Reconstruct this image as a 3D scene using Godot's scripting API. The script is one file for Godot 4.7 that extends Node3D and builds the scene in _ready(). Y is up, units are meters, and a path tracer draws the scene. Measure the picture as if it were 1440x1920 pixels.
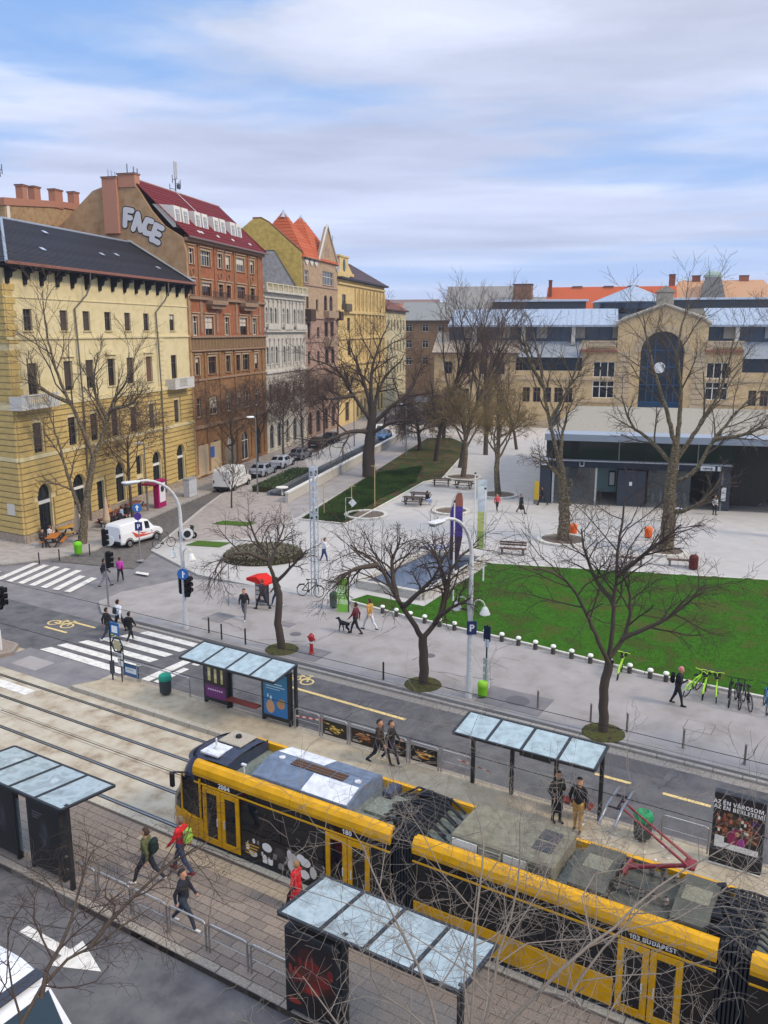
extends Node3D
# A tram boulevard and a square seen from an upper window.
# Two frames: bv(s, t) follows the boulevard (s along the rails, t away from the viewer); sq(u, w) follows the square.

const AB := 0.549779 # boulevard turned 31.5 degrees
const AS := 0.239110 # square turned 13.7 degrees
const PAVE := 0.11
const PLAT := 0.2

func bv(s: float, t: float, h := 0.0) -> Vector3:
	return Vector3(s * cos(AB) + t * sin(AB), h, s * sin(AB) - t * cos(AB))

func sq(u: float, w: float, h := 0.0) -> Vector3:
	return Vector3(u * cos(AS) + w * sin(AS), h, u * sin(AS) - w * cos(AS))

class MB:
	var v := PackedVector3Array()
	var n := PackedVector3Array()
	var c := PackedColorArray()
	var uv := PackedVector2Array()
	var col := Color.WHITE
	var use_col := false
	func tri(a: Vector3, b: Vector3, d: Vector3) -> void:
		var nn := (b - a).cross(d - a).normalized()
		v.append(a); v.append(d); v.append(b)
		n.append(nn); n.append(nn); n.append(nn)
		if use_col:
			c.append(col); c.append(col); c.append(col)
	func quad(a: Vector3, b: Vector3, d: Vector3, e: Vector3) -> void:
		tri(a, b, d); tri(a, d, e)
	func uvquad(a: Vector3, b: Vector3, d: Vector3, e: Vector3) -> void: # a bottom left, b bottom right, d top right, e top left
		quad(a, b, d, e)
		for q in [Vector2(0, 1), Vector2(1, 0), Vector2(1, 1), Vector2(0, 1), Vector2(0, 0), Vector2(1, 0)]: uv.append(q)
	func strip(ps: Array, qs: Array) -> void:
		for i in ps.size() - 1: quad(ps[i], ps[i + 1], qs[i + 1], qs[i])
	func box(o: Vector3, s: Vector3, b := Basis(), bev := 0.0) -> void:
		var h := s * 0.5
		if bev <= 0.0:
			for k in 3:
				for sg in [-1.0, 1.0]:
					var nn := Vector3.ZERO; nn[k] = sg
					var p := Vector3.ZERO; p[(k + 1) % 3] = 1.0
					var q := nn.cross(p)
					var x := b * (nn * h); var y := b * (p * h); var z := b * (q * h)
					quad(o + x - y - z, o + x + y - z, o + x + y + z, o + x - y + z)
			return
		var m := h - Vector3.ONE * bev
		for k in 3:
			var k1 := (k + 1) % 3
			var k2 := (k + 2) % 3
			for sg in [-1.0, 1.0]:
				var f := [[-1.0, -1.0], [1.0, -1.0], [1.0, 1.0], [-1.0, 1.0]]
				var ps := []
				for e in f:
					var p := Vector3.ZERO
					p[k] = sg * h[k]; p[k1] = e[0] * m[k1]; p[k2] = e[1] * m[k2]
					ps.append(o + b * p)
				if sg > 0: quad(ps[0], ps[1], ps[2], ps[3])
				else: quad(ps[3], ps[2], ps[1], ps[0])
			for s1 in [-1.0, 1.0]:
				for s2 in [-1.0, 1.0]:
					var a := Vector3.ZERO; var d := Vector3.ZERO
					a[k1] = s1 * h[k1]; a[k2] = s2 * m[k2]
					d[k1] = s1 * m[k1]; d[k2] = s2 * h[k2]
					var a0 := a; var a1 := a; var d0 := d; var d1 := d
					a0[k] = -m[k]; a1[k] = m[k]; d0[k] = -m[k]; d1[k] = m[k]
					if s1 * s2 > 0: quad(o + b * a0, o + b * d0, o + b * d1, o + b * a1)
					else: quad(o + b * a1, o + b * d1, o + b * d0, o + b * a0)
		for sx in [-1.0, 1.0]:
			for sy in [-1.0, 1.0]:
				for sz in [-1.0, 1.0]:
					var q0 := b * Vector3(sx * h.x, sy * m.y, sz * m.z)
					var q1 := b * Vector3(sx * m.x, sy * h.y, sz * m.z)
					var q2 := b * Vector3(sx * m.x, sy * m.y, sz * h.z)
					if sx * sy * sz > 0: tri(o + q0, o + q1, o + q2)
					else: tri(o + q0, o + q2, o + q1)
	func bx(x0: float, x1: float, y0: float, y1: float, z0: float, z1: float, bev := 0.0) -> void:
		box(Vector3((x0 + x1) * 0.5, (y0 + y1) * 0.5, (z0 + z1) * 0.5), Vector3(absf(x1 - x0), absf(y1 - y0), absf(z1 - z0)), Basis(), bev)
	func tube(ps: PackedVector3Array, rs: PackedFloat32Array, sides := 6, caps := false) -> void:
		var m := ps.size()
		var ref := Vector3(0.31, 0.17, 0.93)
		var pr := PackedVector3Array(); var pn := PackedVector3Array()
		for i in m:
			var d := (ps[mini(i + 1, m - 1)] - ps[maxi(i - 1, 0)]).normalized()
			var x := d.cross(ref)
			if x.length_squared() < 0.01: x = d.cross(Vector3.RIGHT)
			x = x.normalized()
			var y := d.cross(x)
			ref = x.cross(d)
			var cr := PackedVector3Array(); var cn := PackedVector3Array()
			for k in sides:
				var a := TAU * k / sides
				var w := x * cos(a) + y * sin(a)
				cn.append(w); cr.append(ps[i] + w * rs[i])
			if i:
				for k in sides:
					var j := (k + 1) % sides
					v.append(pr[k]); v.append(cr[k]); v.append(cr[j])
					v.append(pr[k]); v.append(cr[j]); v.append(pr[j])
					n.append(pn[k]); n.append(cn[k]); n.append(cn[j])
					n.append(pn[k]); n.append(cn[j]); n.append(pn[j])
					if use_col:
						for q in 6: c.append(col)
			if caps and (i == 0 or i == m - 1):
				for k in range(1, sides - 1):
					if i == 0: tri(cr[0], cr[k], cr[k + 1])
					else: tri(cr[0], cr[k + 1], cr[k])
			pr = cr; pn = cn
	func rod(a: Vector3, b: Vector3, r: float, r2 := -1.0, sides := 6, caps := true) -> void:
		tube(PackedVector3Array([a, b]), PackedFloat32Array([r, r if r2 < 0 else r2]), sides, caps)
	func path(pts: Array, r: float, sides := 6) -> void:
		var rs := PackedFloat32Array(); rs.resize(pts.size()); rs.fill(r)
		tube(PackedVector3Array(pts), rs, sides, true)
	func lathe(o: Vector3, prof: Array, sides := 14, b := Basis()) -> void: # prof: [radius, height] pairs
		for i in prof.size() - 1:
			var r0: float = prof[i][0]; var y0: float = prof[i][1]; var r1: float = prof[i + 1][0]; var y1: float = prof[i + 1][1]
			var sl := Vector2(y1 - y0, r0 - r1).normalized()
			for k in sides:
				var a := TAU * k / sides; var e := TAU * (k + 1) / sides
				var ca := Vector3(cos(a), 0, sin(a)); var ce := Vector3(cos(e), 0, sin(e))
				var p := [o + b * (ca * r0 + Vector3(0, y0, 0)), o + b * (ce * r0 + Vector3(0, y0, 0)), o + b * (ce * r1 + Vector3(0, y1, 0)), o + b * (ca * r1 + Vector3(0, y1, 0))]
				var na := b * (ca * sl.x + Vector3(0, sl.y, 0)); var ne := b * (ce * sl.x + Vector3(0, sl.y, 0))
				for q in [[0, na], [1, ne], [2, ne], [0, na], [2, ne], [3, na]]:
					v.append(p[q[0]]); n.append(q[1])
					if use_col: c.append(col)
	func ball(o: Vector3, r: Vector3, rings := 6, sides := 10) -> void:
		var pr := []
		for i in rings + 1:
			var a := PI * i / rings - PI / 2
			pr.append([maxf(cos(a), 0.001), sin(a)])
		lathe(o, pr, sides, Basis.from_scale(r))
	func prism(pts: Array, z0: float, z1: float, b := Transform3D()) -> void: # polygon in x, y pushed along z
		var pl := PackedVector2Array(pts)
		if Geometry2D.is_polygon_clockwise(pl): pl.reverse()
		var ix := Geometry2D.triangulate_polygon(pl)
		for i in range(0, ix.size(), 3):
			var q := []
			for k in 3: q.append(pl[ix[i + k]])
			var cw: bool = (q[1] - q[0]).cross(q[2] - q[0]) < 0
			if cw: q = [q[0], q[2], q[1]]
			tri(b * Vector3(q[0].x, q[0].y, z1), b * Vector3(q[1].x, q[1].y, z1), b * Vector3(q[2].x, q[2].y, z1))
			if z0 != z1: tri(b * Vector3(q[0].x, q[0].y, z0), b * Vector3(q[2].x, q[2].y, z0), b * Vector3(q[1].x, q[1].y, z0))
		if z0 == z1: return
		for i in pl.size():
			var p := pl[i]; var e := pl[(i + 1) % pl.size()]
			quad(b * Vector3(p.x, p.y, z0), b * Vector3(e.x, e.y, z0), b * Vector3(e.x, e.y, z1), b * Vector3(p.x, p.y, z1))
	func mesh() -> ArrayMesh:
		var a := []
		a.resize(Mesh.ARRAY_MAX)
		a[Mesh.ARRAY_VERTEX] = v
		a[Mesh.ARRAY_NORMAL] = n
		if use_col: a[Mesh.ARRAY_COLOR] = c
		if uv.size() == v.size(): a[Mesh.ARRAY_TEX_UV] = uv
		var m := ArrayMesh.new()
		if v.size(): m.add_surface_from_arrays(Mesh.PRIMITIVE_TRIANGLES, a)
		return m

var mats := {}
var rng := RandomNumberGenerator.new()

func hx(s: String) -> Color: return Color.html(s)

func pm(col: String, rough := 0.6, metal := 0.0) -> StandardMaterial3D: # one plain colour
	var k := "%s/%s/%s" % [col, rough, metal]
	if not mats.has(k):
		var m := StandardMaterial3D.new()
		m.albedo_color = hx(col); m.roughness = rough; m.metallic = metal
		if metal == 0.0 and rough >= 0.5: m.metallic_specular = 0.22
		mats[k] = m
	return mats[k]

func mt(key: String, cols: Array, rough := 0.9, metres := 4.0, freq := 0.012, octaves := 5, size := 512, bump := 0.0) -> StandardMaterial3D: # mottled material, tile of so many metres
	if mats.has(key): return mats[key]
	if size <= 256 and cols.size() <= 4: # small things share grey grain tinted by their colour
		var m0 := StandardMaterial3D.new()
		m0.albedo_texture = grain(freq); m0.albedo_color = hx(cols[-1]).lerp(hx(cols[-2]), 0.3).lightened(0.04); m0.roughness = rough
		m0.uv1_triplanar = true; m0.uv1_world_triplanar = true; m0.uv1_scale = Vector3.ONE / metres
		m0.metallic_specular = 0.18 if rough >= 0.5 else 0.35
		mats[key] = m0
		return m0
	var f := FastNoiseLite.new()
	f.seed = hash(key) % 1000; f.frequency = freq; f.fractal_octaves = octaves; f.fractal_gain = 0.62
	f.noise_type = FastNoiseLite.TYPE_SIMPLEX_SMOOTH
	var g := Gradient.new()
	var offs := PackedFloat32Array(); var cc := PackedColorArray()
	var mean := Color(0, 0, 0)
	for q in cols: mean += hx(q) / cols.size()
	mean.a = 1.0
	var hard := key.ends_with("_mix") # strongly mixed matter: turf, bark, worn paint
	for i in cols.size():
		offs.append(lerpf(0.27 if hard else 0.12, 0.73 if hard else 0.88, float(i) / maxf(cols.size() - 1, 1))); cc.append(hx(cols[i]).lerp(mean, 0.0 if hard else 0.3))
	g.offsets = offs; g.colors = cc
	var t := NoiseTexture2D.new()
	t.width = size; t.height = size; t.seamless = true; t.noise = f; t.color_ramp = g
	var m := StandardMaterial3D.new()
	m.albedo_texture = t; m.roughness = rough; m.metallic_specular = 0.18 if rough >= 0.5 else 0.35
	m.uv1_triplanar = true; m.uv1_world_triplanar = true
	m.uv1_scale = Vector3.ONE / metres
	if bump > 0.0:
		var t2 := NoiseTexture2D.new()
		t2.width = size; t2.height = size; t2.seamless = true; t2.noise = f; t2.as_normal_map = true; t2.bump_strength = bump
		m.normal_enabled = true; m.normal_texture = t2
	mats[key] = m
	return m

func grain(freq: float) -> NoiseTexture2D:
	var k := "grain%d" % (0 if freq < 0.018 else 1)
	if not mats.has(k):
		var f := FastNoiseLite.new()
		f.seed = 77; f.frequency = 0.014 if k == "grain0" else 0.03; f.fractal_octaves = 5; f.fractal_gain = 0.62
		var g := Gradient.new()
		g.offsets = PackedFloat32Array([0.15, 0.5, 0.85]); g.colors = PackedColorArray([Color(0.8, 0.8, 0.79), Color(0.92, 0.92, 0.92), Color(1, 1, 1)])
		var t := NoiseTexture2D.new()
		t.width = 512; t.height = 512; t.seamless = true; t.noise = f; t.color_ramp = g
		mats[k] = t
	return mats[k]

func glass(col: String, alpha := 0.2) -> StandardMaterial3D:
	var k := "glass%s%s" % [col, alpha]
	if not mats.has(k):
		var m := StandardMaterial3D.new()
		m.transparency = BaseMaterial3D.TRANSPARENCY_ALPHA
		var c := hx(col); c.a = alpha
		m.albedo_color = c; m.roughness = 0.04
		mats[k] = m
	return mats[k]

func obj(called: String, mb: Variant, m: Material, parent: Node = null) -> MeshInstance3D:
	var o := MeshInstance3D.new()
	o.name = called
	o.mesh = mb.mesh() if mb is MB else mb
	o.material_override = m
	(parent if parent else self).add_child(o, true)
	return o

var taken := {}
func numbered(called: String) -> String:
	var k: int = taken.get(called, 0)
	taken[called] = k + 1
	return called if k == 0 else "%s_%03d" % [called, k]

func tag(o: Node, label: String, category: String, group := "") -> void:
	o.set_meta("label", label); o.set_meta("category", category)
	if group: o.set_meta("group", group)

func thing(called: String, label: String, category: String, at := Vector3.ZERO, turn := 0.0, group := "") -> Node3D:
	var o := Node3D.new()
	o.name = numbered(called); add_child(o)
	o.position = at; o.rotation.y = turn
	tag(o, label, category, group)
	return o

func copy(src: Node3D, label: String, at: Vector3, turn := 0.0) -> Node3D:
	var o: Node3D = src.duplicate()
	o.name = numbered(String(src.name).rstrip("0123456789").rstrip("_"))
	add_child(o)
	o.position = at; o.rotation.y = turn
	o.set_meta("label", label)
	return o

func struct(called: String, mb: Variant, m: Material) -> MeshInstance3D:
	var o := obj(numbered(called), mb, m)
	o.set_meta("kind", "structure")
	return o

func flat(pts: Array, h: float, f: Callable) -> MB: # a level sheet; pts are pairs of one of the two frames
	var mb := MB.new()
	var pl := PackedVector2Array()
	for p in pts:
		var q: Vector3 = f.call(p[0], p[1]); pl.append(Vector2(q.x, q.z))
	if Geometry2D.is_polygon_clockwise(pl): pl.reverse()
	var ix := Geometry2D.triangulate_polygon(pl)
	for i in range(0, ix.size(), 3):
		var a := pl[ix[i]]; var b := pl[ix[i + 1]]; var d := pl[ix[i + 2]]
		if (b - a).cross(d - a) > 0:
			var e := b; b = d; d = e
		mb.tri(Vector3(a.x, h, a.y), Vector3(b.x, h, b.y), Vector3(d.x, h, d.y))
	return mb

func slab(pts: Array, h0: float, h1: float, f: Callable) -> MB: # the same with sides down to h0
	var mb := flat(pts, h1, f)
	var ps := []
	for p in pts: ps.append(f.call(p[0], p[1]))
	var pl := PackedVector2Array()
	for p in ps: pl.append(Vector2(p.x, p.z))
	if not Geometry2D.is_polygon_clockwise(pl): ps.reverse()
	for i in ps.size():
		var a: Vector3 = ps[i]; var b: Vector3 = ps[(i + 1) % ps.size()]
		mb.quad(Vector3(b.x, h0, b.z), Vector3(a.x, h0, a.z), Vector3(a.x, h1, a.z), Vector3(b.x, h1, b.z))
	return mb

func text(called: String, words: String, height: float, depth: float, m: Material, parent: Node, at: Vector3, basis := Basis(), bold := true) -> MeshInstance3D:
	var t := TextMesh.new()
	var f := SystemFont.new()
	f.font_names = PackedStringArray(["Droid Sans"]); f.font_weight = 700 if bold else 400
	t.font = f; t.font_size = 64; t.text = words; t.depth = depth; t.pixel_size = height / 46.0
	t.curve_step = 4.0
	var o := obj(called, t, m, parent)
	o.transform = Transform3D(basis, at)
	return o

func make_sky() -> ImageTexture: # thin overcast: an even veil with soft streaks, brighter towards the zenith
	var wd := 4096; var ht := 2048
	var f := FastNoiseLite.new()
	f.seed = 11; f.frequency = 0.0046; f.fractal_octaves = 6; f.fractal_gain = 0.55
	f.domain_warp_enabled = true; f.domain_warp_amplitude = 30.0; f.domain_warp_frequency = 0.006
	var a := f.get_seamless_image(1024, 1024).get_data()
	f.seed = 47; f.frequency = 0.007; f.fractal_octaves = 6
	var b := f.get_seamless_image(1024, 1024).get_data()
	var px := PackedByteArray(); px.resize(wd * ht * 3)
	px.fill(120)
	var lut := PackedFloat32Array(); lut.resize(256)
	for i in 256: lut[i] = smoothstep(0.2, 0.58, i / 255.0)
	for y in ht / 2 + 2:
		var el := (0.5 - float(y) / ht) * PI
		var se := maxf(sin(el), 0.0)
		var row := int(150.0 / (se + 0.13)) % 1024
		var low := 1.0 - smoothstep(0.0, 0.34, se)
		var k := pow(lerpf(0.44, 1.0, smoothstep(0.34, 0.97, se)), 0.4545)
		var r0 := lerpf(140, 180, low) * k; var g0 := lerpf(180, 203, low) * k; var b0 := lerpf(238, 243, low) * k
		var thin := lerpf(1.0, 0.6, pow(1.0 - smoothstep(0.0, 0.16, se), 1.5))
		var tint := lerpf(1.0, 0.25, smoothstep(0.15, 0.6, se))
		var src := row * 1024
		var o := y * wd * 3
		for x in wd / 4: # four pixels share a sample, blended along the row
			var x0 := (x + 936) % 1024; var x1 := (x0 + 1) % 1024
			var n0: int = a[src + x0]; var n1: int = a[src + x1]
			var m0: int = b[src + x0]; var m1: int = b[src + x1]
			for q in 4:
				var cv: float = lut[n0 + (n1 - n0) * q / 4] * thin
				var sh := (190.0 + (m0 + (m1 - m0) * q / 4) * 0.24) * k
				px[o] = int(r0 + (sh - 10.0 * tint - r0) * cv)
				px[o + 1] = int(g0 + (sh - 3.0 * tint - g0) * cv)
				px[o + 2] = int(b0 + (minf(sh + 17.0 * tint, 254.0) - b0) * cv)
				o += 3
	return ImageTexture.create_from_image(Image.create_from_data(wd, ht, false, Image.FORMAT_RGB8, px))

func _ready() -> void:
	rng.seed = 4
	var cam := Camera3D.new()
	cam.name = "camera"; cam.fov = 61.927; cam.far = 1500.0; cam.near = 0.1
	cam.position = Vector3(0, 15.6, 0); cam.rotation.x = -0.20938
	add_child(cam)
	cam.current = true
	var we := WorldEnvironment.new()
	we.name = "world"
	var env := Environment.new()
	env.background_mode = Environment.BG_SKY
	var sky := Sky.new(); var pano := PanoramaSkyMaterial.new()
	pano.panorama = make_sky(); pano.energy_multiplier = 2.5
	sky.sky_material = pano; env.sky = sky
	env.tonemap_mode = Environment.TONE_MAPPER_LINEAR
	env.tonemap_exposure = 1.0
	env.sdfgi_enabled = true; env.ssao_enabled = true; env.ssil_enabled = true
	env.fog_enabled = true; env.fog_density = 0.0003; env.fog_light_color = Color(0.78, 0.83, 0.92)
	we.environment = env
	add_child(we)
	var sun := DirectionalLight3D.new()
	sun.name = "sun"; sun.light_energy = 0.8; sun.light_color = Color(1.0, 0.92, 0.8); sun.light_angular_distance = 12.0; sun.shadow_enabled = true
	add_child(sun)
	sun.look_at_from_position(Vector3(60, 55, 30), Vector3.ZERO)
	build_ground()
	build_left_row()
	build_far()
	build_station()
	build_tram()
	build_stops()
	build_street_things()
	build_plaza_things()
	build_vehicles()
	build_people()
	build_trees()

func ribbon(called: String, s0: float, s1: float, t0: float, t1: float, h: float, m: Material, parent: Node = null) -> MeshInstance3D:
	var mb := flat([[s0, t0], [s1, t0], [s1, t1], [s0, t1]], h, bv)
	if parent: return obj(called, mb, m, parent)
	return struct(called, mb, m)

func build_ground() -> void:
	var asph := mt("asphalt", ["48474b", "59585b", "656466", "6f6d6e"], 0.92, 9.0, 0.006, 6, 1024)
	var asph2 := mt("asphalt_worn", ["646266", "747274", "7d7a7c", "898584"], 0.92, 11.0, 0.006, 6, 1024)
	var bed := mt("track_concrete", ["80715f", "9c907e", "ada493", "b4ae9f", "bcb6a8"], 0.9, 10.0, 0.007, 6, 1024)
	var walk := mt("pavement_asphalt", ["837f7b", "928d8b", "9a9695", "a29e9e"], 0.93, 14.0, 0.006, 6, 1024)
	var plaza := mt("plaza_stone", ["a4a19e", "aaa7a4", "afaca9", "b4b1ae"], 0.85, 16.0, 0.008, 6, 1024)
	var kerbm := mt("kerb_granite", ["7b7773", "928d88", "a5a09a"], 0.9, 1.6, 0.02, 4, 256)
	var white := mt("road_paint_white", ["a8a6a1", "c3c0ba", "d2cfc9", "d8d5cf", "dcd9d4"], 0.8, 4.3, 0.02, 6, 512)
	var yellow := mt("road_paint_yellow", ["b79a62", "d9bd7c", "e4cb8e"], 0.8, 2.2, 0.02, 5, 256)
	var dark := pm("2b2a2c", 0.9)
	var gm := MB.new()
	gm.quad(Vector3(-900, -0.03, 400), Vector3(900, -0.03, 400), Vector3(900, -0.03, -1400), Vector3(-900, -0.03, -1400))
	struct("ground", gm, asph2)
	ribbon("road", -90, 70, 6.6, 13.3, 0.0, asph)
	ribbon("road", -90, 70, 25.05, 29.72, 0.002, asph)
	ribbon("gutter", -36, 70, 29.72, 30.2, 0.004, mt("gutter", ["6f6b66", "8b8680", "98928b"], 0.9, 2.0, 0.02, 4, 256))
	var track := ribbon("tram_track_bed", -90, 70, 13.3, 25.05, 0.0, bed)
	# rails set in the concrete
	var steel := pm("9a9894", 0.32, 0.85)
	for t in [17.62, 19.08, 20.95, 22.38]:
		ribbon("rail_slot", -90, 70, t - 0.09, t + 0.09, 0.004, dark, track)
		ribbon("rail", -90, 70, t - 0.045, t + 0.025, 0.009, steel, track)
		ribbon("rail_lip", -90, 70, t + 0.055, t + 0.075, 0.009, steel, track)
	ribbon("drain_slot", -90, -14, 20.02, 20.06, 0.005, dark, track)
	for t in [14.9, 16.0, 19.9, 20.15, 23.6]:
		ribbon("slab_joint", -90, -30.0 if t < 17 or t > 23 else 20.0, t - 0.012, t + 0.012, 0.0045, pm("6b6156", 0.95), track)
	# asphalt infill between the tracks' edge and the crossing
	ribbon("asphalt_patch", -36.4, -30.2, 23.0, 25.3, 0.008, asph2, track)
	ribbon("asphalt_patch", -35.4, -33.6, 23.5, 24.6, 0.012, walk, track)
	# side street and the café pavement
	struct("side_street", flat([[-36.0, 50], [-29.3, 49.5], [-33.6, 69], [-34.6, 75], [-35.0, 190], [-36.0, 190]], 0.004, sq), mt("cobble_road", ["4e4b4a", "5f5b58", "6c6864", "777370"], 0.92, 5.0, 0.02, 5, 512))
	var cafe := struct("pavement", slab([[-80, 31], [-39.5, 47.4], [-37.6, 48.9], [-35.6, 51.2], [-34.4, 53.2], [-35.2, 57], [-36.0, 62], [-36.1, 69], [-36.3, 190], [-80, 190]], -0.02, PAVE, sq), mt("cafe_pavement", ["7f7872", "948d87", "a19b95", "aaa49f"], 0.93, 9.0, 0.008, 6, 1024))
	var kp := [[-39.5, 47.4], [-37.6, 48.9], [-35.6, 51.2], [-34.4, 53.2], [-35.2, 57], [-36.0, 62], [-36.1, 69], [-36.2, 100], [-36.3, 140]]
	for i in kp.size() - 1: kerb_line(sq(kp[i][0], kp[i][1]), sq(kp[i + 1][0], kp[i + 1][1]), kerbm, cafe, 1.0 if i < 7 else 2.0)
	# pavement along the boulevard, flush at the crossings
	var pv := struct("pavement", slab([[-37.5, 30.75], [70, 30.2], [70, 39.3], [-33, 39.3], [-38.3, 38.2], [-39.5, 34.0], [-39.2, 32.0]], -0.02, PAVE, bv), walk)
	for i in 62:
		kerb_stone(bv(-36.6 + i * 1.0, 30.28), bv(-35.62 + i * 1.0, 30.28), kerbm, pv)
	ribbon("pavement_seam", -30, 40, 30.83, 30.86, PAVE + 0.004, pm("55524f", 0.95), pv)
	for q in [[-6.3, -5.2, 33.0, 34.0], [-2.9, -1.9, 33.2, 34.2], [-25.1, -22.9, 31.0, 32.5], [-14.5, -11.6, 31.0, 32.9], [-27.9, -26.9, 34.2, 34.9], [-31.9, -30.6, 32.8, 34.2]]:
		ribbon("cover_joint", q[0], q[1], q[2], q[3], PAVE + 0.004, pm("6a6663", 0.95), pv)
		ribbon("cover_plate", q[0] + 0.03, q[1] - 0.03, q[2] + 0.03, q[3] - 0.03, PAVE + 0.008, asph2 if q[0] < -9 else walk, pv)
	for q in [[-12.9, 32.0, 0.52], [-26.0, 33.6, 0.3], [-18.6, 34.6, 0.28]]:
		var mh := MB.new(); mh.lathe(Vector3.ZERO, [[q[2], 0.0], [q[2], 0.008], [q[2] * 0.92, 0.012], [0.001, 0.012]], 20)
		obj("manhole_cover", mh, mt("manhole", ["48464a", "5d5b60", "6d6a6e"], 0.7, 0.6, 0.03, 3, 128), pv).position = bv(q[0], q[1], PAVE)
	# road repairs and covers on the carriageway
	var rp := struct("road_repairs", flat([[-12.4, 29.0], [-9.8, 29.0], [-9.8, 30.1], [-12.4, 30.1]], 0.008, bv), mt("repair_concrete", ["8b857c", "a29b90", "aea79c"], 0.93, 3.0, 0.02, 4, 256))
	for q in [[-10.9, -10.0, 29.3, 29.9, "3b393a"], [-8.6, -6.0, 28.8, 29.6, "5a585a"], [-21.0, -17.5, 25.6, 26.4, "4d4c50"], [2, 6, 26.2, 27.4, "5a5960"]]:
		ribbon("patch", q[0], q[1], q[2], q[3], 0.012, pm(q[4], 0.92), rp)
	var tar := pm("3a393b", 0.85)
	var cr := RandomNumberGenerator.new(); cr.seed = 8
	for i in 34: # tarred cracks and seams
		var on := i % 3
		var s0 := cr.randf_range(-34, 2); var t0: float = [27.0, 33.0, 10.5][on] + cr.randf_range(-1.6, 1.6) * (1.0 if on != 1 else 1.4)
		var mbc := MB.new(); var p := Vector2(s0, t0); var dr := Vector2(1, 0).rotated(cr.randf_range(-0.3, 0.3) if i % 2 else cr.randf_range(1.2, 1.9))
		for k in 9:
			var q := p + dr.rotated(cr.randf_range(-0.35, 0.35)) * cr.randf_range(0.12, 0.4)
			var nn := (q - p).orthogonal().normalized() * cr.randf_range(0.008, 0.02)
			var hh := (PAVE + 0.006) if on == 1 else 0.007
			if q.y > 25.3 and q.y < 29.6 or q.y > 31 and q.y < 37.5 or q.y > 7 and q.y < 13.0: mbc.quad(bv(p.x + nn.x, p.y + nn.y, hh), bv(q.x + nn.x, q.y + nn.y, hh), bv(q.x - nn.x, q.y - nn.y, hh), bv(p.x - nn.x, p.y - nn.y, hh))
			p = q
		if mbc.v.size(): obj("tarred_crack", mbc, tar, rp)
	# plaza
	struct("plaza", slab([[bv(-33, 39.2).x, bv(-33, 39.2).z], [bv(70, 39.2).x, bv(70, 39.2).z], [sq(70, 141).x, sq(70, 141).z], [sq(-35, 141).x, sq(-35, 141).z], [sq(-34.6, 75).x, sq(-34.6, 75).z], [sq(-33.6, 69).x, sq(-33.6, 69).z], [sq(-30.5, 54).x, sq(-30.5, 54).z], [bv(-38.2, 39.2).x, bv(-38.2, 39.2).z]], -0.02, PAVE - 0.004, func(x, z): return Vector3(x, 0, z)), plaza)
	# slab joints of the darker paving beside the street
	struct("paving_band", flat([[-33.3, 69], [-30.7, 56], [-24.2, 59.5], [-24.0, 66], [-27.4, 74.8], [-30.4, 76], [-30.6, 90], [-34.6, 100], [-34.4, 75]], PAVE + 0.002, sq), mt("brown_paving", ["8a827d", "9b938e", "a69f9a"], 0.92, 5.0, 0.01, 5, 512))
	struct("ramp_path", flat([[-26.9, 72.5], [-24.0, 66.5], [-23.2, 90], [-23.6, 125], [-26.8, 125]], PAVE + 0.003, sq), walk)
	struct("end_pavement", flat([[-34, 125], [70, 125], [70, 141], [-34, 141]], PAVE + 0.004, sq), mt("hall_forecourt", ["a39d97", "b5afa9", "bfbab4"], 0.92, 8.0, 0.01, 5, 512))
	# markings
	var mk := struct("zebra_marking", flat([[-37.9, 45.6], [-37.35, 45.5], [-37.5, 46.9], [-38.0, 47.0]], 0.01, sq), white)
	for i in 7:
		var u := -36.75 + i * 0.98
		var w0 := 45.3 - i * 0.22
		obj("stripe", flat([[u, w0], [u + 0.5, w0 - 0.1], [u + 0.42, w0 + (3.9 if i < 5 else 3.0)], [u - 0.08, w0 + (4.0 if i < 5 else 3.1)]], 0.01, sq), white, mk)
	var mk2 := struct("zebra_marking", flat([[-35.75, 25.38], [-29.9, 25.32], [-29.75, 25.84], [-35.55, 25.9]], 0.012, bv), white)
	for i in 5:
		var t := 26.2 + i * 0.86
		obj("stripe", flat([[-35.5 + i * 0.55, t], [-29.9 + i * 0.12, t], [-29.8 + i * 0.12, t + 0.46], [-35.3 + i * 0.55, t + 0.46]], 0.012, bv), white, mk2)
	for q in [[-38.0, -31.6, 21.5, 22.05], [-38.0, -31.2, 19.4, 20.1], [-28.6, -28.1, 25.4, 30.0]]:
		ribbon("stripe", q[0], q[1], q[2], q[3], 0.012, white, mk2)
	for q in [[-27.9, -27.55, 25.5, 27.4], [-27.9, -27.5, 27.9, 29.2]]:
		ribbon("stop_line", q[0], q[1], q[2], q[3], 0.012, white, mk2)
	obj("lane_fleck", flat([[-28.5, 48.3], [-27.4, 48.0], [-27.6, 48.5], [-28.6, 48.7]], PAVE + 0.008, sq), white, mk)
	var ym := struct("lane_marking", flat([[-22.6, 28.2], [-16.2, 28.02], [-16.2, 28.2], [-22.6, 28.38]], 0.012, bv), yellow)
	for q in [[-14.0, -12.9, 28.0], [-8.2, -6.9, 27.82], [-5.8, -4.2, 27.74], [-1.5, 1.5, 27.7], [-37.6, -35.9, 28.9], [-38.4, -36.6, 27.6]]:
		ribbon("dash", q[0], q[1], q[2], q[2] + 0.16, 0.012, yellow, ym)
	for p in [[-38.0, 28.4, 0.95], [-22.4, 29.1, 0.85]]: bike_symbol(p[0], p[1], p[2], yellow, ym)
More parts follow.
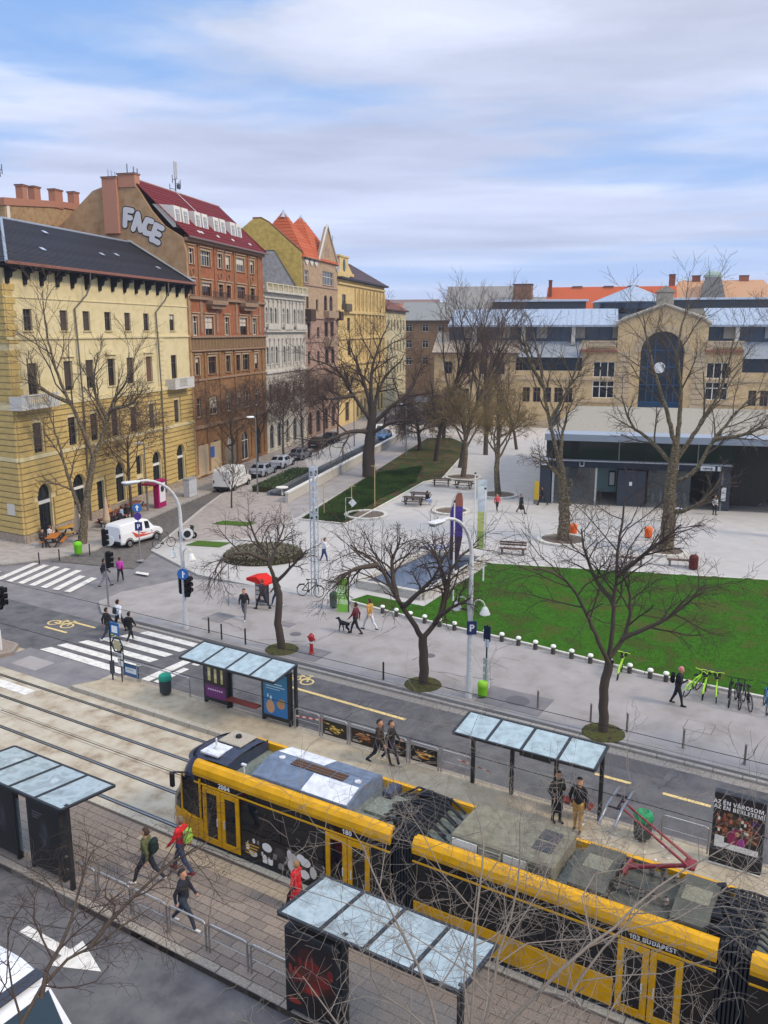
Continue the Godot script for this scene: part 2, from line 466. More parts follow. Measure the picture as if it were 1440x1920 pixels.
	obj("arrow", flat([[-18.6, 11.85], [-16.9, 11.85], [-16.9, 11.45], [-15.6, 12.0], [-16.9, 12.5], [-16.9, 12.12], [-18.6, 12.12]], 0.012, bv), white, struct("turn_arrow", flat([[-30.0, 11.86], [-28.3, 11.86], [-28.3, 12.12], [-30.0, 12.12]], 0.012, bv), white))
	# near platform: concrete core, kerb, pavers
	var edge := mt("platform_kerb", ["6f6860", "8b837a", "9c948a"], 0.9, 1.5, 0.02, 4, 256)
	var np := struct("tram_platform", slab([[-48, 13.3], [40, 13.3], [40, 17.2], [-48, 17.2]], -0.02, PLAT - 0.035, bv), pm("544c47", 0.95))
	for i in 58:
		kerb_stone(bv(-40 + i * 1.0, 13.42), bv(-39.02 + i * 1.0, 13.42), edge, np, 0.24, PLAT + 0.004)
		kerb_stone(bv(-40 + i * 1.0, 17.08), bv(-39.02 + i * 1.0, 17.08), mt("platform_edge", ["98907f", "aca495", "b8b1a3"], 0.9, 1.5, 0.02, 4, 256), np, 0.22, PLAT + 0.004)
	var pav := [mt("paver_a", ["6d625b", "7d726a", "877c74"], 0.92, 0.9, 0.02, 4, 256), mt("paver_b", ["756860", "857970", "91857b"], 0.92, 0.9, 0.02, 4, 256), mt("paver_c", ["665c57", "766c66", "81766f"], 0.92, 0.9, 0.02, 4, 256)]
	var tact := mt("paver_edge", ["8a7d6c", "9a8d7b", "a59886"], 0.92, 0.9, 0.02, 4, 256)
	var pmesh := MB.new(); pmesh.box(Vector3.ZERO, Vector3(0.585, 0.05, 0.285), Basis(), 0.008)
	var tmesh := MB.new(); tmesh.box(Vector3.ZERO, Vector3(0.285, 0.05, 0.285), Basis(), 0.008)
	var pme := pmesh.mesh(); var tme := tmesh.mesh()
	var rest := MB.new()
	var cnt := 0
	for r in 11:
		var t := 13.7 + r * 0.3
		var wide := 0.3 if r >= 9 else 0.6
		var m := int(60.0 / wide)
		for i in m:
			var s := -40.0 + (i + (0.5 if r % 2 else 0.0)) * wide
			var at := bv(s, t, PLAT - 0.025 + rng.randf_range(-0.004, 0.003))
			var shown := s > -20.5 and s < -11.2 and wide > 0.5 or wide < 0.5 and s > -19.0 and s < -11.5
			if shown and cnt < 300:
				cnt += 1
				var o := obj("paver", pme if wide > 0.5 else tme, tact if wide < 0.5 else pav[rng.randi() % 3], np)
				o.position = at; o.rotation.y = -AB
			elif s < 6:
				rest.box(at, Vector3(wide - 0.015, 0.05, 0.285), Basis(Vector3.UP, -AB), 0.0)
	obj("paver_field", rest, pav[0], np).set_meta("kind", "stuff")
	# far platform
	var fp := struct("tram_platform", slab([[-30.4, 22.98], [-29.2, 25.05], [70, 25.05], [70, 22.98]], -0.02, PLAT - 0.01, bv), mt("far_platform", ["8a7f6c", "9f9481", "aaa08d", "b1a794"], 0.92, 7.0, 0.01, 6, 1024))
	for i in 60:
		kerb_stone(bv(-30.2 + i * 1.0, 23.06), bv(-29.22 + i * 1.0, 23.06), mats["platform_edge"], fp, 0.26, PLAT)
		kerb_stone(bv(-29.0 + i * 1.0, 24.98), bv(-28.02 + i * 1.0, 24.98), edge, fp, 0.18, PLAT)
	for i in 46:
		var o := obj("leaf_litter", flat([[-0.05, -0.03], [0.06, -0.02], [0.04, 0.05], [-0.04, 0.04]], 0.0, func(x, z): return Vector3(x, 0, z)), pm(["d8d4cc", "8e857a", "bdb3a2"][i % 3], 0.9), fp)
		o.position = bv(rng.randf_range(-7.8, -4.6), rng.randf_range(23.3, 24.6), PLAT + 0.003)
		o.rotation.y = rng.randf() * TAU; o.scale = Vector3.ONE * rng.randf_range(0.5, 1.6)
	var isl := struct("traffic_island", slab([[-60, 23.0], [-36.7, 23.0], [-36.2, 24.2], [-36.9, 25.05], [-60, 25.05]], -0.02, PLAT - 0.03, bv), mt("island_brick", ["76655c", "8a796f", "96877d"], 0.92, 2.0, 0.02, 4, 256))
	for q in [[[-60, 23.06], [-36.8, 23.06]], [[-36.8, 23.06], [-36.3, 24.2]], [[-36.3, 24.2], [-36.95, 24.98]], [[-36.95, 24.98], [-60, 24.98]]]:
		kerb_line(bv(q[0][0], q[0][1]), bv(q[1][0], q[1][1]), edge, isl, 1.0, PLAT)
	# lawn with its low edging
	var lawnm := mt("lawn_mix", ["3c4a1e", "355019", "2f5614", "386019", "2e5314", "3a5a1a", "434f20"], 0.95, 21.0, 0.005, 6, 1024)
	var lw := [[-2.2, -47.7], [-1.0, -49.0], [2.3, -46.8], [7.0, -55.6], [5.9, -56.3], [24.5, -52.2], [52, -45.6], [40, -19.5], [18, -33.2], [12.0, -36.9], [7.4, -40.5], [1.2, -44.9]]
	struct("lawn", flat(lw, PAVE + 0.02, func(x, z): return Vector3(x, 0, z)), lawnm)
	grass_tufts(lw, 42000, PAVE + 0.02, "grass", "short green grass of the wide lawn behind the bollard lights", [0.018, 0.042, 0.006], [0.05, 0.085, 0.014], 0.032)
	var edging := struct("lawn_edging", MB.new(), kerbm)
	for q in [[10, 11], [9, 10], [8, 9], [7, 8], [11, 0]]:
		var a := Vector3(lw[q[0]][0], 0, lw[q[0]][1]); var b := Vector3(lw[q[1]][0], 0, lw[q[1]][1])
		var L := a.distance_to(b); var m := int(ceil(L / 1.6))
		for i in m:
			kerb_stone(a.lerp(b, (i + 0.01) / m), a.lerp(b, (i + 0.99) / m), mt("pale_edging", ["b4b0a8", "c9c6be", "d5d2ca"], 0.85, 1.8, 0.02, 4, 256), edging, 0.16, PAVE + 0.13)
	kerb_line(Vector3(5.9, 0, -56.4), Vector3(52, 0, -45.7), mats["pale_edging"], edging, 2.0, PAVE + 0.05)
	# planted bed on the left of the plaza, with its own edging
	var bd := [[-23.4, 66.0], [-19.1, 65.2], [-18.6, 68.0], [-17.3, 79.9], [-16.7, 86.1], [-15.2, 88.6], [-15.6, 104], [-16.5, 117], [-20.2, 124], [-23.4, 123]]
	struct("planted_bed", slab(bd, 0, PAVE + 0.05, sq), mt("bed_mix", ["2f4a1d", "3a4a22", "3c3322", "4a3d2a", "5c4d36", "3f4a24"], 0.97, 15.0, 0.01, 6, 512))
	var bw := []
	for p in [[-23.2, 66.4], [-19.6, 65.8], [-19.0, 76], [-17.6, 86], [-19.0, 97], [-23.1, 90]]: bw.append([sq(p[0], p[1]).x, sq(p[0], p[1]).z])
	grass_tufts(bw, 9000, PAVE + 0.05, "ground_cover", "dark green ground cover in the bed round the big tree", [0.022, 0.045, 0.012], [0.05, 0.095, 0.022], 0.13)
	for i in bd.size() - 2: kerb_line(sq(bd[i][0], bd[i][1]), sq(bd[i + 1][0], bd[i + 1][1]), mats["pale_edging"], edging, 2.0, PAVE + 0.14)
	# small grass patches
	for q in [[-28.1, 63.5, 1.7, 0.7], [-27.2, 56.6, 1.5, 0.75]]:
		struct("grass_patch", flat([[q[0] - q[2], q[1] - q[3]], [q[0] + q[2] * 0.8, q[1] - q[3]], [q[0] + q[2], q[1] + q[3]], [q[0] - q[2] * 0.8, q[1] + q[3]]], PAVE + 0.03, sq), mt("patch_turf", ["4c6a22", "587c26", "3f5c1e"], 0.95, 3.0, 0.02, 4, 256))

func kerb_stone(a: Vector3, b: Vector3, m: Material, parent: Node, wide := 0.18, top := PAVE + 0.004) -> void:
	var d := b - a
	var key := "ks%.2f/%.2f/%.2f" % [d.length(), wide, top]
	if not mats.has(key):
		var mb := MB.new()
		mb.box(Vector3(0, (top - 0.02) * 0.5, 0), Vector3(d.length(), top + 0.02, wide), Basis(), 0.015)
		mats[key] = mb.mesh()
	var o := obj("kerb_stone", mats[key], m, parent)
	o.position = (a + b) * 0.5 + Vector3(0, rng.randf_range(-0.003, 0.003), 0); o.rotation.y = atan2(-d.z, d.x)

func kerb_line(a: Vector3, b: Vector3, m: Material, parent: Node, each := 1.0, top := PAVE + 0.004) -> void:
	var k := maxi(1, int(round(a.distance_to(b) / each)))
	for i in k: kerb_stone(a.lerp(b, float(i) / k + 0.004), a.lerp(b, float(i + 1) / k - 0.004), m, parent, 0.16, top)

func bike_symbol(s: float, t: float, k: float, m: Material, parent: Node) -> void:
	var mb := MB.new()
	for c in [-0.55, 0.55]:
		for i in 14:
			var a := TAU * i / 14; var e := TAU * (i + 1) / 14
			var r0 := 0.3 * k; var r1 := 0.4 * k
			mb.quad(bv(s + c * k + cos(a) * r0, t + sin(a) * r0, 0.012), bv(s + c * k + cos(a) * r1, t + sin(a) * r1, 0.012), bv(s + c * k + cos(e) * r1, t + sin(e) * r1, 0.012), bv(s + c * k + cos(e) * r0, t + sin(e) * r0, 0.012))
	for q in [[-0.55, 0, -0.2, 0.5], [-0.2, 0.5, 0.35, 0.5], [0.35, 0.5, 0.55, 0], [-0.2, 0.5, 0.05, 0], [-0.55, 0, 0.05, 0], [0.05, 0, 0.35, 0.5], [0.35, 0.5, 0.3, 0.75], [0.15, 0.75, 0.45, 0.75], [-0.3, 0.62, -0.05, 0.62]]:
		var a := Vector2(q[0], q[1]) * k; var b := Vector2(q[2], q[3]) * k
		var n := (b - a).orthogonal().normalized() * 0.04
		mb.quad(bv(s + a.x + n.x, t + a.y + n.y, 0.013), bv(s + b.x + n.x, t + b.y + n.y, 0.013), bv(s + b.x - n.x, t + b.y - n.y, 0.013), bv(s + a.x - n.x, t + a.y - n.y, 0.013))
	obj("bicycle_symbol", mb, m, parent)

func grass_tufts(poly: Array, count: int, h: float, called: String, label: String, c0: Array, c1: Array, tall: float) -> void:
	var pl := PackedVector2Array()
	for p in poly: pl.append(Vector2(p[0], p[1]))
	var lo := pl[0]; var hi := pl[0]
	for p in pl: lo = lo.min(p); hi = hi.max(p)
	var mb := MB.new()
	for i in 7:
		var a := TAU * i / 7.0; var d := Vector3(cos(a), 0, sin(a)); var q := Vector3(-d.z, 0, d.x) * 0.07
		mb.tri(d * 0.3 - q, d * 0.3 + q, d * 1.0 + Vector3(0, 0.7 + 0.3 * (i % 3), 0))
	var m := StandardMaterial3D.new()
	m.vertex_color_use_as_albedo = true; m.roughness = 0.9; m.metallic_specular = 0.15
	var mm := MultiMesh.new()
	mm.transform_format = MultiMesh.TRANSFORM_3D; mm.use_colors = true; mm.mesh = mb.mesh()
	var ts := []; var g := FastNoiseLite.new(); g.frequency = 0.25; g.seed = 5
	var guard := 0
	while ts.size() < count and guard < count * 5:
		guard += 1
		var p := Vector2(rng.randf_range(lo.x, hi.x), rng.randf_range(lo.y, hi.y))
		if Geometry2D.is_point_in_polygon(p, pl): ts.append(p)
	mm.instance_count = ts.size()
	for i in ts.size():
		var k := rng.randf_range(0.7, 1.5)
		mm.set_instance_transform(i, Transform3D(Basis(Vector3.UP, rng.randf() * TAU) * Basis.from_scale(Vector3(tall * k * 1.2, tall * k, tall * k * 1.2)), Vector3(ts[i].x, h, ts[i].y)))
		var z := clampf(0.5 + g.get_noise_2d(ts[i].x, ts[i].y) * 1.2 + rng.randf_range(-0.35, 0.35), 0, 1)
		mm.set_instance_color(i, Color(lerpf(c0[0], c1[0], z), lerpf(c0[1], c1[1], z), lerpf(c0[2], c1[2], z)))
	var o := MultiMeshInstance3D.new()
	o.name = numbered(called); o.multimesh = mm; o.material_override = m
	add_child(o)
	o.set_meta("kind", "stuff"); o.set_meta("label", label); o.set_meta("category", "grass")

# ---------------------------------------------------------------- buildings
func wall(mb: MB, x0: float, x1: float, y0: float, y1: float, ops: Array, dep: float) -> void:
	var xs := [x0, x1]; var ys := [y0, y1]
	for o in ops:
		for q in [o[0], o[1]]:
			if q > x0 and q < x1 and not xs.has(q): xs.append(q)
		for q in [o[2], o[3]]:
			if q > y0 and q < y1 and not ys.has(q): ys.append(q)
	xs.sort(); ys.sort()
	for j in ys.size() - 1:
		var ym: float = (ys[j] + ys[j + 1]) * 0.5
		var st := INF
		for i in xs.size() - 1:
			var xm: float = (xs[i] + xs[i + 1]) * 0.5
			var hole := false
			for o in ops:
				if xm > o[0] and xm < o[1] and ym > o[2] and ym < o[3]:
					hole = true; break
			if not hole and st == INF: st = xs[i]
			if st != INF and (hole or i == xs.size() - 2):
				var en: float = xs[i] if hole else xs[i + 1]
				mb.quad(Vector3(st, ys[j], 0), Vector3(en, ys[j], 0), Vector3(en, ys[j + 1], 0), Vector3(st, ys[j + 1], 0))
				st = INF
	for o in ops:
		var a: float = o[0]; var b: float = o[1]; var c: float = o[2]; var d: float = o[3]
		var arch: bool = o.size() > 4 and o[4]
		var sp := d - (b - a) * 0.5 if arch else d
		var zb := Vector3(0, 0, -dep)
		mb.quad(Vector3(a, c, 0), Vector3(a, sp, 0), Vector3(a, sp, 0) + zb, Vector3(a, c, 0) + zb)
		mb.quad(Vector3(b, c, 0) + zb, Vector3(b, sp, 0) + zb, Vector3(b, sp, 0), Vector3(b, c, 0))
		mb.quad(Vector3(a, c, 0) + zb, Vector3(b, c, 0) + zb, Vector3(b, c, 0), Vector3(a, c, 0))
		if not arch:
			mb.quad(Vector3(a, d, 0), Vector3(b, d, 0), Vector3(b, d, 0) + zb, Vector3(a, d, 0) + zb)
			continue
		var r := (b - a) * 0.5; var cx := (a + b) * 0.5
		for k in 12:
			var e0 := PI - PI * k / 12.0; var e1 := PI - PI * (k + 1) / 12.0
			var p := Vector3(cx + cos(e0) * r, sp + sin(e0) * r, 0); var q := Vector3(cx + cos(e1) * r, sp + sin(e1) * r, 0)
			mb.quad(p, q, q + zb, p + zb)
			mb.tri(p, q, Vector3(a if k < 6 else b, d, 0))
		mb.tri(Vector3(cx, d, 0), Vector3(a, d, 0), Vector3(cx, d - 0.001, 0))

func arch_pts(w: float, h: float, arch: bool) -> Array:
	var p := [Vector2(-w / 2, 0), Vector2(w / 2, 0)]
	if not arch: return p + [Vector2(w / 2, h), Vector2(-w / 2, h)]
	var sp := h - w / 2
	for k in 13:
		var a := PI * k / 12.0
		p.append(Vector2(cos(a) * w / 2, sp + sin(a) * w / 2))
	return p

var wcache := {}
func window(parent: Node, xc: float, y0: float, w: float, h: float, st := {}) -> MeshInstance3D:
	var arch: bool = st.get("arch", false); var cols: int = st.get("cols", 2); var rows: Array = st.get("rows", [0.68])
	var dep: float = st.get("dep", 0.2); var fr: String = st.get("frame", "e4e2da"); var fw: float = st.get("fw", 0.07)
	var key := "%.2f %.2f %s %d %s %.2f %.2f" % [w, h, arch, cols, rows, dep, fw]
	if not wcache.has(key):
		var f := MB.new()
		var sp := h - w / 2 if arch else h
		f.bx(-w / 2, -w / 2 + fw, 0, sp, -dep, -dep + 0.07); f.bx(w / 2 - fw, w / 2, 0, sp, -dep, -dep + 0.07)
		f.bx(-w / 2 + fw, w / 2 - fw, 0, fw, -dep, -dep + 0.07)
		if arch:
			var ap := arch_pts(w, h, true); var ip := []
			for q in ap: ip.append(Vector2(q.x * (1 - 2 * fw / w), sp + (q.y - sp) * (1 - 2 * fw / w)))
			for k in range(2, ap.size() - 1):
				f.quad(Vector3(ap[k].x, ap[k].y, -dep + 0.07), Vector3(ap[k + 1].x, ap[k + 1].y, -dep + 0.07), Vector3(ip[k + 1].x, ip[k + 1].y, -dep + 0.07), Vector3(ip[k].x, ip[k].y, -dep + 0.07))
		else: f.bx(-w / 2 + fw, w / 2 - fw, h - fw, h, -dep, -dep + 0.07)
		for k in range(1, cols):
			var x := -w / 2 + w * k / cols
			f.bx(x - fw * 0.5, x + fw * 0.5, fw, h - fw, -dep + 0.002, -dep + 0.06)
		for r in rows: f.bx(-w / 2 + fw, w / 2 - fw, h * r - fw * 0.5, h * r + fw * 0.5, -dep + 0.004, -dep + 0.064)
		var p := MB.new()
		p.prism(arch_pts(w, h, arch), -dep + 0.015, -dep + 0.022)
		var s := MB.new(); s.bx(-w / 2 - 0.12, w / 2 + 0.12, -0.09, 0.0, -0.02, 0.12, 0.01)
		wcache[key] = [f.mesh(), p.mesh(), s.mesh()]
	var m: Array = wcache[key]
	var o := obj("window", m[0], pm(fr, 0.6), parent)
	o.position = Vector3(xc, y0, 0)
	obj("pane", m[1], pm(st.get("glass", "1d2126"), 0.08), o)
	if st.get("sill", "") != "": obj("sill", m[2], pm(st.sill, 0.85), o)
	var bl: float = st.get("blind", 0.0)
	if bl > 0.0:
		var b := MB.new(); b.bx(-w / 2 + fw, w / 2 - fw, h * (1 - bl), h - fw, -dep + 0.024, -dep + 0.05)
		obj("blind", b, pm(st.get("blind_col", "cfcdc6"), 0.8), o)
	return o

func surround(parent: Node, xc: float, y0: float, w: float, h: float, m: Material, ped := 0) -> void:
	var b := MB.new(); var t := 0.16
	b.bx(xc - w / 2 - t, xc - w / 2, y0, y0 + h, 0, 0.06, 0.01); b.bx(xc + w / 2, xc + w / 2 + t, y0, y0 + h, 0, 0.06, 0.01)
	b.bx(xc - w / 2 - t, xc + w / 2 + t, y0 + h, y0 + h + 0.2, 0, 0.07, 0.01)
	b.bx(xc - w / 2 - 0.3, xc + w / 2 + 0.3, y0 + h + 0.3, y0 + h + 0.42, 0, 0.2, 0.02)
	if ped == 1: b.prism([Vector2(xc - w / 2 - 0.3, y0 + h + 0.42), Vector2(xc + w / 2 + 0.3, y0 + h + 0.42), Vector2(xc, y0 + h + 0.95)], 0, 0.14)
	if ped == 2:
		var ps := []
		for k in 9: ps.append(Vector2(xc + cos(PI * k / 8.0) * (w / 2 + 0.3), y0 + h + 0.42 + sin(PI * k / 8.0) * 0.5))
		b.prism(ps, 0, 0.14)
	obj("window_surround", b, m, parent)

func body(mb: MB, x1: float, y1: float, dep: float) -> void: # closed sides behind a front wall
	mb.quad(Vector3(0, 0, -dep), Vector3(0, 0, 0), Vector3(0, y1, 0), Vector3(0, y1, -dep))
	mb.quad(Vector3(x1, 0, 0), Vector3(x1, 0, -dep), Vector3(x1, y1, -dep), Vector3(x1, y1, 0))
	mb.quad(Vector3(x1, 0, -dep), Vector3(0, 0, -dep), Vector3(0, y1, -dep), Vector3(x1, y1, -dep))

func band(called: String, parent: Node, x0: float, x1: float, y0: float, y1: float, z0: float, z1: float, m: Material, bev := 0.02) -> MeshInstance3D:
	var b := MB.new(); b.bx(x0, x1, y0, y1, z0, z1, bev)
	return obj(called, b, m, parent)

func roof_rows(parent: Node, called: String, a: Vector3, b: Vector3, c: Vector3, d: Vector3, rows: int, m: Array, lip := 0.03) -> void: # a-b along the eave, d-c along the ridge
	var nn := (b - a).cross(d - a).normalized()
	for i in rows:
		var f0 := float(i) / rows; var f1 := float(i + 1) / rows
		var p0 := a.lerp(d, f0); var p1 := b.lerp(c, f0); var q0 := a.lerp(d, f1); var q1 := b.lerp(c, f1)
		var mb := MB.new()
		mb.quad(p0 + nn * lip, p1 + nn * lip, q1, q0)
		mb.quad(p0, p1, p1 + nn * lip, p0 + nn * lip)
		obj(called, mb, m[rng.randi() % m.size()], parent)

func chimney(parent: Node, at: Vector3, s: Vector3, m: Material) -> void:
	var b := MB.new()
	b.bx(at.x - s.x / 2, at.x + s.x / 2, at.y, at.y + s.y, at.z - s.z / 2, at.z + s.z / 2, 0.02)
	b.bx(at.x - s.x / 2 - 0.07, at.x + s.x / 2 + 0.07, at.y + s.y, at.y + s.y + 0.1, at.z - s.z / 2 - 0.07, at.z + s.z / 2 + 0.07, 0.02)
	var o := obj("chimney", b, m, parent)
	var c := MB.new(); c.bx(at.x - s.x / 2 - 0.08, at.x + s.x / 2 + 0.08, at.y + s.y + 0.1, at.y + s.y + 0.16, at.z - s.z / 2 - 0.08, at.z + s.z / 2 + 0.08)
	obj("chimney_cap", c, pm("3f3b3a", 0.9), o)

func build_left_row() -> void:
	yellow_house(); red_house(); white_house(); gabled_house(); corner_house(); cream_house(); chimney_house()

func row_house(called: String, label: String, w0: float) -> Node3D:
	return thing(called, label, "building", sq(-40.4, w0), PI / 2 - AS)

func yellow_house() -> void:
	var n := row_house("apartment_house", "yellow banded corner house with dark slate roof and heavy black eaves brackets", 53.5)
	var pale := mt("yellow_plaster", ["bfb086", "cdbf95", "d5c8a0", "dacda7"], 0.93, 7.0, 0.01, 6, 512)
	var rust := mt("yellow_rustic", ["a98f55", "bba267", "c5ad73", "ceb880"], 0.93, 3.0, 0.012, 5, 512)
	var stone := mt("house_plinth", ["8a7a68", "a09080", "ab9c8c"], 0.93, 3.0, 0.015, 5, 256)
	var bays := [2.4, 6.85, 9.95, 13.15, 16.35, 19.65, 24.65]
	var ops := []
	for i in 7:
		ops.append([bays[i] - 0.5, bays[i] + 0.5, 15.6, 17.15])
		ops.append([bays[i] - 0.58, bays[i] + 0.58, 10.95, 13.25])
		ops.append([bays[i] - 0.58, bays[i] + 0.58, 6.6, 8.85])
	var gr := [[2.6, 1.7, 0.12, 4.2, true], [7.15, 1.8, 0.9, 4.2, true], [10.25, 1.15, 0.12, 3.1, false], [13.45, 1.6, 0.7, 4.25, true], [16.8, 1.15, 2.6, 4.3, false], [20.05, 1.65, 0.7, 4.3, true], [25.0, 1.6, 0.7, 4.35, true], [16.8, 1.15, 0.12, 2.2, false]]
	for g in gr: ops.append([g[0] - g[1] / 2, g[0] + g[1] / 2, g[2], g[3], g[4]])
	var w := MB.new()
	wall(w, 0, 28.2, 0, 19.9, ops, 0.3)
	w.quad(Vector3(28.2, 0, 0), Vector3(28.2, 0, -12), Vector3(28.2, 20, -12), Vector3(28.2, 20, 0))
	obj("wall", w, pale, n)
	var d := Vector3(0.3057, 0, -0.952)
	var sidebasis := Basis(-d, Vector3.UP, (-d).cross(Vector3.UP))
	var sideT := Transform3D(sidebasis, d * 20.0)
	var sops := []; var sws := []
	for x in [3.0, 6.4, 9.8, 13.2]:
		sws += [[x, 15.6, 1.0, 1.55, false], [x, 10.95, 1.16, 2.3, false], [x, 6.6, 1.16, 2.25, false], [x, 0.7, 1.7, 3.5, true]]
	for q in sws: sops.append([q[0] - q[2] / 2, q[0] + q[2] / 2, q[1], q[1] + q[3], q[4]])
	var side := MB.new(); wall(side, 0, 20, 0, 19.9, sops, 0.3)
	obj("side_wall", side, pale, n).transform = sideT
	for q in sws:
		var o := window(n, q[0], q[1], q[2], q[3], {"arch": q[4], "frame": "53463f", "sill": "c9ba8c"})
		o.transform = sideT * o.transform
	# banded masonry on the two lower storeys, cut round the openings
	var unit := MB.new(); unit.box(Vector3.ZERO, Vector3.ONE, Basis(), 0.0)
	var um := unit.mesh()
	var rows := []
	for i in 12: rows.append([0.78 + i * 0.455, 0.37])
	for i in 8: rows.append([6.52 + i * 0.445, 0.36])
	for r in rows:
		var y: float = r[0]; var hh: float = r[1]
		for face in [[ops, 28.2, Transform3D()], [sops, 20.0, sideT]]:
			var cuts := []
			for o in face[0]:
				if o[3] + 0.05 > y and o[2] - 0.05 < y + hh:
					var mg := 0.12
					if o.size() > 4 and o[4] and y > o[3] - (o[1] - o[0]) / 2 - 0.3: mg = 0.55
					cuts.append([o[0] - mg, o[1] + mg])
			cuts.sort_custom(func(a, b): return a[0] < b[0])
			var x := 0.0
			for c in cuts + [[face[1], face[1]]]:
				var en: float = c[0]
				if en - x > 0.2:
					var o := obj("stone_course", um, rust, n)
					o.transform = face[2] * Transform3D(Basis.from_scale(Vector3(en - x - 0.01, hh, 0.26)), Vector3((x + en) / 2, y + hh / 2, 0.02))
				x = maxf(x, c[1])
	# corner quoins above
	for i in 18:
		if i == 8: continue
		var y := 10.6 + i * 0.46
		for q in [0, 1]:
			var o := obj("quoin", um, rust, n)
			var L := 1.1
			if q == 0: o.transform = Transform3D(sidebasis * Basis.from_scale(Vector3(4.0, 0.38, 0.2)), d * 2.0 + Vector3(0, y + 0.2, 0) + sidebasis.z * 0.02)
			else: o.position = Vector3(L / 2, y + 0.2, 0.02); o.scale = Vector3(L, 0.41, 0.1)
			if q == 1 and i % 2 == 0: o.scale.x = 0.8; o.position.x = 0.4
	for i in 11:
		var o := obj("quoin", um, pale, n)
		o.position = Vector3(22.2, 10.7 + i * 0.46, 0.02); o.scale = Vector3(0.75, 0.41, 0.08)
	# fans of wedge stones over the arches
	for g in gr:
		if not g[4]: continue
		var r: float = g[1] / 2; var cy: float = g[3] - r
		for k in 9:
			var a := PI * (k + 0.5) / 9.0
			var q := MB.new(); q.prism([Vector2(-0.13, r + 0.02), Vector2(0.13, r + 0.02), Vector2(0.19, r + 0.62), Vector2(-0.19, r + 0.62)], 0, 0.09)
			var o := obj("arch_stone", q, rust, n)
			o.transform = Transform3D(Basis(Vector3.BACK, a - PI / 2), Vector3(g[0], cy, 0))
	band("plinth", n, 0, 28.2, -0.05, 0.7, 0, 0.1, stone)
	var pl2 := MB.new(); pl2.box(Vector3(0, 0.33, 0), Vector3(20, 0.75, 0.2))
	obj("plinth", pl2, stone, n).transform = Transform3D(sidebasis, d * 10.0)
	for q in [[6.2, 6.5, 0.22], [9.95, 10.3, 0.25], [14.95, 15.15, 0.14], [17.9, 18.0, 0.08]]:
		band("belt_course", n, -0.1, 28.2, q[0], q[1], -0.05, q[2], pale)
		var bb := MB.new(); bb.box(Vector3(0, (q[0] + q[1]) / 2, q[2] / 2 - 0.02), Vector3(20, q[1] - q[0], q[2]), Basis(), 0.02)
		obj("belt_course", bb, pale, n).transform = Transform3D(sidebasis, d * 10.0)
	var tones := ["4c4441", "3a3635", "55504c", "2c2a2b"]
	for i in 7:
		window(n, bays[i], 15.6, 1.0, 1.55, {"frame": "5b5049", "glass": "22262b", "sill": "c9ba8c", "blind": [0.0, 1.0, 1.0, 0.0, 0.9, 0.0, 0.3][i], "blind_col": "4a4240" if i < 6 else "c9c6bf"})
		window(n, bays[i], 10.95, 1.16, 2.3, {"frame": "53463f", "sill": "c9ba8c", "blind": [0.3, 0.85, 0.6, 0.0, 0.5, 1.0, 0.0][i], "blind_col": ["584c45", "4a4240", "4f4540", "", "5a4d45", "71554a", ""][i] if i != 3 and i != 6 else "4a4240"})
		window(n, bays[i], 6.6, 1.16, 2.25, {"frame": "53463f", "sill": "b9a672", "blind": [0.9, 0.2, 0.8, 0.9, 0.95, 0.95, 0.85][i], "blind_col": tones[i % 3]})
		if i in [1, 3, 5]: surround(n, bays[i], 10.95, 1.16, 2.3, pale, 2 if i == 3 else 1)
	for g in gr:
		var o := window(n, g[0], g[2], g[1], g[3] - g[2], {"arch": g[4], "dep": 0.28, "frame": "33383a", "rows": [0.7], "fw": 0.08, "cols": 2})
		if g[4]:
			var b := MB.new(); b.bx(-g[1] / 2 + 0.05, g[1] / 2 - 0.05, (g[3] - g[2]) * 0.62, (g[3] - g[2]) * 0.68, -0.24, -0.1)
			obj("fascia", b, pm("d9d9d4", 0.6), o)
	# brackets, soffit, gutter
	var blk := mt("bracket_timber", ["17181b", "22232a", "2b2c32"], 0.8, 1.0, 0.03, 3, 128)
	for i in 15:
		var b := MB.new()
		b.prism([Vector2(0, 18.85), Vector2(0.16, 18.85), Vector2(0.22, 19.2), Vector2(0.42, 19.3), Vector2(0.5, 19.62), Vector2(0.86, 19.7), Vector2(0.9, 20.0), Vector2(0, 20.0)], -0.14, 0.14)
		var o := obj("eaves_bracket", b, blk, n)
		o.transform = Transform3D(Basis(Vector3(0, 0, 1), Vector3.UP, Vector3(-1, 0, 0)), Vector3(0.35 + i * 1.96, 0, 0))
	for i in 10:
		var b := MB.new()
		b.prism([Vector2(0, 18.85), Vector2(0.16, 18.85), Vector2(0.22, 19.2), Vector2(0.42, 19.3), Vector2(0.5, 19.62), Vector2(0.86, 19.7), Vector2(0.9, 20.0), Vector2(0, 20.0)], -0.14, 0.14)
		obj("eaves_bracket", b, blk, n).transform = sideT * Transform3D(Basis(Vector3(0, 0, 1), Vector3.UP, Vector3(-1, 0, 0)), Vector3(0.6 + i * 1.96, 0, 0))
	band("soffit", n, 0, 20.6, 20.0, 20.1, -0.2, 1.0, blk).transform = sideT
	band("soffit", n, -0.6, 28.3, 20.0, 20.1, -0.2, 1.0, blk)
	band("gutter", n, -0.7, 28.3, 20.1, 20.32, 0.86, 1.08, mt("gutter_copper", ["6d4239", "80534a", "96685c"], 0.6, 1.2, 0.03, 4, 128))
	var sl := [mt("slate_a", ["1f1f26", "292930", "313139"], 0.55, 0.9, 0.05, 4, 256), mt("slate_b", ["24242b", "2e2e36", "373740"], 0.55, 0.9, 0.05, 4, 256)]
	var E := Vector3(-0.7, 20.25, 0.95); var R0 := Vector3(8.4, 24.35, -6.0); var R1 := Vector3(28.2, 24.35, -6.0)
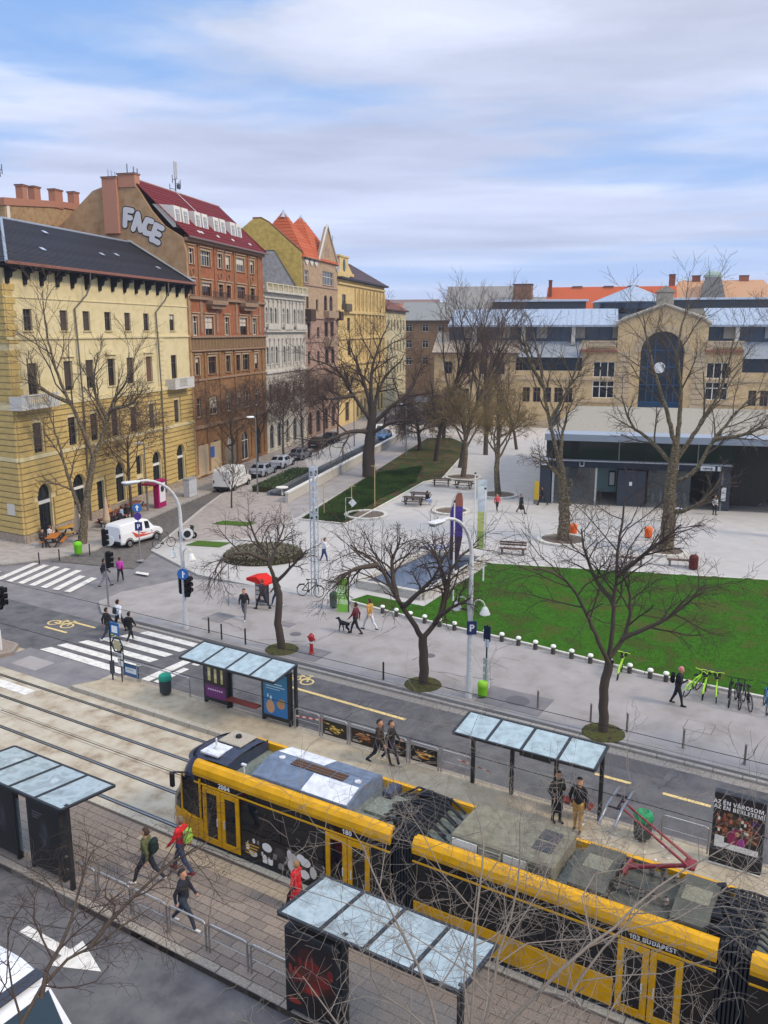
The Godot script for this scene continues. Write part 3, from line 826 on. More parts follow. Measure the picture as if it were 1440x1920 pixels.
	roof_rows(n, "slate_course", E, Vector3(28.3, 20.25, 0.95), R1, R0, 34, sl)
	var E2 := E + d * 20.6
	roof_rows(n, "slate_course", E2, E, R0, R0 + Vector3(3.5, 0, -11), 20, sl)
	var rf := MB.new(); rf.quad(R0, R1, Vector3(28.2, 19, -13), Vector3(8.4, 19, -13))
	obj("rear_roof", rf, sl[0], n)
	var rc := MB.new(); rc.rod(R0, R1, 0.14, 0.14, 6); rc.rod(E, R0, 0.12, 0.12, 6)
	obj("ridge_cap", rc, pm("8c96a3", 0.5, 0.3), n)
	var fl := MB.new(); fl.quad(Vector3(27.7, 20.4, 1.0), Vector3(28.25, 20.45, 1.0), Vector3(28.25, 24.7, -6.0), Vector3(27.7, 24.5, -6.0))
	obj("flashing", fl, pm("93a0ac", 0.45, 0.4), n)
	for q in [[7.0, 0.35], [16.5, 0.45], [19.5, 0.5], [24.6, 0.3], [12.0, 0.8]]:
		var s := MB.new(); var p := Vector3(q[0], lerpf(20.25, 24.35, q[1]), lerpf(0.95, -6.0, q[1]))
		s.box(p + Vector3(0, 0.1, 0), Vector3(0.5, 0.05, 0.4), Basis(Vector3.RIGHT, 0.53))
		obj("roof_hatch", s, pm("b7c0cc", 0.3, 0.4), n)
	var pipe := pm("6c6860", 0.5, 0.4)
	for x in [8.2, 21.3]:
		var b := MB.new()
		b.path([Vector3(x + 1.2, 20.1, 0.95), Vector3(x + 1.25, 19.2, 0.9), Vector3(x + 1.2, 18.4, 0.5), Vector3(x, 17.3, 0.14), Vector3(x, 10, 0.3), Vector3(x, 0.1, 0.25)], 0.07, 8)
		obj("downpipe", b, pipe, n)
	# balconies
	for q in [[-0.6, 3.9], [22.6, 26.7]]:
		var b := MB.new(); b.bx(q[0], q[1], 10.0, 10.2, 0.1, 1.1, 0.02)
		var o := obj("balcony", b, mt("balcony_stone", ["b8b6b0", "c9c8c3", "d4d3cf"], 0.85, 2.0, 0.02, 4, 256), n)
		var r := MB.new()
		for s in [[q[0], q[0] + 0.9], [q[1] - 1.5, q[1]]]: r.bx(s[0], s[1], 10.2, 11.05, 1.0, 1.1, 0.01)
		r.bx(q[0], q[1], 10.98, 11.08, 0.98, 1.12, 0.01); r.bx(q[0], q[0] + 0.1, 10.2, 11.0, 0.1, 1.0); r.bx(q[1] - 0.1, q[1], 10.2, 11.0, 0.1, 1.0)
		obj("parapet", r, mats["balcony_stone"], o)
		var k := 0
		var x: float = q[0] + 1.0
		while x < q[1] - 1.55:
			var s := MB.new(); s.lathe(Vector3(x, 10.2, 1.05), [[0.03, 0], [0.06, 0.2], [0.04, 0.45], [0.06, 0.6], [0.03, 0.8]], 6)
			obj("baluster", s, mats["balcony_stone"], o); x += 0.22
	var pq := MB.new(); pq.box(Vector3(0, 2.6, 0.1), Vector3(0.9, 0.85, 0.06), Basis(), 0.01)
	obj("plaque", pq, pm("c9c4b8", 0.7), n).transform = Transform3D(sidebasis, d * 1.2 + sidebasis.z * 0.06)

func red_house() -> void:
	var n := row_house("apartment_house", "tall brick red house with dark red roof, white dormers and graffiti letters", 81.7)
	var brick := mt("red_plaster", ["84503a", "935c43", "9f694d", "a17254"], 0.93, 6.0, 0.012, 6, 512)
	var ochre := mt("ochre_plaster", ["765538", "876444", "947250", "9c7b5a"], 0.93, 5.0, 0.012, 6, 512)
	var trim := mt("brown_trim", ["7c6150", "947763", "a3876f"], 0.93, 3.0, 0.015, 5, 256)
	var ops := []
	var ws := []
	for c in [[1.2, 1.25, 1], [4.6, 2.4, 2], [8.2, 1.25, 1], [10.3, 1.25, 1], [13.8, 2.4, 2], [17.3, 1.3, 1]]:
		ws.append([c[0], 22.25, c[1], 1.62, c[2], false]); ws.append([c[0], 19.2, c[1], 1.45, c[2], false])
	for c in [[1.5, 1.2, 1], [4.9, 2.1, 2], [9.5, 1.2, 1], [14.2, 2.2, 2], [17.6, 1.25, 1]]: ws.append([c[0], 15.1, c[1], 2.05, c[2], false])
	for c in [[1.6, 1.0, 1], [5.2, 2.0, 2], [9.4, 1.3, 1], [12.2, 1.3, 1], [14.5, 1.9, 2], [17.8, 1.2, 1]]:
		ws.append([c[0], 11.0, c[1], 1.95, c[2], false]); ws.append([c[0], 6.6, c[1], 2.0, c[2], false])
	for c in [[1.8, 1.3], [5.2, 2.2], [9.4, 2.0], [13.6, 2.2], [17.8, 1.6]]: ws.append([c[0], 0.4, c[1], 3.4, 2, true])
	for q in ws: ops.append([q[0] - q[2] / 2, q[0] + q[2] / 2, q[1], q[1] + q[3], q[5]])
	var lo := MB.new(); wall(lo, 0, 20.8, 0, 15.0, ops.filter(func(o): return o[3] < 15.0), 0.25); obj("lower_wall", lo, ochre, n)
	var hi := MB.new(); wall(hi, 0, 20.8, 15.0, 25.0, ops.filter(func(o): return o[2] > 15.0), 0.25)
	hi.quad(Vector3(20.8, 15, 0), Vector3(20.8, 15, -13), Vector3(20.8, 30, -5.6), Vector3(20.8, 25, 0))
	obj("upper_wall", hi, brick, n)
	for i in ws.size():
		var q: Array = ws[i]
		window(n, q[0], q[1], q[2], q[3], {"cols": q[4] * (2 if q[2] / q[4] > 1.1 else 1), "dep": 0.2, "arch": q[5], "frame": ["d9d4c8", "6b4a38", "cfc9bc", "84705f"][i * 7 % 4], "sill": "8a6a54", "blind": [0.0, 0.5, 0.0, 0.3, 0.0, 0.0, 0.65][i % 7], "blind_col": "c4bfb4"})
		if not q[5] and q[1] > 10.0: surround(n, q[0], q[1], q[2], q[3] - 0.1, mt("beige_surround", ["a3876c", "b3987d", "bda489"], 0.9, 2.0, 0.02, 4, 128))
	for x in [0.0, 2.7, 6.6, 11.9, 15.9, 19.0]:
		for q in [[15.3, 18.8, trim], [19.0, 24.4, ochre if x != 6.6 else brick]]:
			band("pilaster", n, x + 0.05, x + 0.6, q[0], q[1], 0, 0.09, q[2])
	for x in [0.2, 3.2, 6.9, 11.0, 15.4, 19.6]: band("pilaster", n, x, x + 0.5, 0.6, 13.4, 0, 0.12, ochre)
	for q in [[18.75, 19.05, 0.35], [14.85, 15.05, 0.45], [13.45, 13.65, 0.3], [10.4, 10.6, 0.15], [5.4, 5.75, 0.25], [24.4, 24.75, 0.35]]: band("belt_course", n, -0.05, 20.85, q[0], q[1], -0.02, q[2], trim)
	band("loggia_band", n, 0.0, 20.8, 13.65, 14.85, 0, 0.22, mt("brown_panel", ["6a5136", "7d6344", "8c7250"], 0.9, 2.0, 0.015, 5, 256))
	for i in 26: band("panel_rib", n, 0.3 + i * 0.8, 0.42 + i * 0.8, 13.7, 14.8, 0.2, 0.28, trim)
	for x in [6.2, 15.0]:
		var b := MB.new(); b.bx(x - 2.0, x + 2.0, 18.3, 18.75, 0, 0.9, 0.03); b.prism([Vector2(x - 1.6, 17.9), Vector2(x + 1.6, 17.9), Vector2(x + 2.0, 18.3), Vector2(x - 2.0, 18.3)], 0, 0.6)
		obj("balcony_slab", b, trim, n)
		var r := MB.new(); r.bx(x - 1.9, x + 1.9, 19.6, 19.68, 0.8, 0.88)
		for k in 16: r.bx(x - 1.88 + k * 0.25, x - 1.85 + k * 0.25, 18.75, 19.6, 0.82, 0.86)
		obj("balcony_rail", r, pm("4a4440", 0.6), n)
	for q in [[8.2, 21.35], [10.3, 21.35], [1.4, 21.4], [17.2, 21.45]]:
		var b := MB.new()
		for k in 16:
			var a := TAU * k / 16.0; var e := TAU * (k + 1) / 16.0
			b.rod(Vector3(q[0] + cos(a) * 0.42, q[1] + sin(a) * 0.42, 0.05), Vector3(q[0] + cos(e) * 0.42, q[1] + sin(e) * 0.42, 0.05), 0.07, 0.07, 5, false)
		obj("roundel", b, trim, n)
	# ground-floor shopfront in pale stone with blue signs
	band("shop_front", n, 0.4, 6.4, 0.3, 3.6, 0.02, 0.1, mt("shop_plaster", ["b09a78", "c2ac8b", "cdb99a"], 0.9, 2.0, 0.02, 4, 256))
	band("shop_sign", n, 3.6, 4.6, 2.0, 3.2, 0.1, 0.16, pm("3d62a8", 0.5))
	band("garage_door", n, 7.6, 10.6, 0.2, 2.6, 0.0, 0.06, pm("8f8776", 0.8))
	# roof
	var red := [mt("roof_red_a", ["4d1013", "601518", "6f1b1e"], 0.6, 1.2, 0.03, 4, 256), mt("roof_red_b", ["541215", "66181b", "741f22"], 0.6, 1.2, 0.03, 4, 256)]
	roof_rows(n, "roof_sheet", Vector3(-0.1, 24.75, 0.65), Vector3(21.0, 24.75, 0.65), Vector3(20.9, 30.5, -5.5), Vector3(-0.1, 30.5, -5.5), 16, red, 0.03)
	var bk := MB.new(); bk.quad(Vector3(0, 30.5, -5.5), Vector3(20.9, 30.5, -5.5), Vector3(20.9, 25, -14), Vector3(0, 25, -14))
	bk.tri(Vector3(20.9, 25, 0.6), Vector3(20.9, 25, -14), Vector3(20.9, 30.5, -5.5))
	obj("rear_roof", bk, red[0], n)
	band("gutter", n, -0.15, 21.05, 24.68, 24.85, 0.55, 0.78, pm("7d6a66", 0.5, 0.3))
	var rv := MB.new(); rv.rod(Vector3(0, 30.55, -5.5), Vector3(20.9, 30.55, -5.5), 0.1, 0.1, 6)
	rv.quad(Vector3(9.4, 28.25, -2.95), Vector3(9.7, 28.25, -2.95), Vector3(9.7, 30.55, -5.45), Vector3(9.4, 30.55, -5.45))
	obj("ridge_cap", rv, pm("b9a3a3", 0.5, 0.2), n)
	var dw := pm("d2d0ca", 0.7)
	for x in [1.0, 2.75, 5.6, 7.35, 10.2, 11.95, 14.8, 16.5]:
		var b := MB.new()
		b.prism([Vector2(1.0, 25.75), Vector2(1.2, 27.85), Vector2(3.5, 28.05), Vector2(1.3, 25.75)], -0.7, 0.7, Transform3D(Basis(Vector3(0, 0, -1), Vector3.UP, Vector3(1, 0, 0)), Vector3(x, 0, 0)))
		var o := obj("dormer", b, dw, n)
		var p := MB.new(); p.box(Vector3(x, 26.85, -1.1), Vector3(0.75, 1.35, 0.05), Basis(Vector3.RIGHT, -0.08))
		obj("dormer_window", p, pm("8d9299", 0.2), o)
		var f := MB.new(); f.box(Vector3(x, 26.85, -1.07), Vector3(0.06, 1.35, 0.05), Basis(Vector3.RIGHT, -0.08)); f.box(Vector3(x, 27.1, -1.07), Vector3(0.8, 0.06, 0.05), Basis(Vector3.RIGHT, -0.08))
		obj("glazing_bar", f, dw, o)
	for x in [3.9, 8.6, 12.6, 17.6, 4.6]:
		var s := MB.new(); s.box(Vector3(x, 25.65, -0.25), Vector3(0.5, 0.06, 0.35), Basis(Vector3.RIGHT, 0.76))
		obj("roof_hatch", s, pm("c9c3c0", 0.4), n)
	# firewall towards the viewer
	var fw := MB.new()
	var prof := [Vector2(0.2, 0), Vector2(0.2, 23.2), Vector2(-0.1, 24.7), Vector2(-2.1, 25.9), Vector2(-3.4, 27.4), Vector2(-4.6, 29.3), Vector2(-5.3, 30.3), Vector2(-6.2, 30.5), Vector2(-9.8, 29.4), Vector2(-14, 26), Vector2(-14, 0)]
	fw.prism(prof, 0.0, 0.35, Transform3D(Basis(Vector3(0, 0, 1), Vector3.UP, Vector3(-1, 0, 0)), Vector3(0.15, 0, 0)))
	obj("side_wall", fw, mt("firewall_render", ["8a6a4b", "a38361", "b29371", "bba083"], 0.94, 8.0, 0.01, 6, 512), n)
	var cb := mt("chimney_brick", ["a46a52", "b67c64", "c28d76"], 0.93, 1.2, 0.03, 4, 256)
	chimney(n, Vector3(-0.05, 25.2, -7.7), Vector3(1.0, 5.3, 1.6), cb)
	chimney(n, Vector3(0.2, 29.6, -5.9), Vector3(1.0, 1.2, 1.9), cb)
	for p in [[-5.3, 31.6], [-6.0, 31.9], [-4.9, 31.4]]:
		var b := MB.new(); b.rod(Vector3(0.2, 30.8, p[0]), Vector3(0.2, p[1], p[0]), 0.06); obj("flue", b, pm("7e8087", 0.5, 0.5), n)
	var tb := Basis(Vector3(0, 0, 1), Vector3.UP, Vector3(-1, 0, 0))
	var k := 0
	for ch in ["F", "A", "C", "E"]:
		var at := Vector3(-0.26, [26.0, 25.6, 25.15, 24.55][k], [-6.35, -5.35, -4.4, -3.5][k])
		var rb: Basis = tb * Basis(Vector3.BACK, [-0.1, -0.15, -0.25, -0.4][k])
		graffiti(n, ch, at, rb)
		k += 1
	mast(n, Vector3(14.5, 29.5, -8.0), 5.2, true)

func graffiti(n: Node, ch: String, at: Vector3, rb: Basis) -> void: # fat strokes with a dark outline, sprayed on
	var st := {"F": [[0, 0, 0, 1.5], [0, 1.5, 0.75, 1.45], [0, 0.8, 0.6, 0.75]], "A": [[-0.1, 0, 0.3, 1.5], [0.3, 1.5, 0.7, 0], [0.1, 0.55, 0.55, 0.55]], "C": [[0.75, 1.35, 0.2, 1.4], [0.2, 1.4, 0.0, 0.75], [0.0, 0.75, 0.2, 0.15], [0.2, 0.15, 0.75, 0.15]], "E": [[0, 0, 0, 1.5], [0, 1.5, 0.75, 1.45], [0, 0.78, 0.65, 0.76], [0, 0.05, 0.8, 0.0]]}
	for pass_no in 2:
		var b := MB.new()
		var r := 0.36 if pass_no == 0 else 0.27
		for q in st[ch]:
			var ps := []
			var a := Vector2(q[0], q[1]); var e := Vector2(q[2], q[3]); var d := (e - a).angle()
			for i in 9: ps.append(a + Vector2.from_angle(d + PI / 2 + PI * i / 8.0) * r)
			for i in 9: ps.append(e + Vector2.from_angle(d - PI / 2 + PI * i / 8.0) * r)
			b.prism(ps, 0, 0.004, Transform3D(Basis(), Vector3(0, 0, pass_no * 0.006 + b.v.size() * 0.000004)))
		var o := obj("graffiti_outline" if pass_no == 0 else "graffiti_letter", b, pm("26262b" if pass_no == 0 else "c9c9cd", 0.7), n)
		o.transform = Transform3D(rb, at)

func mast(parent: Node, at: Vector3, h: float, panels: bool) -> void:
	var b := MB.new()
	b.rod(at, at + Vector3(0, h, 0), 0.09, 0.06)
	for q in [[0.5, 0.5], [0.62, -0.4], [0.42, -0.8], [0.55, 0.7]]:
		b.rod(at + Vector3(0, h * q[0], 0), at + Vector3(q[1], h * q[0], q[1] * 0.4), 0.035)
		b.rod(at + Vector3(q[1], h * q[0] - 0.4, q[1] * 0.4), at + Vector3(q[1], h * q[0] + 0.5, q[1] * 0.4), 0.045)
	var o := obj("antenna_mast", b, pm("565b66", 0.5, 0.5), parent)
	if panels:
		for q in [[0.82, 0.14], [0.82, -0.16]]:
			var c := MB.new(); c.box(at + Vector3(q[1] * 1.4, h * q[0], 0.1), Vector3(0.3, h * 0.36, 0.14), Basis(), 0.02)
			obj("antenna_panel", c, pm("b8bcc6", 0.5), o)
		var c := MB.new(); c.box(at + Vector3(0.8, h * 0.5, 0), Vector3(0.5, 0.5, 0.3), Basis(), 0.03)
		obj("antenna_drum", c, pm("6b707b", 0.5), o)

func white_house() -> void:
	var n := row_house("apartment_house", "narrow pale grey house with balustrade cornice between the red and yellow houses", 102.5)
	var wm := mt("white_plaster", ["a5a198", "b8b4ab", "c4c1b8", "cbc8c0"], 0.93, 6.0, 0.012, 6, 512)
	var ops := []; var ws := []
	for x in [0.9, 2.5, 4.1, 7.0, 8.6, 11.3, 12.9, 14.4]: ws.append([x, 16.5, 0.95, 2.0, true]); ws.append([x, 11.4, 0.95, 2.2, true])
	for x in [1.7, 4.4, 7.6, 10.6, 13.6]: ws.append([x, 6.6, 1.1, 2.2, false]); ws.append([x, 0.5, 1.5, 3.2, true])
	for q in ws: ops.append([q[0] - q[2] / 2, q[0] + q[2] / 2, q[1], q[1] + q[3], q[4]])
	var w := MB.new(); wall(w, 0, 15.6, 0, 20.6, ops, 0.25); body(w, 15.6, 20.6, 12)
	obj("wall", w, wm, n)
	for i in ws.size(): window(n, ws[i][0], ws[i][1], ws[i][2], ws[i][3], {"arch": ws[i][4], "frame": "8c8780" if i % 3 else "d2cec6", "sill": "b5b1a8", "cols": 2})
	for x in [0.1, 1.7, 3.3, 4.9, 6.2, 7.8, 9.4, 10.5, 12.1, 13.65, 15.2]:
		for q in [[16.0, 19.2], [10.9, 14.4]]:
			var b := MB.new(); b.bx(x - 0.14, x + 0.14, q[0], q[1], 0, 0.16, 0.02); b.bx(x - 0.22, x + 0.22, q[1], q[1] + 0.25, 0, 0.24, 0.02)
			obj("pilaster", b, wm, n)
	for q in [[20.3, 20.6, 0.6], [19.6, 19.8, 0.25], [15.4, 15.7, 0.4], [10.2, 10.5, 0.25], [5.5, 5.8, 0.3]]: band("cornice", n, -0.05, 15.65, q[0], q[1], -0.02, q[2], wm)
	for x in [[1.0, 4.2], [7.0, 9.0], [11.4, 14.6]]:
		var b := MB.new(); b.bx(x[0] - 0.6, x[1] + 0.6, 15.7, 16.4, 0.3, 0.5, 0.02); obj("balcony_parapet", b, wm, n)
	var bl := MB.new()
	bl.bx(0, 15.6, 21.35, 21.5, 0.2, 0.5, 0.02)
	for i in 9: bl.bx(i * 1.9, i * 1.9 + 0.35, 20.6, 21.35, 0.2, 0.5, 0.02)
	obj("balustrade", bl, mt("cream_stone", ["b3a98c", "c4bb9e", "cec6ab"], 0.9, 2.0, 0.02, 4, 256), n)
	for i in 56: 
		var b := MB.new(); b.lathe(Vector3(0.45 + i * 0.27, 20.6, 0.35), [[0.05, 0], [0.09, 0.2], [0.05, 0.5], [0.07, 0.75]], 5); obj("baluster", b, mats["cream_stone"], n)
	var grey := mt("grey_render", ["92908f", "a3a19f", "adabaa"], 0.93, 6.0, 0.01, 5, 256)
	var gb := MB.new()
	gb.prism([Vector2(-1.2, 20.0), Vector2(-1.2, 21.7), Vector2(-4.2, 26.5), Vector2(-6.6, 26.6), Vector2(-13, 26.6), Vector2(-13, 20)], 0, 0.3, Transform3D(Basis(Vector3(0, 0, 1), Vector3.UP, Vector3(-1, 0, 0)), Vector3(15.4, 0, 0)))
	obj("gable_wall", gb, grey, n)
	var cap := MB.new(); cap.path([Vector3(15.2, 21.6, -1.0), Vector3(15.2, 26.6, -4.2), Vector3(15.2, 26.7, -13)], 0.12, 6)
	obj("gable_coping", cap, pm("5d5a58", 0.8), n)
	var rf := MB.new(); rf.quad(Vector3(0, 20.7, 0.0), Vector3(15.4, 20.7, 0.0), Vector3(15.4, 22.0, -6), Vector3(0, 22.0, -6))
	obj("roof", rf, pm("77777a", 0.6), n)

func gabled_house() -> void:
	var n := row_house("apartment_house", "beige gabled house with twin orange roof peaks and a yellow side wall", 118.2)
	var bm := mt("beige_plaster", ["8f7a63", "a28c74", "af9a82", "b6a28b"], 0.93, 6.0, 0.012, 6, 512)
	var pk := mt("pink_plaster", ["8f7265", "a28476", "ae9283"], 0.93, 5.0, 0.012, 5, 256)
	var ops := []; var ws := []
	ws += [[1.0, 22.3, 1.9, 1.7, false, 3], [11.3, 22.4, 5.6, 2.0, false, 7], [1.3, 18.7, 1.0, 1.9, true, 1], [5.7, 18.6, 1.0, 1.5, false, 1], [9.9, 18.6, 1.7, 2.3, true, 2], [12.7, 18.6, 1.7, 2.3, true, 2]]
	ws += [[1.7, 14.6, 1.1, 2.1, false, 1], [6.1, 14.7, 1.1, 1.4, false, 1], [10.1, 14.7, 1.8, 2.2, false, 2], [13.1, 14.7, 1.8, 2.2, false, 2], [1.6, 10.8, 1.1, 1.9, true, 1], [6.0, 10.8, 1.1, 1.8, false, 1], [10.2, 10.5, 1.9, 2.3, true, 2], [13.4, 10.5, 1.9, 2.3, true, 2]]
	for x in [1.6, 5.4, 9.4, 13.2]: ws.append([x, 6.2, 1.3, 2.2, false, 2]); ws.append([x, 0.5, 2.0, 3.4, true, 2])
	for q in ws: ops.append([q[0] - q[2] / 2, q[0] + q[2] / 2, q[1], q[1] + q[3], q[4]])
	var w := MB.new(); wall(w, 0, 16.3, 17.4, 25.8, ops.filter(func(o): return o[2] > 17.4), 0.25); body(w, 16.3, 25.8, 11); obj("upper_wall", w, bm, n)
	var w2 := MB.new(); wall(w2, 0, 16.3, 0, 17.4, ops.filter(func(o): return o[2] < 17.4), 0.25); obj("lower_wall", w2, pk, n)
	for i in ws.size(): window(n, ws[i][0], ws[i][1], ws[i][2], ws[i][3], {"arch": ws[i][4], "cols": ws[i][5], "frame": "d6d0c4" if i < 2 else ["5a4438", "6b5345"][i % 2], "rows": [0.6], "sill": "9a8672"})
	for q in [[17.3, 17.5, 0.2], [21.9, 22.1, 0.15], [13.9, 14.1, 0.15], [9.9, 10.1, 0.2], [5.2, 5.5, 0.25]]: band("belt_course", n, 0, 16.3, q[0], q[1], -0.02, q[2], pk)
	for q in [[0.2, 2.4, 16.9, 18.6, "4d3f36"], [8.8, 13.9, 17.5, 18.5, "9a8672"], [8.8, 13.9, 13.2, 14.5, "9a8672"], [15.2, 16.6, 17.2, 18.6, "4d3f36"]]: band("balcony", n, q[0], q[1], q[2], q[3], 0, 0.9, pm(q[4], 0.8))
	# front gable
	var g := MB.new(); g.prism([Vector2(6.6, 25.7), Vector2(16.3, 25.7), Vector2(10.9, 31.0)], -0.4, 0.05); obj("gable", g, bm, n)
	var gc := MB.new(); gc.path([Vector3(6.4, 25.6, 0.1), Vector3(10.9, 31.15, 0.1), Vector3(16.5, 25.6, 0.1)], 0.2, 5); obj("gable_coping", gc, pm("b8b6b0", 0.7), n)
	for x in [-0.9, 0.0, 0.9]:
		var b := MB.new(); b.prism([Vector2(10.9 + x - 0.25, 26.6), Vector2(10.9 + x + 0.25, 26.6), Vector2(10.9 + x + 0.25, 28.0 - absf(x) * 0.5), Vector2(10.9 + x, 28.5 - absf(x) * 0.5), Vector2(10.9 + x - 0.25, 28.0 - absf(x) * 0.5)], 0.05, 0.1); obj("lancet", b, pk, n)
	for q in [[0.0, 6.4], [16.0, 16.6]]:
		for k in 3:
			var b := MB.new(); var x := lerpf(q[0], q[1], (k + 0.5) / 3.0)
			b.prism([Vector2(x - 0.9, 25.3), Vector2(x, 24.7), Vector2(x + 0.9, 25.3), Vector2(x, 25.6)], 0.02, 0.14); obj("frieze_ornament", b, pm("cfcdc8", 0.8), n)
	var orr := [mt("orange_tile_a", ["9c4426", "b35230", "bf6140"], 0.75, 1.4, 0.03, 4, 256), mt("orange_tile_b", ["a44a2a", "ba5834", "c66a48"], 0.75, 1.4, 0.03, 4, 256)]
	for q in [[-0.2, 7.6, 2.6, 32.3], [4.5, 16.2, 10.2, 32.5]]:
		var ap := Vector3(q[2], q[3], -3.8)
		var c0 := Vector3(q[0], 25.7, 0.3); var c1 := Vector3(q[1], 25.7, 0.3); var c2 := Vector3(q[1], 25.7, -9); var c3 := Vector3(q[0], 25.7, -9)
		for e in [[c0, c1], [c1, c2], [c2, c3], [c3, c0]]: roof_rows(n, "tile_course", e[0], e[1], ap.lerp(e[1], 0.02), ap.lerp(e[0], 0.02), 14, orr, 0.04)
		var z := MB.new(); z.lathe(Vector3(q[2], q[3] - 0.9, -3.8), [[0.75, 0], [0.02, 1.1]], 4); obj("zinc_cap", z, pm("a9adb2", 0.4, 0.5), n)
	band("gutter", n, -0.1, 6.8, 25.6, 25.75, 0.2, 0.45, pm("6c6560", 0.5))
	var yf := MB.new()
	yf.prism([Vector2(-0.25, 0), Vector2(-0.25, 26.3), Vector2(-5.0, 30.4), Vector2(-6.1, 31.0), Vector2(-7.3, 31.0), Vector2(-8.4, 30.2), Vector2(-13, 27), Vector2(-13, 0)], 0, 0.35, Transform3D(Basis(Vector3(0, 0, 1), Vector3.UP, Vector3(-1, 0, 0)), Vector3(0.1, 0, 0)))
	obj("side_wall", yf, mt("yellow_firewall", ["b99a48", "cbab56", "d3b664"], 0.93, 7.0, 0.01, 5, 256), n)
	var cp := MB.new(); cp.path([Vector3(-0.1, 26.4, -0.1), Vector3(-0.1, 30.5, -5.0), Vector3(-0.1, 31.1, -6.1), Vector3(-0.1, 31.1, -7.4)], 0.14, 5); obj("coping", cp, pm("7c5b4c", 0.8), n)
	mast(n, Vector3(15.5, 27.5, -7), 4.0, false)

func corner_house() -> void:
	var n := row_house("apartment_house", "long pale yellow house with oval attic window and close rows of windows", 134.5)
	var ym := mt("pale_yellow", ["b9a06a", "c8b07a", "d1bb88", "d8c495"], 0.93, 7.0, 0.01, 6, 512)
	var ops := []; var ws := []
	ws += [[3.6, 19.1, 2.2, 2.3], [6.3, 15.6, 1.8, 2.1], [6.5, 11.5, 2.0, 2.4], [5, 6.5, 2.0, 2.3], [5, 0.6, 2.4, 3.2]]
	for i in 8:
		var x := 11.6 + i * 2.55
		for y in [19.6, 15.6, 11.3, 6.6]: ws.append([x, y, 1.1, 2.3])
		ws.append([x, 0.6, 1.5, 3.0])
	for q in ws: ops.append([q[0] - q[2] / 2, q[0] + q[2] / 2, q[1], q[1] + q[3]])
	var w := MB.new(); wall(w, 0, 31.5, 0, 23.8, ops, 0.25); body(w, 31.5, 23.8, 12); obj("wall", w, ym, n)
	for i in ws.size(): window(n, ws[i][0], ws[i][1], ws[i][2], ws[i][3], {"frame": "7a6448" if i < 5 else "a8946c", "sill": "c9b585"})
	for i in 9:
		for q in [[19.0, 22.6], [15.0, 18.4], [10.6, 14.0]]: band("pilaster", n, 10.05 + i * 2.55, 10.6 + i * 2.55, q[0], q[1], 0, 0.3, ym)
	for q in [[18.4, 18.9, 0.4], [22.9, 23.2, 0.3], [14.2, 14.5, 0.3], [9.9, 10.3, 0.35], [5.0, 5.4, 0.3]]: band("belt_course", n, 0, 31.5, q[0], q[1], -0.02, q[2], ym)
	band("eaves", n, -0.2, 31.9, 23.7, 24.05, -0.3, 0.8, pm("3a3d45", 0.6))
	band("balcony", n, 2.2, 5.4, 18.7, 19.9, 0.05, 0.9, pm("5f574a", 0.7))
	var at := MB.new(); at.bx(0, 9.5, 24.0, 24.9, -1.2, 0.1, 0.02); at.bx(1.4, 6.2, 24.9, 27.2, -1.2, 0.0, 0.02); at.bx(1.1, 6.5, 27.2, 27.5, -1.3, 0.15, 0.02); at.prism([Vector2(6.2, 24.9), Vector2(9.0, 24.9), Vector2(6.2, 26.4)], -1.0, -0.05)
	obj("attic", at, ym, n)
	var ov := MB.new(); ov.lathe(Vector3(3.8, 26.0, 0.0), [[1.0, 0], [1.0, 0.08], [0.8, 0.08], [0.0, 0.04]], 18, Basis(Vector3(0.62, 0, 0), Vector3(0, 0, 1), Vector3(0, -1.0, 0))); obj("oval_window", ov, pm("2a2f2c", 0.3), n)
	var rm := [mt("brown_tile", ["3e3238", "4d4046", "594b50"], 0.7, 1.2, 0.03, 4, 256)]
	roof_rows(n, "tile_course", Vector3(7, 24.05, 0.6), Vector3(31.8, 24.05, 0.6), Vector3(26.5, 27.9, -5.5), Vector3(6, 28.6, -5.5), 14, rm, 0.03)
	var b := MB.new(); b.quad(Vector3(31.8, 24.05, 0.6), Vector3(31.8, 24.05, -12), Vector3(26.5, 27.9, -5.5), Vector3(26.5, 27.9, -5.5)); b.quad(Vector3(0, 24, -0.5), Vector3(7, 24.05, 0.4), Vector3(6, 28.6, -5.5), Vector3(0, 28.6, -5.5)); b.quad(Vector3(6, 28.6, -5.5), Vector3(26.5, 27.9, -5.5), Vector3(31.5, 24, -12), Vector3(0, 24, -12)); obj("hip_roof", b, rm[0], n)
	chimney(n, Vector3(16, 27, -7), Vector3(1.6, 3.0, 1.2), mt("roof_block", ["a3a4a6", "b5b6b8", "bfc0c2"], 0.8, 2.0, 0.02, 3, 128))
	chimney(n, Vector3(20, 27, -8), Vector3(1.8, 2.2, 1.4), pm("9aa0a6", 0.7))
	for x in [15.0, 17.2, 20.5]:
		var r := MB.new(); r.rod(Vector3(x, 28, -7), Vector3(x, 32.5, -7), 0.05); obj("aerial", r, pm("6d727b", 0.5), n)

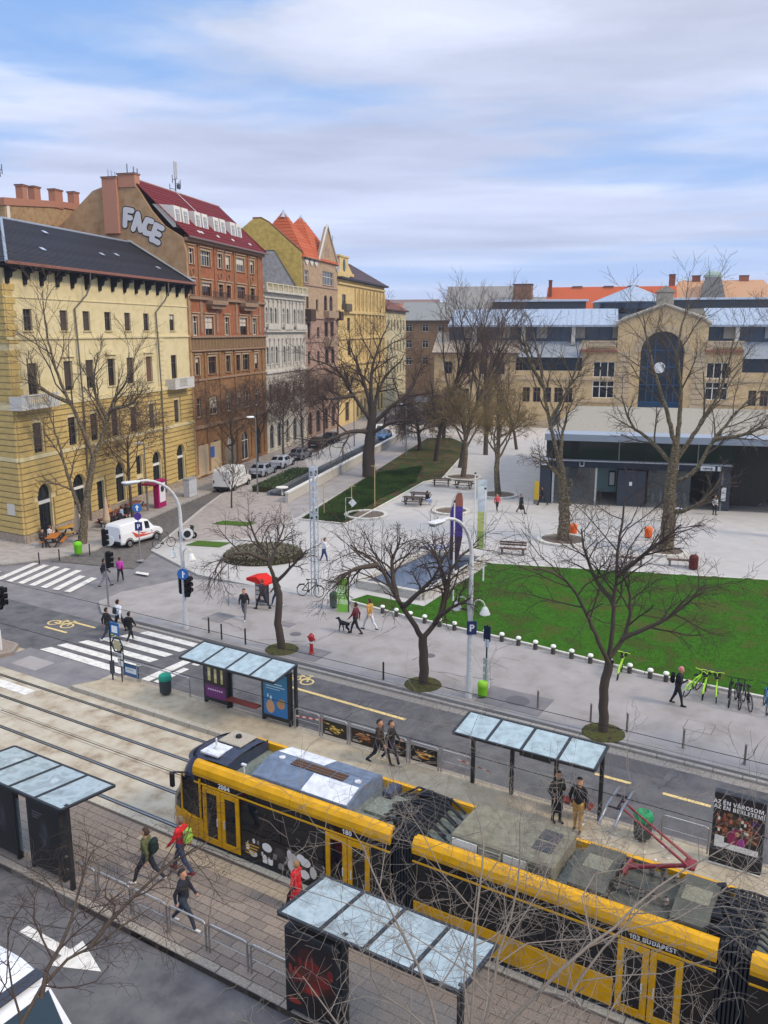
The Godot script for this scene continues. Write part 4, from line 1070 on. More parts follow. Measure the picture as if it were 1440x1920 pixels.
func cream_house() -> void:
	var n := row_house("apartment_house", "low cream house with brown tiled roof at the end of the left row", 166.2)
	var cm := mt("cream_plaster", ["bbb08a", "cabf9a", "d2c9a6"], 0.93, 7.0, 0.01, 5, 256)
	var ops := []; var ws := []
	for i in 6:
		for y in [15.6, 11.5, 7.0]: ws.append([3.0 + i * 2.9, y, 1.1, 2.2])
	for q in ws: ops.append([q[0] - q[2] / 2, q[0] + q[2] / 2, q[1], q[1] + q[3]])
	var w := MB.new(); wall(w, 0, 19.5, 0, 19.6, ops, 0.2); body(w, 19.5, 19.6, 12); obj("wall", w, cm, n)
	for q in ws: window(n, q[0], q[1], q[2], q[3], {"frame": "9c9478", "glass": "3b3d3a"})
	band("eaves", n, -0.2, 19.9, 19.5, 19.75, -0.2, 0.7, pm("5a463e", 0.8))
	roof_rows(n, "tile_course", Vector3(-0.2, 19.75, 0.6), Vector3(19.9, 19.75, 0.6), Vector3(15.5, 23.2, -5.5), Vector3(-0.2, 23.2, -5.5), 10, [mt("redbrown_tile", ["5b3630", "6d443c", "7a5147"], 0.75, 1.2, 0.03, 4, 256)], 0.03)
	var b := MB.new(); b.tri(Vector3(19.9, 19.75, 0.6), Vector3(19.9, 19.75, -12), Vector3(15.5, 23.2, -5.5)); b.quad(Vector3(-0.2, 23.2, -5.5), Vector3(15.5, 23.2, -5.5), Vector3(19.9, 19.75, -12), Vector3(-0.2, 19.75, -12)); obj("rear_roof", b, mats["redbrown_tile"], n)

func chimney_house() -> void: # rear firewall with a rank of chimneys, behind the slate roof
	var n := thing("rear_house", "weathered brick firewall with a rank of square chimneys behind the slate roof", "building", sq(-55, 74.0), PI / 2 - AS)
	var rm := mt("rear_render", ["86694b", "9d7f5e", "ab9070", "a2a06f"], 0.95, 6.0, 0.014, 6, 512)
	var bk := mt("rear_brick", ["9c624c", "ae755e", "b9846d"], 0.95, 1.6, 0.03, 4, 256)
	var w := MB.new(); w.prism([Vector2(0, 0), Vector2(24, 0), Vector2(24, 27.0), Vector2(13.4, 28.4), Vector2(0, 27.9)], -4, 0); obj("wall", w, rm, n)
	band("white_stripe", n, 0.3, 0.75, 24, 27.8, 0.0, 0.05, pm("d8d2c8", 0.8))
	var cpg := MB.new(); cpg.prism([Vector2(-0.1, 27.2), Vector2(9.5, 28.2), Vector2(13.5, 28.3), Vector2(13.5, 29.0), Vector2(9.5, 28.8), Vector2(-0.1, 27.9)], -0.8, 0.12); obj("brick_parapet", cpg, bk, n)
	for q in [[3.2, 0.75], [5.2, 1.0], [8.8, 1.35], [12.0, 0.95]]: chimney(n, Vector3(q[0], 27.4 + q[0] * 0.07, -0.3), Vector3(q[1], 1.75, 0.8), bk)
	for i in 5: band("brick_buttress", n, 4.0 + i * 3.4, 6.8 + i * 3.4, 20, 25.6 - i * 0.1, 0, 0.3, bk)
	for i in 3: band("pier", n, 7.0 + i * 3.4, 7.5 + i * 3.4, 20, 26.2, 0, 0.5, rm)
	band("painted_recess", n, 14.0, 15.8, 25.0, 27.4, -0.05, 0.06, pm("7d5a4a", 0.9))  # flat raised panel; the shade of a hollow is put into its colour
	band("painted_recess_shade", n, 16.6, 20.6, 24.8, 27.3, 0.0, 0.06, pm("5b5650", 0.9))  # nothing is sunk in here: a flat panel coloured dark for shade
	for i in 3:
		var b := MB.new(); b.rod(Vector3(17.9 + i * 0.75, 24.5, 0.6), Vector3(17.9 + i * 0.75, 29.2, 0.6), 0.17, 0.17, 10); b.rod(Vector3(17.9 + i * 0.75, 29.2, 0.6), Vector3(17.8 + i * 0.72, 33.4, 0.6), 0.12, 0.1, 8)
		obj("steel_flue", b, pm("cfd4dc", 0.25, 0.7), n)
	mast(n, Vector3(0.4, 27.5, -1), 5.6, false)

func hall_node(called: String, label: String, u: float, w: float, cat := "building") -> Node3D:
	return thing(called, label, cat, sq(u, w), -AS)

func gable_roof(n: Node, x0: float, x1: float, y0: float, y1: float, z0: float, z1: float, m: Material, called := "roof", hip := 0.0) -> void: # ridge along x
	var zm := (z0 + z1) / 2
	var a := Vector3(x0, y0, z0); var b := Vector3(x1, y0, z0); var c := Vector3(x1, y0, z1); var d := Vector3(x0, y0, z1)
	var r0 := Vector3(x0 + hip, y1, zm); var r1 := Vector3(x1 - hip, y1, zm)
	var mb := MB.new()
	mb.quad(a, b, r1, r0); mb.quad(c, d, r0, r1); mb.tri(b, c, r1); mb.tri(d, a, r0)
	obj(called, mb, m, n)

func house(called: String, label: String, u: float, w: float, wd: float, dp: float, h: float, rh: float, wallm: Material, roofm: Material, wins: Array, hip := 0.0, frame := "d5d0c4") -> Node3D:
	var n := hall_node(called, label, u, w)
	var ops := []
	for q in wins: ops.append([q[0] - q[2] / 2, q[0] + q[2] / 2, q[1], q[1] + q[3]])
	var mb := MB.new(); wall(mb, 0, wd, 0, h, ops, 0.2); body(mb, wd, h, dp)
	obj("wall", mb, wallm, n)
	for q in wins: window(n, q[0], q[1], q[2], q[3], {"frame": frame})
	gable_roof(n, -0.3, wd + 0.3, h, h + rh, 0.5, -dp - 0.3, roofm, "roof", hip)
	band("eaves", n, -0.3, wd + 0.3, h - 0.25, h + 0.02, 0.05, 0.55, pm("5c5048", 0.8))
	return n

func build_far() -> void:
	market_hall()
	var grey := mt("grey_roof", ["777978", "878a8a", "929594"], 0.75, 4.0, 0.02, 5, 256)
	var grey2 := mt("grey_roof_b", ["7f7e7b", "918f8b", "9c9a96"], 0.8, 4.0, 0.02, 5, 256)
	var brownw := mt("brown_wall", ["77593c", "8a6a49", "967757"], 0.93, 5.0, 0.015, 5, 256)
	var orange := mt("orange_roof", ["a74524", "b9522e", "c2603c"], 0.75, 3.0, 0.02, 5, 256)
	var pink := mt("pink_roof", ["ab7c58", "bd8f6b", "c79c79"], 0.8, 4.0, 0.02, 5, 256)
	var ws := []
	for x in [2.2, 6.2, 10.0, 14.0]:
		for y in [15.4, 11.6, 7.6]: ws.append([x, y, 1.5, 1.7])
	house("street_end_house", "brown house with white framed windows closing the left street", -46.0, 205, 18, 12, 18.0, 4.4, brownw, grey, ws)
	house("grey_roofed_house", "house with tall steep grey roof rising behind the bare trees", -36.5, 212, 16, 14, 18.2, 8.2, brownw, grey2, [[3, 15.5, 1.4, 1.6], [8, 15.5, 1.4, 1.6], [13, 15.5, 1.4, 1.6]])
	house("grey_roofed_house", "long low house with flat grey roof left of the orange roof", -24, 185, 16, 14, 18.5, 4.2, brownw, grey2, [[4, 15, 1.2, 1.6], [10, 15, 1.2, 1.6]])
	var o := house("orange_roofed_house", "broad house with bright orange tiled roof behind the market hall", -10.5, 188, 26, 13, 19.5, 5.3, mt("cream_far", ["bdae90", "cdbfa2", "d6caaf"], 0.9, 4.0, 0.02, 4, 256), orange, [[3.0, 16.8, 1.3, 1.7], [13, 16.8, 1.3, 1.7]])
	chimney(o, Vector3(0.4, 22, -4), Vector3(0.7, 4, 0.9), pm("7d4a38", 0.9))
	for x in [6, 12.5, 17.5]: chimney(o, Vector3(x, 24.3, -6.3), Vector3(2.0, 0.5, 0.8), pm("9a6a52", 0.9))
	var p := house("hipped_house", "wide house with pale terracotta hipped roof and small domed dormer", 14.0, 190, 22, 16, 21.0, 5.0, mats["cream_far"], pink, [], 3.0)
	var dm := MB.new(); dm.prism([Vector2(6, 21), Vector2(11.5, 21), Vector2(10.0, 26.3), Vector2(7.5, 26.3)], -5.5, -0.5); obj("dormer_bay", dm, grey2, p)
	var dc := MB.new(); dc.lathe(Vector3(8.75, 26.3, -3), [[1.9, 0], [1.8, 0.5], [1.2, 1.1], [0.1, 1.4]], 12); obj("dormer_dome", dc, pm("90a096", 0.6), p)
	chimney(p, Vector3(1.0, 22.5, -6), Vector3(1.2, 4.6, 1.4), pm("8a5644", 0.9)); chimney(p, Vector3(6.0, 24.5, -8), Vector3(1.6, 2.4, 1.2), pm("8f5a46", 0.9)); chimney(p, Vector3(15.5, 24.4, -8), Vector3(1.8, 2.4, 1.2), pm("9a6450", 0.9))
	var q := hall_node("brick_roof_block", "square brown brick roof block on the grey roofs", -17.8, 190)
	var b := MB.new(); b.bx(0, 3.9, 20, 25.2, -4, 0, 0.05); obj("wall", b, mt("block_brick", ["7c5540", "8d6550", "98735e"], 0.93, 2.0, 0.03, 4, 128), q)
	band("coping", q, -0.15, 4.05, 25.2, 25.4, -4.1, 0.1, pm("5f4a40", 0.9))
	# farther roofs along the skyline
	var far := [[-74, 260, 16, 21.0, 4, "8a5a48"], [-58, 250, 12, 20.5, 4.5, "9a6a58"], [-43, 255, 10, 22.0, 4.5, "a3684f"], [-52, 300, 22, 22, 5, "7d5c52"], [-30, 270, 14, 21.5, 4, "8b8a88"], [-8, 280, 18, 22.5, 4, "8d7468"], [12, 275, 18, 23.2, 4, "95604c"], [38, 230, 16, 21.5, 5, "a0806c"], [52, 200, 20, 19.0, 5, "9c8f84"], [60, 260, 30, 21, 5, "8f8078"], [-90, 330, 30, 23, 6, "84706a"]]
	var k := 0
	for f in far:
		var lab: String = ["far house with dull red roof, leftmost on the skyline", "far house with pinkish roof above the cream house", "far house with small orange brown roof above the street end", "far broad house with dark red roof on the skyline", "far house with plain grey roof behind the flat grey roofs", "far house with mauve brown roof left of the hipped house", "far house with rusty roof behind the hall's peak", "far house with tan roof beyond the hall's right wing", "house with pale grey brown roof at the right edge", "far broad house with grey brown roof at the right edge", "far dusky house just clear of the left row"][k]
		house("far_house", lab, f[0], f[1], f[2], 12, f[3] - 1.5, f[4], mt("far_wall", ["94816d", "a6937f", "b09e8b"], 0.93, 5.0, 0.02, 4, 256), pm(f[5], 0.85), [[3, f[3] - 4.5, 1.2, 1.6], [7, f[3] - 4.5, 1.2, 1.6]])
		k += 1

func market_hall() -> void:
	var n := hall_node("market_hall", "sandstone market hall with gabled portal, tall dark arched window and blue glazed wings", 0, 142)
	var st := mt("hall_stone", ["ab936a", "bba37b", "c6b08a", "cebb99"], 0.93, 6.0, 0.012, 6, 512)
	var st2 := mt("hall_stone_pale", ["ab9674", "bda888", "c8b597"], 0.93, 4.0, 0.014, 5, 256)
	var metal := mt("hall_metal", ["7f8fa6", "8e9eb5", "9aaac0", "a3b2c6"], 0.45, 5.0, 0.01, 5, 256)
	var blue := pm("35557a", 0.5)
	var gl := pm("27323d", 0.08)
	# portal
	var p := MB.new(); wall(p, 3.3, 16.75, 0, 16.4, [[6.9, 13.4, 0.1, 15.5, true]], 0.7)
	p.quad(Vector3(3.3, 0, -8), Vector3(3.3, 0, 0), Vector3(3.3, 16.4, 0), Vector3(3.3, 16.4, -8)); p.quad(Vector3(16.75, 0, 0), Vector3(16.75, 0, -8), Vector3(16.75, 16.4, -8), Vector3(16.75, 16.4, 0))
	p.prism([Vector2(3.3, 16.4), Vector2(16.75, 16.4), Vector2(15.9, 17.3), Vector2(10.05, 19.4), Vector2(4.2, 17.3)], -8, 0.0)
	obj("portal_wall", p, st, n)
	var cg := MB.new(); cg.path([Vector3(2.9, 16.6, 0.1), Vector3(4.2, 17.4, 0.1), Vector3(10.05, 19.6, 0.1), Vector3(15.9, 17.4, 0.1), Vector3(17.1, 16.6, 0.1)], 0.32, 6); obj("gable_cornice", cg, mt("hall_cornice", ["8d8778", "a09a8c", "aca699"], 0.9, 2.0, 0.02, 4, 128), n)
	var ac := MB.new(); ac.bx(8.8, 11.3, 19.3, 21.4, -1.5, 0.2, 0.1); ac.prism([Vector2(8.4, 21.4), Vector2(11.7, 21.4), Vector2(10.05, 22.4)], -1.5, 0.3); obj("acroterion", ac, mats["hall_cornice"], n)
	# arch ring of cut stones
	for k in 15:
		var a := PI * (k + 0.5) / 15.0
		var b := MB.new(); b.prism([Vector2(-0.33, 3.28), Vector2(0.33, 3.28), Vector2(0.42, 4.15), Vector2(-0.42, 4.15)], 0, 0.18)
		obj("arch_stone", b, st2, n).transform = Transform3D(Basis(Vector3.BACK, a - PI / 2), Vector3(10.15, 12.25, 0))
	for i in 14:
		for x in [3.4, 14.6]: band("stone_block", n, x + (0.0 if i % 2 else 0.35), x + 2.0, 1.0 + i * 0.82, 1.72 + i * 0.82, -0.05, 0.14, st2)
	var g := MB.new(); g.prism(arch_pts(6.5, 15.4, true), -0.75, -0.7, Transform3D(Basis(), Vector3(10.15, 0.1, 0))); obj("arch_glass", g, gl, n)
	var gb := MB.new()
	for x in [8.1, 9.1, 11.2, 12.2]: gb.bx(x - 0.07, x + 0.07, 0.1, 14.2, -0.7, -0.6)
	for y in [4.5, 7.2, 10.0, 12.6]: gb.bx(6.9, 13.4, y - 0.07, y + 0.07, -0.69, -0.58)
	obj("arch_glazing_bars", gb, blue, n)
	var ck := MB.new(); ck.lathe(Vector3(9.9, 9.9, -0.55), [[0.85, 0], [0.85, 0.12], [0.0, 0.13]], 20, Basis(Vector3(1, 0, 0), Vector3(0, 0, 1), Vector3(0, -1, 0))); obj("clock_face", ck, pm("d9dde2", 0.5), n)
	band("portal_door", n, 7.0, 13.3, 0.1, 4.4, -0.68, -0.5, pm("23415f", 0.5))
	# side bays with balustrades
	for q in [[-2.0, 3.3, 1.45], [16.75, 22.0, 18.5]]:
		var w := MB.new(); wall(w, q[0], q[1], 0, 13.0, [[q[2] - 1.7, q[2] + 1.7, 8.3, 10.8], [q[2] - 1.7, q[2] + 1.7, 5.0, 7.8]], 0.3)
		w.quad(Vector3(q[0], 0, -8), Vector3(q[0], 0, 0), Vector3(q[0], 13, 0), Vector3(q[0], 13, -8)); w.quad(Vector3(q[0], 13, 0), Vector3(q[1], 13, 0), Vector3(q[1], 13, -8), Vector3(q[0], 13, -8)); w.quad(Vector3(q[1], 0, 0), Vector3(q[1], 0, -8), Vector3(q[1], 13, -8), Vector3(q[1], 13, 0))
		obj("bay_wall", w, st, n)
		window(n, q[2], 8.3, 3.4, 2.5, {"cols": 3, "rows": [], "dep": 0.25, "fw": 0.14, "frame": "dcd8cc"})
		window(n, q[2], 5.0, 3.4, 2.8, {"cols": 3, "rows": [0.66], "dep": 0.25, "fw": 0.14, "frame": "dcd8cc"})
		band("cornice", n, q[0] - 0.4, q[1], 12.3, 12.7, -0.05, 0.6, mt("hall_red_cornice", ["71493a", "845848", "8f6454"], 0.9, 2.0, 0.02, 3, 128))
		band("belt_course", n, q[0], q[1], 7.85, 8.2, -0.02, 0.2, st2); band("belt_course", n, q[0], q[1], 4.3, 4.7, -0.02, 0.25, st2)
		band("balustrade_rail", n, q[0] - 0.2, q[1], 13.85, 14.05, 0.1, 0.5, st2)
		band("balustrade_pier", n, q[0] - 0.2, q[0] + 0.7, 12.7, 13.85, 0.1, 0.5, st2)
		for i in 13:
			var b := MB.new(); b.lathe(Vector3(q[0] + 1.0 + i * 0.33, 12.9, 0.3), [[0.06, 0], [0.12, 0.3], [0.06, 0.6], [0.1, 0.95]], 6); obj("baluster", b, st2, n)
	# glazed upper wings
	for q in [[-24.0, 3.3, -1.0], [16.75, 44.0, 1.0]]:
		var r := MB.new()
		r.quad(Vector3(q[0], 16.5, -1.2), Vector3(q[1], 16.5, -1.2), Vector3(q[1], 19.2, -9), Vector3(q[0], 19.2, -9))
		r.quad(Vector3(q[0], 16.2, -1.2), Vector3(q[1], 16.2, -1.2), Vector3(q[1], 16.5, -1.2), Vector3(q[0], 16.5, -1.2))
		obj("wing_roof", r, metal, n)
		for i in 22:
			var x: float = q[0] + 0.6 + i * 1.25
			if x > q[1] - 0.1: continue
			var b := MB.new(); b.box(Vector3(x, 17.88, -5.1), Vector3(0.05, 0.08, 8.2), Basis(Vector3.RIGHT, 0.333)); obj("roof_seam", b, metal, n)
		var g2 := MB.new(); g2.quad(Vector3(q[0], 13.8, -2.6), Vector3(q[1], 13.8, -2.6), Vector3(q[1], 16.4, -2.6), Vector3(q[0], 16.4, -2.6)); obj("wing_glass", g2, pm("3a4a5c", 0.08), n)
		for i in 14:
			var x: float = q[0] + 0.4 + i * 2.0
			if x > q[1]: continue
			band("glazing_post", n, x - 0.07, x + 0.07, 13.8, 16.35, -2.6, -2.45, blue)
			if i % 4 == 2: band("pier", n, x - 0.3, x + 0.3, 13.4, 16.3, -2.4, -1.5, pm("c0bfba", 0.8))
			if i % 3 == 1: band("blind", n, x + 0.1, x + 1.8, 14.4, 16.3, -2.56, -2.5, pm("9c9a94", 0.8))
		var sk := MB.new()
		var xa: float = q[0] if q[2] > 0 else q[0]
		var x0: float = -12.5 if q[2] < 0 else 22.0
		var x1: float = -2.0 if q[2] < 0 else 44.0
		sk.quad(Vector3(x0, 11.4, 0.4), Vector3(x1, 11.4, 0.4), Vector3(x1, 13.9, -2.5), Vector3(x0, 13.9, -2.5)); obj("skirt_roof", sk, mt("skirt_metal", ["7d858f", "8e969f", "9aa1aa"], 0.5, 4.0, 0.015, 5, 256), n)
		var lg := MB.new(); lg.bx(x0, x1, 9.3, 11.4, -1.0, -0.2); obj("lower_glass", lg, gl, n)
		var ops := []
		for i in 7: ops.append([x0 + 1.2 + i * 1.7, x0 + 2.4 + i * 1.7, 4.2, 6.6])
		if q[2] > 0:
			for i in 6: ops.append([x0 + 13.1 + i * 1.5, x0 + 14.1 + i * 1.5, 4.2, 6.6])
		else: ops = ops.slice(0, 5)
		var lw := MB.new(); wall(lw, x0, x1, 0, 9.3, ops, 0.3); obj("lower_wall", lw, st, n)
		for o in ops: window(n, (o[0] + o[1]) / 2, 4.2, o[1] - o[0], 2.4, {"frame": "8a6f5a", "dep": 0.25})
		band("belt_course", n, x0, x1, 7.8, 8.2, 0, 0.15, st2); band("plinth", n, x0, x1, 0, 1.4, 0, 0.15, st2)
	# low left wing with tan roof
	var ops2 := []
	for i in 5: ops2.append([-24.2 + i * 2.9, -23.0 + i * 2.9, 8.6, 10.6]); ops2.append([-24.2 + i * 2.9, -23.0 + i * 2.9, 3.8, 6.2])
	var lw2 := MB.new(); wall(lw2, -26, -12.5, 0, 12.0, ops2, 0.25); lw2.quad(Vector3(-12.5, 0, 0), Vector3(-12.5, 0, -6), Vector3(-12.5, 12, -6), Vector3(-12.5, 12, 0)); lw2.quad(Vector3(-26, 0, -6), Vector3(-26, 0, 0), Vector3(-26, 12, 0), Vector3(-26, 12, -6)); obj("low_wing_wall", lw2, st, n)
	for o in ops2: window(n, (o[0] + o[1]) / 2, o[2], 1.2, o[3] - o[2], {"frame": "7a6a58", "dep": 0.2, "sill": "c8b597"})
	var lr := MB.new(); lr.quad(Vector3(-26.3, 12.0, 0.6), Vector3(-12.0, 12.0, 0.6), Vector3(-12.0, 15.3, -4.5), Vector3(-26.3, 15.3, -4.5)); obj("low_wing_roof", lr, mt("tan_roof", ["958a7c", "a69a8b", "b0a597"], 0.85, 4.0, 0.015, 5, 256), n)
	band("gutter", n, -26.4, -11.9, 11.85, 12.1, 0.45, 0.75, pm("6b5d58", 0.7)); band("belt_course", n, -26, -12.5, 7.4, 7.8, 0, 0.2, st2)
	# lantern pavilion behind the portal, and the hall's main roof
	var pv := MB.new(); pv.lathe(Vector3(5.8, 0, -16), [[6.6, 17], [6.6, 20.4], [7.0, 20.4], [0.1, 23.2]], 8); obj("lantern", pv, metal, n)
	var pg := MB.new(); pg.lathe(Vector3(5.8, 0, -16), [[6.65, 18.4], [6.65, 20.2]], 8); obj("lantern_glass", pg, pm("2c3d52", 0.1), n)
	var mr := MB.new(); mr.quad(Vector3(-24, 19.2, -9), Vector3(44, 19.2, -9), Vector3(44, 19.6, -30), Vector3(-24, 19.6, -30)); obj("main_roof", mr, metal, n)
	for q in [[-18, -2, 19.3, 20.5], [12, 44, 19.3, 20.6]]:
		band("clerestory", n, q[0], q[1], q[2], q[3], -14, -12, pm("3a3d42", 0.4)); band("clerestory_roof", n, q[0] - 0.4, q[1] + 0.4, q[3], q[3] + 0.35, -16, -11.5, pm("b9c2cf", 0.5))
	for x in [1.0, 2.6, 18.2, 20.0]:
		var b := MB.new(); b.rod(Vector3(x, 7.9, 0.9), Vector3(x, 9.4, 0.9), 0.05); b.lathe(Vector3(x, 9.4, 0.9), [[0.02, 0], [0.22, 0.2], [0.22, 0.5], [0.05, 0.8]], 8); obj("wall_lantern", b, pm("2b2e31", 0.5), n)

func build_station() -> void:
	var n := hall_node("metro_entrance", "grey glazed metro entrance under a broad flat roof behind the two plane trees", 0, 78.4, "pavilion")
	var slate := pm("41464f", 0.5)
	var dk := pm("23262a", 0.6)
	var rm := mt("gravel_roof", ["827d73", "928d82", "9d978c", "8a857a"], 0.95, 6.0, 0.02, 5, 512)
	var rf := MB.new(); rf.prism([Vector2(-3.9, 1.5), Vector2(26, 1.5), Vector2(26, -29), Vector2(-2.0, -29)], 6.15, 6.6, Transform3D(Basis(Vector3(1, 0, 0), Vector3(0, 0, 1), Vector3(0, 1, 0)), Vector3.ZERO)); obj("roof_slab", rf, rm, n)
	band("roof_fascia", n, -4.0, 26.2, 6.08, 6.68, 1.5, 1.62, pm("8b95a3", 0.4, 0.3)); band("roof_edge_strip", n, -3.9, 26, 6.6, 6.68, -1.2, 1.5, pm("98a1ae", 0.4, 0.3))
	for i in 9: band("soffit_light", n, -2.0 + i * 3.1, -0.6 + i * 3.1, 6.08, 6.13, 0.3 - (i % 3) * 1.1, 0.42 - (i % 3) * 1.1, pm("d8cdb0", 0.5))
	# upper glazing, mostly showing a dark hall
	var ug := MB.new(); ug.quad(Vector3(-3.6, 4.1, -0.4), Vector3(12.2, 4.1, -0.4), Vector3(12.2, 6.15, -0.4), Vector3(-3.6, 6.15, -0.4)); obj("upper_glass", ug, pm("2a2f2e", 0.07), n)
	for x in [2.5, 9.2]: band("mullion", n, x - 0.05, x + 0.05, 4.1, 6.12, -0.4, -0.3, pm("8b8f90", 0.5))
	# lintel band with signs
	band("lintel", n, -4.4, 12.0, 3.55, 4.1, -1.0, 0.3, pm("2e333d", 0.5)); band("lintel_strip", n, -4.4, 12.0, 4.1, 4.18, -1.0, 0.34, pm("b9bdc2", 0.4))
	for q in [[-4.3, -3.6], [-0.9, -0.5], [7.2, 7.6], [9.4, 10.6], [10.8, 11.1]]: band("sign", n, q[0], q[1], 3.65, 4.05, 0.3, 0.36, pm("dde0e2", 0.5))
	for q in [[-0.7, "↑"], [7.4, "→"]]: text("sign_arrow", q[1], 0.3, 0.01, pm("2b3038", 0.6), n, Vector3(q[0], 3.85, 0.37))
	text("sign_letter", "M", 0.26, 0.01, pm("2b3038", 0.6), n, Vector3(-4.1, 3.85, 0.37)); text("sign_letters", "metró", 0.2, 0.01, pm("2b3038", 0.6), n, Vector3(10.0, 3.85, 0.37))
	# side piers, columns, back wall, glass
	band("side_pier", n, -4.4, -3.4, 0, 3.55, -6, 0.1, slate); band("side_pier", n, 11.0, 12.0, 0, 3.55, -6, 0.1, slate)
	band("side_wall", n, -4.2, -3.8, 0, 6.1, -28, -6, slate)
	band("back_wall", n, -3.4, 12.0, 0, 6.1, -9.0, -8.7, mt("hall_inside", ["5d5850", "6d675e", "77716a"], 0.8, 3.0, 0.02, 4, 128))
	band("floor", n, -3.4, 24, 0.11, 0.13, -8.6, 0.0, pm("77736e", 0.6))
	for x in [-3.2, 0.6, 11.3]: band("column", n, x - 0.09, x + 0.09, 0.1, 3.55, -0.1, 0.1, pm("b3b5b6", 0.5))
	band("kiosk_box", n, 2.5, 4.9, 0.1, 3.4, -1.6, 0.0, slate)
	band("notice", n, 3.5, 3.75, 2.0, 2.35, 0.0, 0.03, pm("dfe2e4", 0.6))
	band("teal_screen", n, 0.7, 2.5, 0.9, 3.5, -2.6, -2.5, pm("567b7c", 0.3)); band("poster_case", n, 1.75, 2.35, 1.5, 2.9, -2.4, -2.3, dk); band("poster", n, 1.83, 2.27, 1.6, 2.8, -2.3, -2.27, pm("d2d4d2", 0.5))
	band("wood_panel", n, 0.05, 0.55, 0.1, 3.5, -3.0, -2.8, pm("6b5344", 0.7)); band("map_case", n, 11.2, 11.75, 0.9, 2.3, 0.1, 0.16, dk); band("map_sheet", n, 11.28, 11.67, 1.0, 2.2, 0.16, 0.18, pm("d8dadb", 0.5))
	for x in [5.6, 6.3, 7.0, 7.7, 8.4]: band("ticket_gate", n, x, x + 0.25, 0.1, 1.1, -3.6, -2.4, pm("6a6e74", 0.5))
	band("ticket_machine", n, -2.4, -1.7, 0.1, 1.7, -1.4, -0.9, pm("4d5a66", 0.5)); band("ticket_screen", n, -2.3, -1.8, 0.9, 1.5, -0.9, -0.86, pm("a9bcc9", 0.3))
	for i in 2:
		var g := MB.new(); g.quad(Vector3(-3.1 + i * 8.2, 0.12, -0.02), Vector3(0.5 + i * 8.2, 0.12, -0.02), Vector3(0.5 + i * 8.2, 3.5, -0.02), Vector3(-3.1 + i * 8.2, 3.5, -0.02)); obj("glass_screen", g, glass("8fa0a4", 0.12), n)
	# raking dark end wall and the stair cut on the right
	var rw := MB.new(); rw.prism([Vector2(12.0, 0.1), Vector2(14.6, 0.1), Vector2(24.0, 6.1), Vector2(12.0, 6.1)], -3.0, -2.6); obj("raking_wall", rw, mt("raking_metal", ["33302c", "3f3b36", "48443e"], 0.6, 3.0, 0.02, 4, 128), n)
	var st := thing("stair_parapet", "white sloping parapet of the metro stair at the right edge", "parapet", sq(15.2, 82), -AS + 0.5)
	var sp := MB.new(); sp.prism([Vector2(0, 0), Vector2(14, 0), Vector2(14, 1.5), Vector2(0, 1.0)], -0.3, 0.1, Transform3D(Basis(Vector3(0, 0, -1), Vector3.UP, Vector3(1, 0, 0)), Vector3.ZERO)); obj("panel", sp, pm("d5d5d6", 0.6), st)
	var sd := MB.new(); sd.bx(0.5, 4.5, 0.12, 0.13, -14, -1); obj("stair_floor", sd, pm("57504a", 0.9), st)
	var hr := MB.new(); hr.path([Vector3(-0.4, 0.1, 0), Vector3(-0.4, 1.0, -0.3), Vector3(-0.4, 1.3, -8)], 0.04)
	for i in 6: hr.rod(Vector3(-0.4, 0.1, -0.6 - i * 1.3), Vector3(-0.4, 1.02 + i * 0.05, -0.6 - i * 1.3), 0.03)
	obj("handrail", hr, pm("9ea2a6", 0.35, 0.7), st)

func box_part(called: String, parent: Node, x0: float, x1: float, y0: float, y1: float, z0: float, z1: float, m: Material, bev := 0.01) -> MeshInstance3D:
	var b := MB.new(); b.bx(x0, x1, y0, y1, z0, z1, bev)
	return obj(called, b, m, parent)

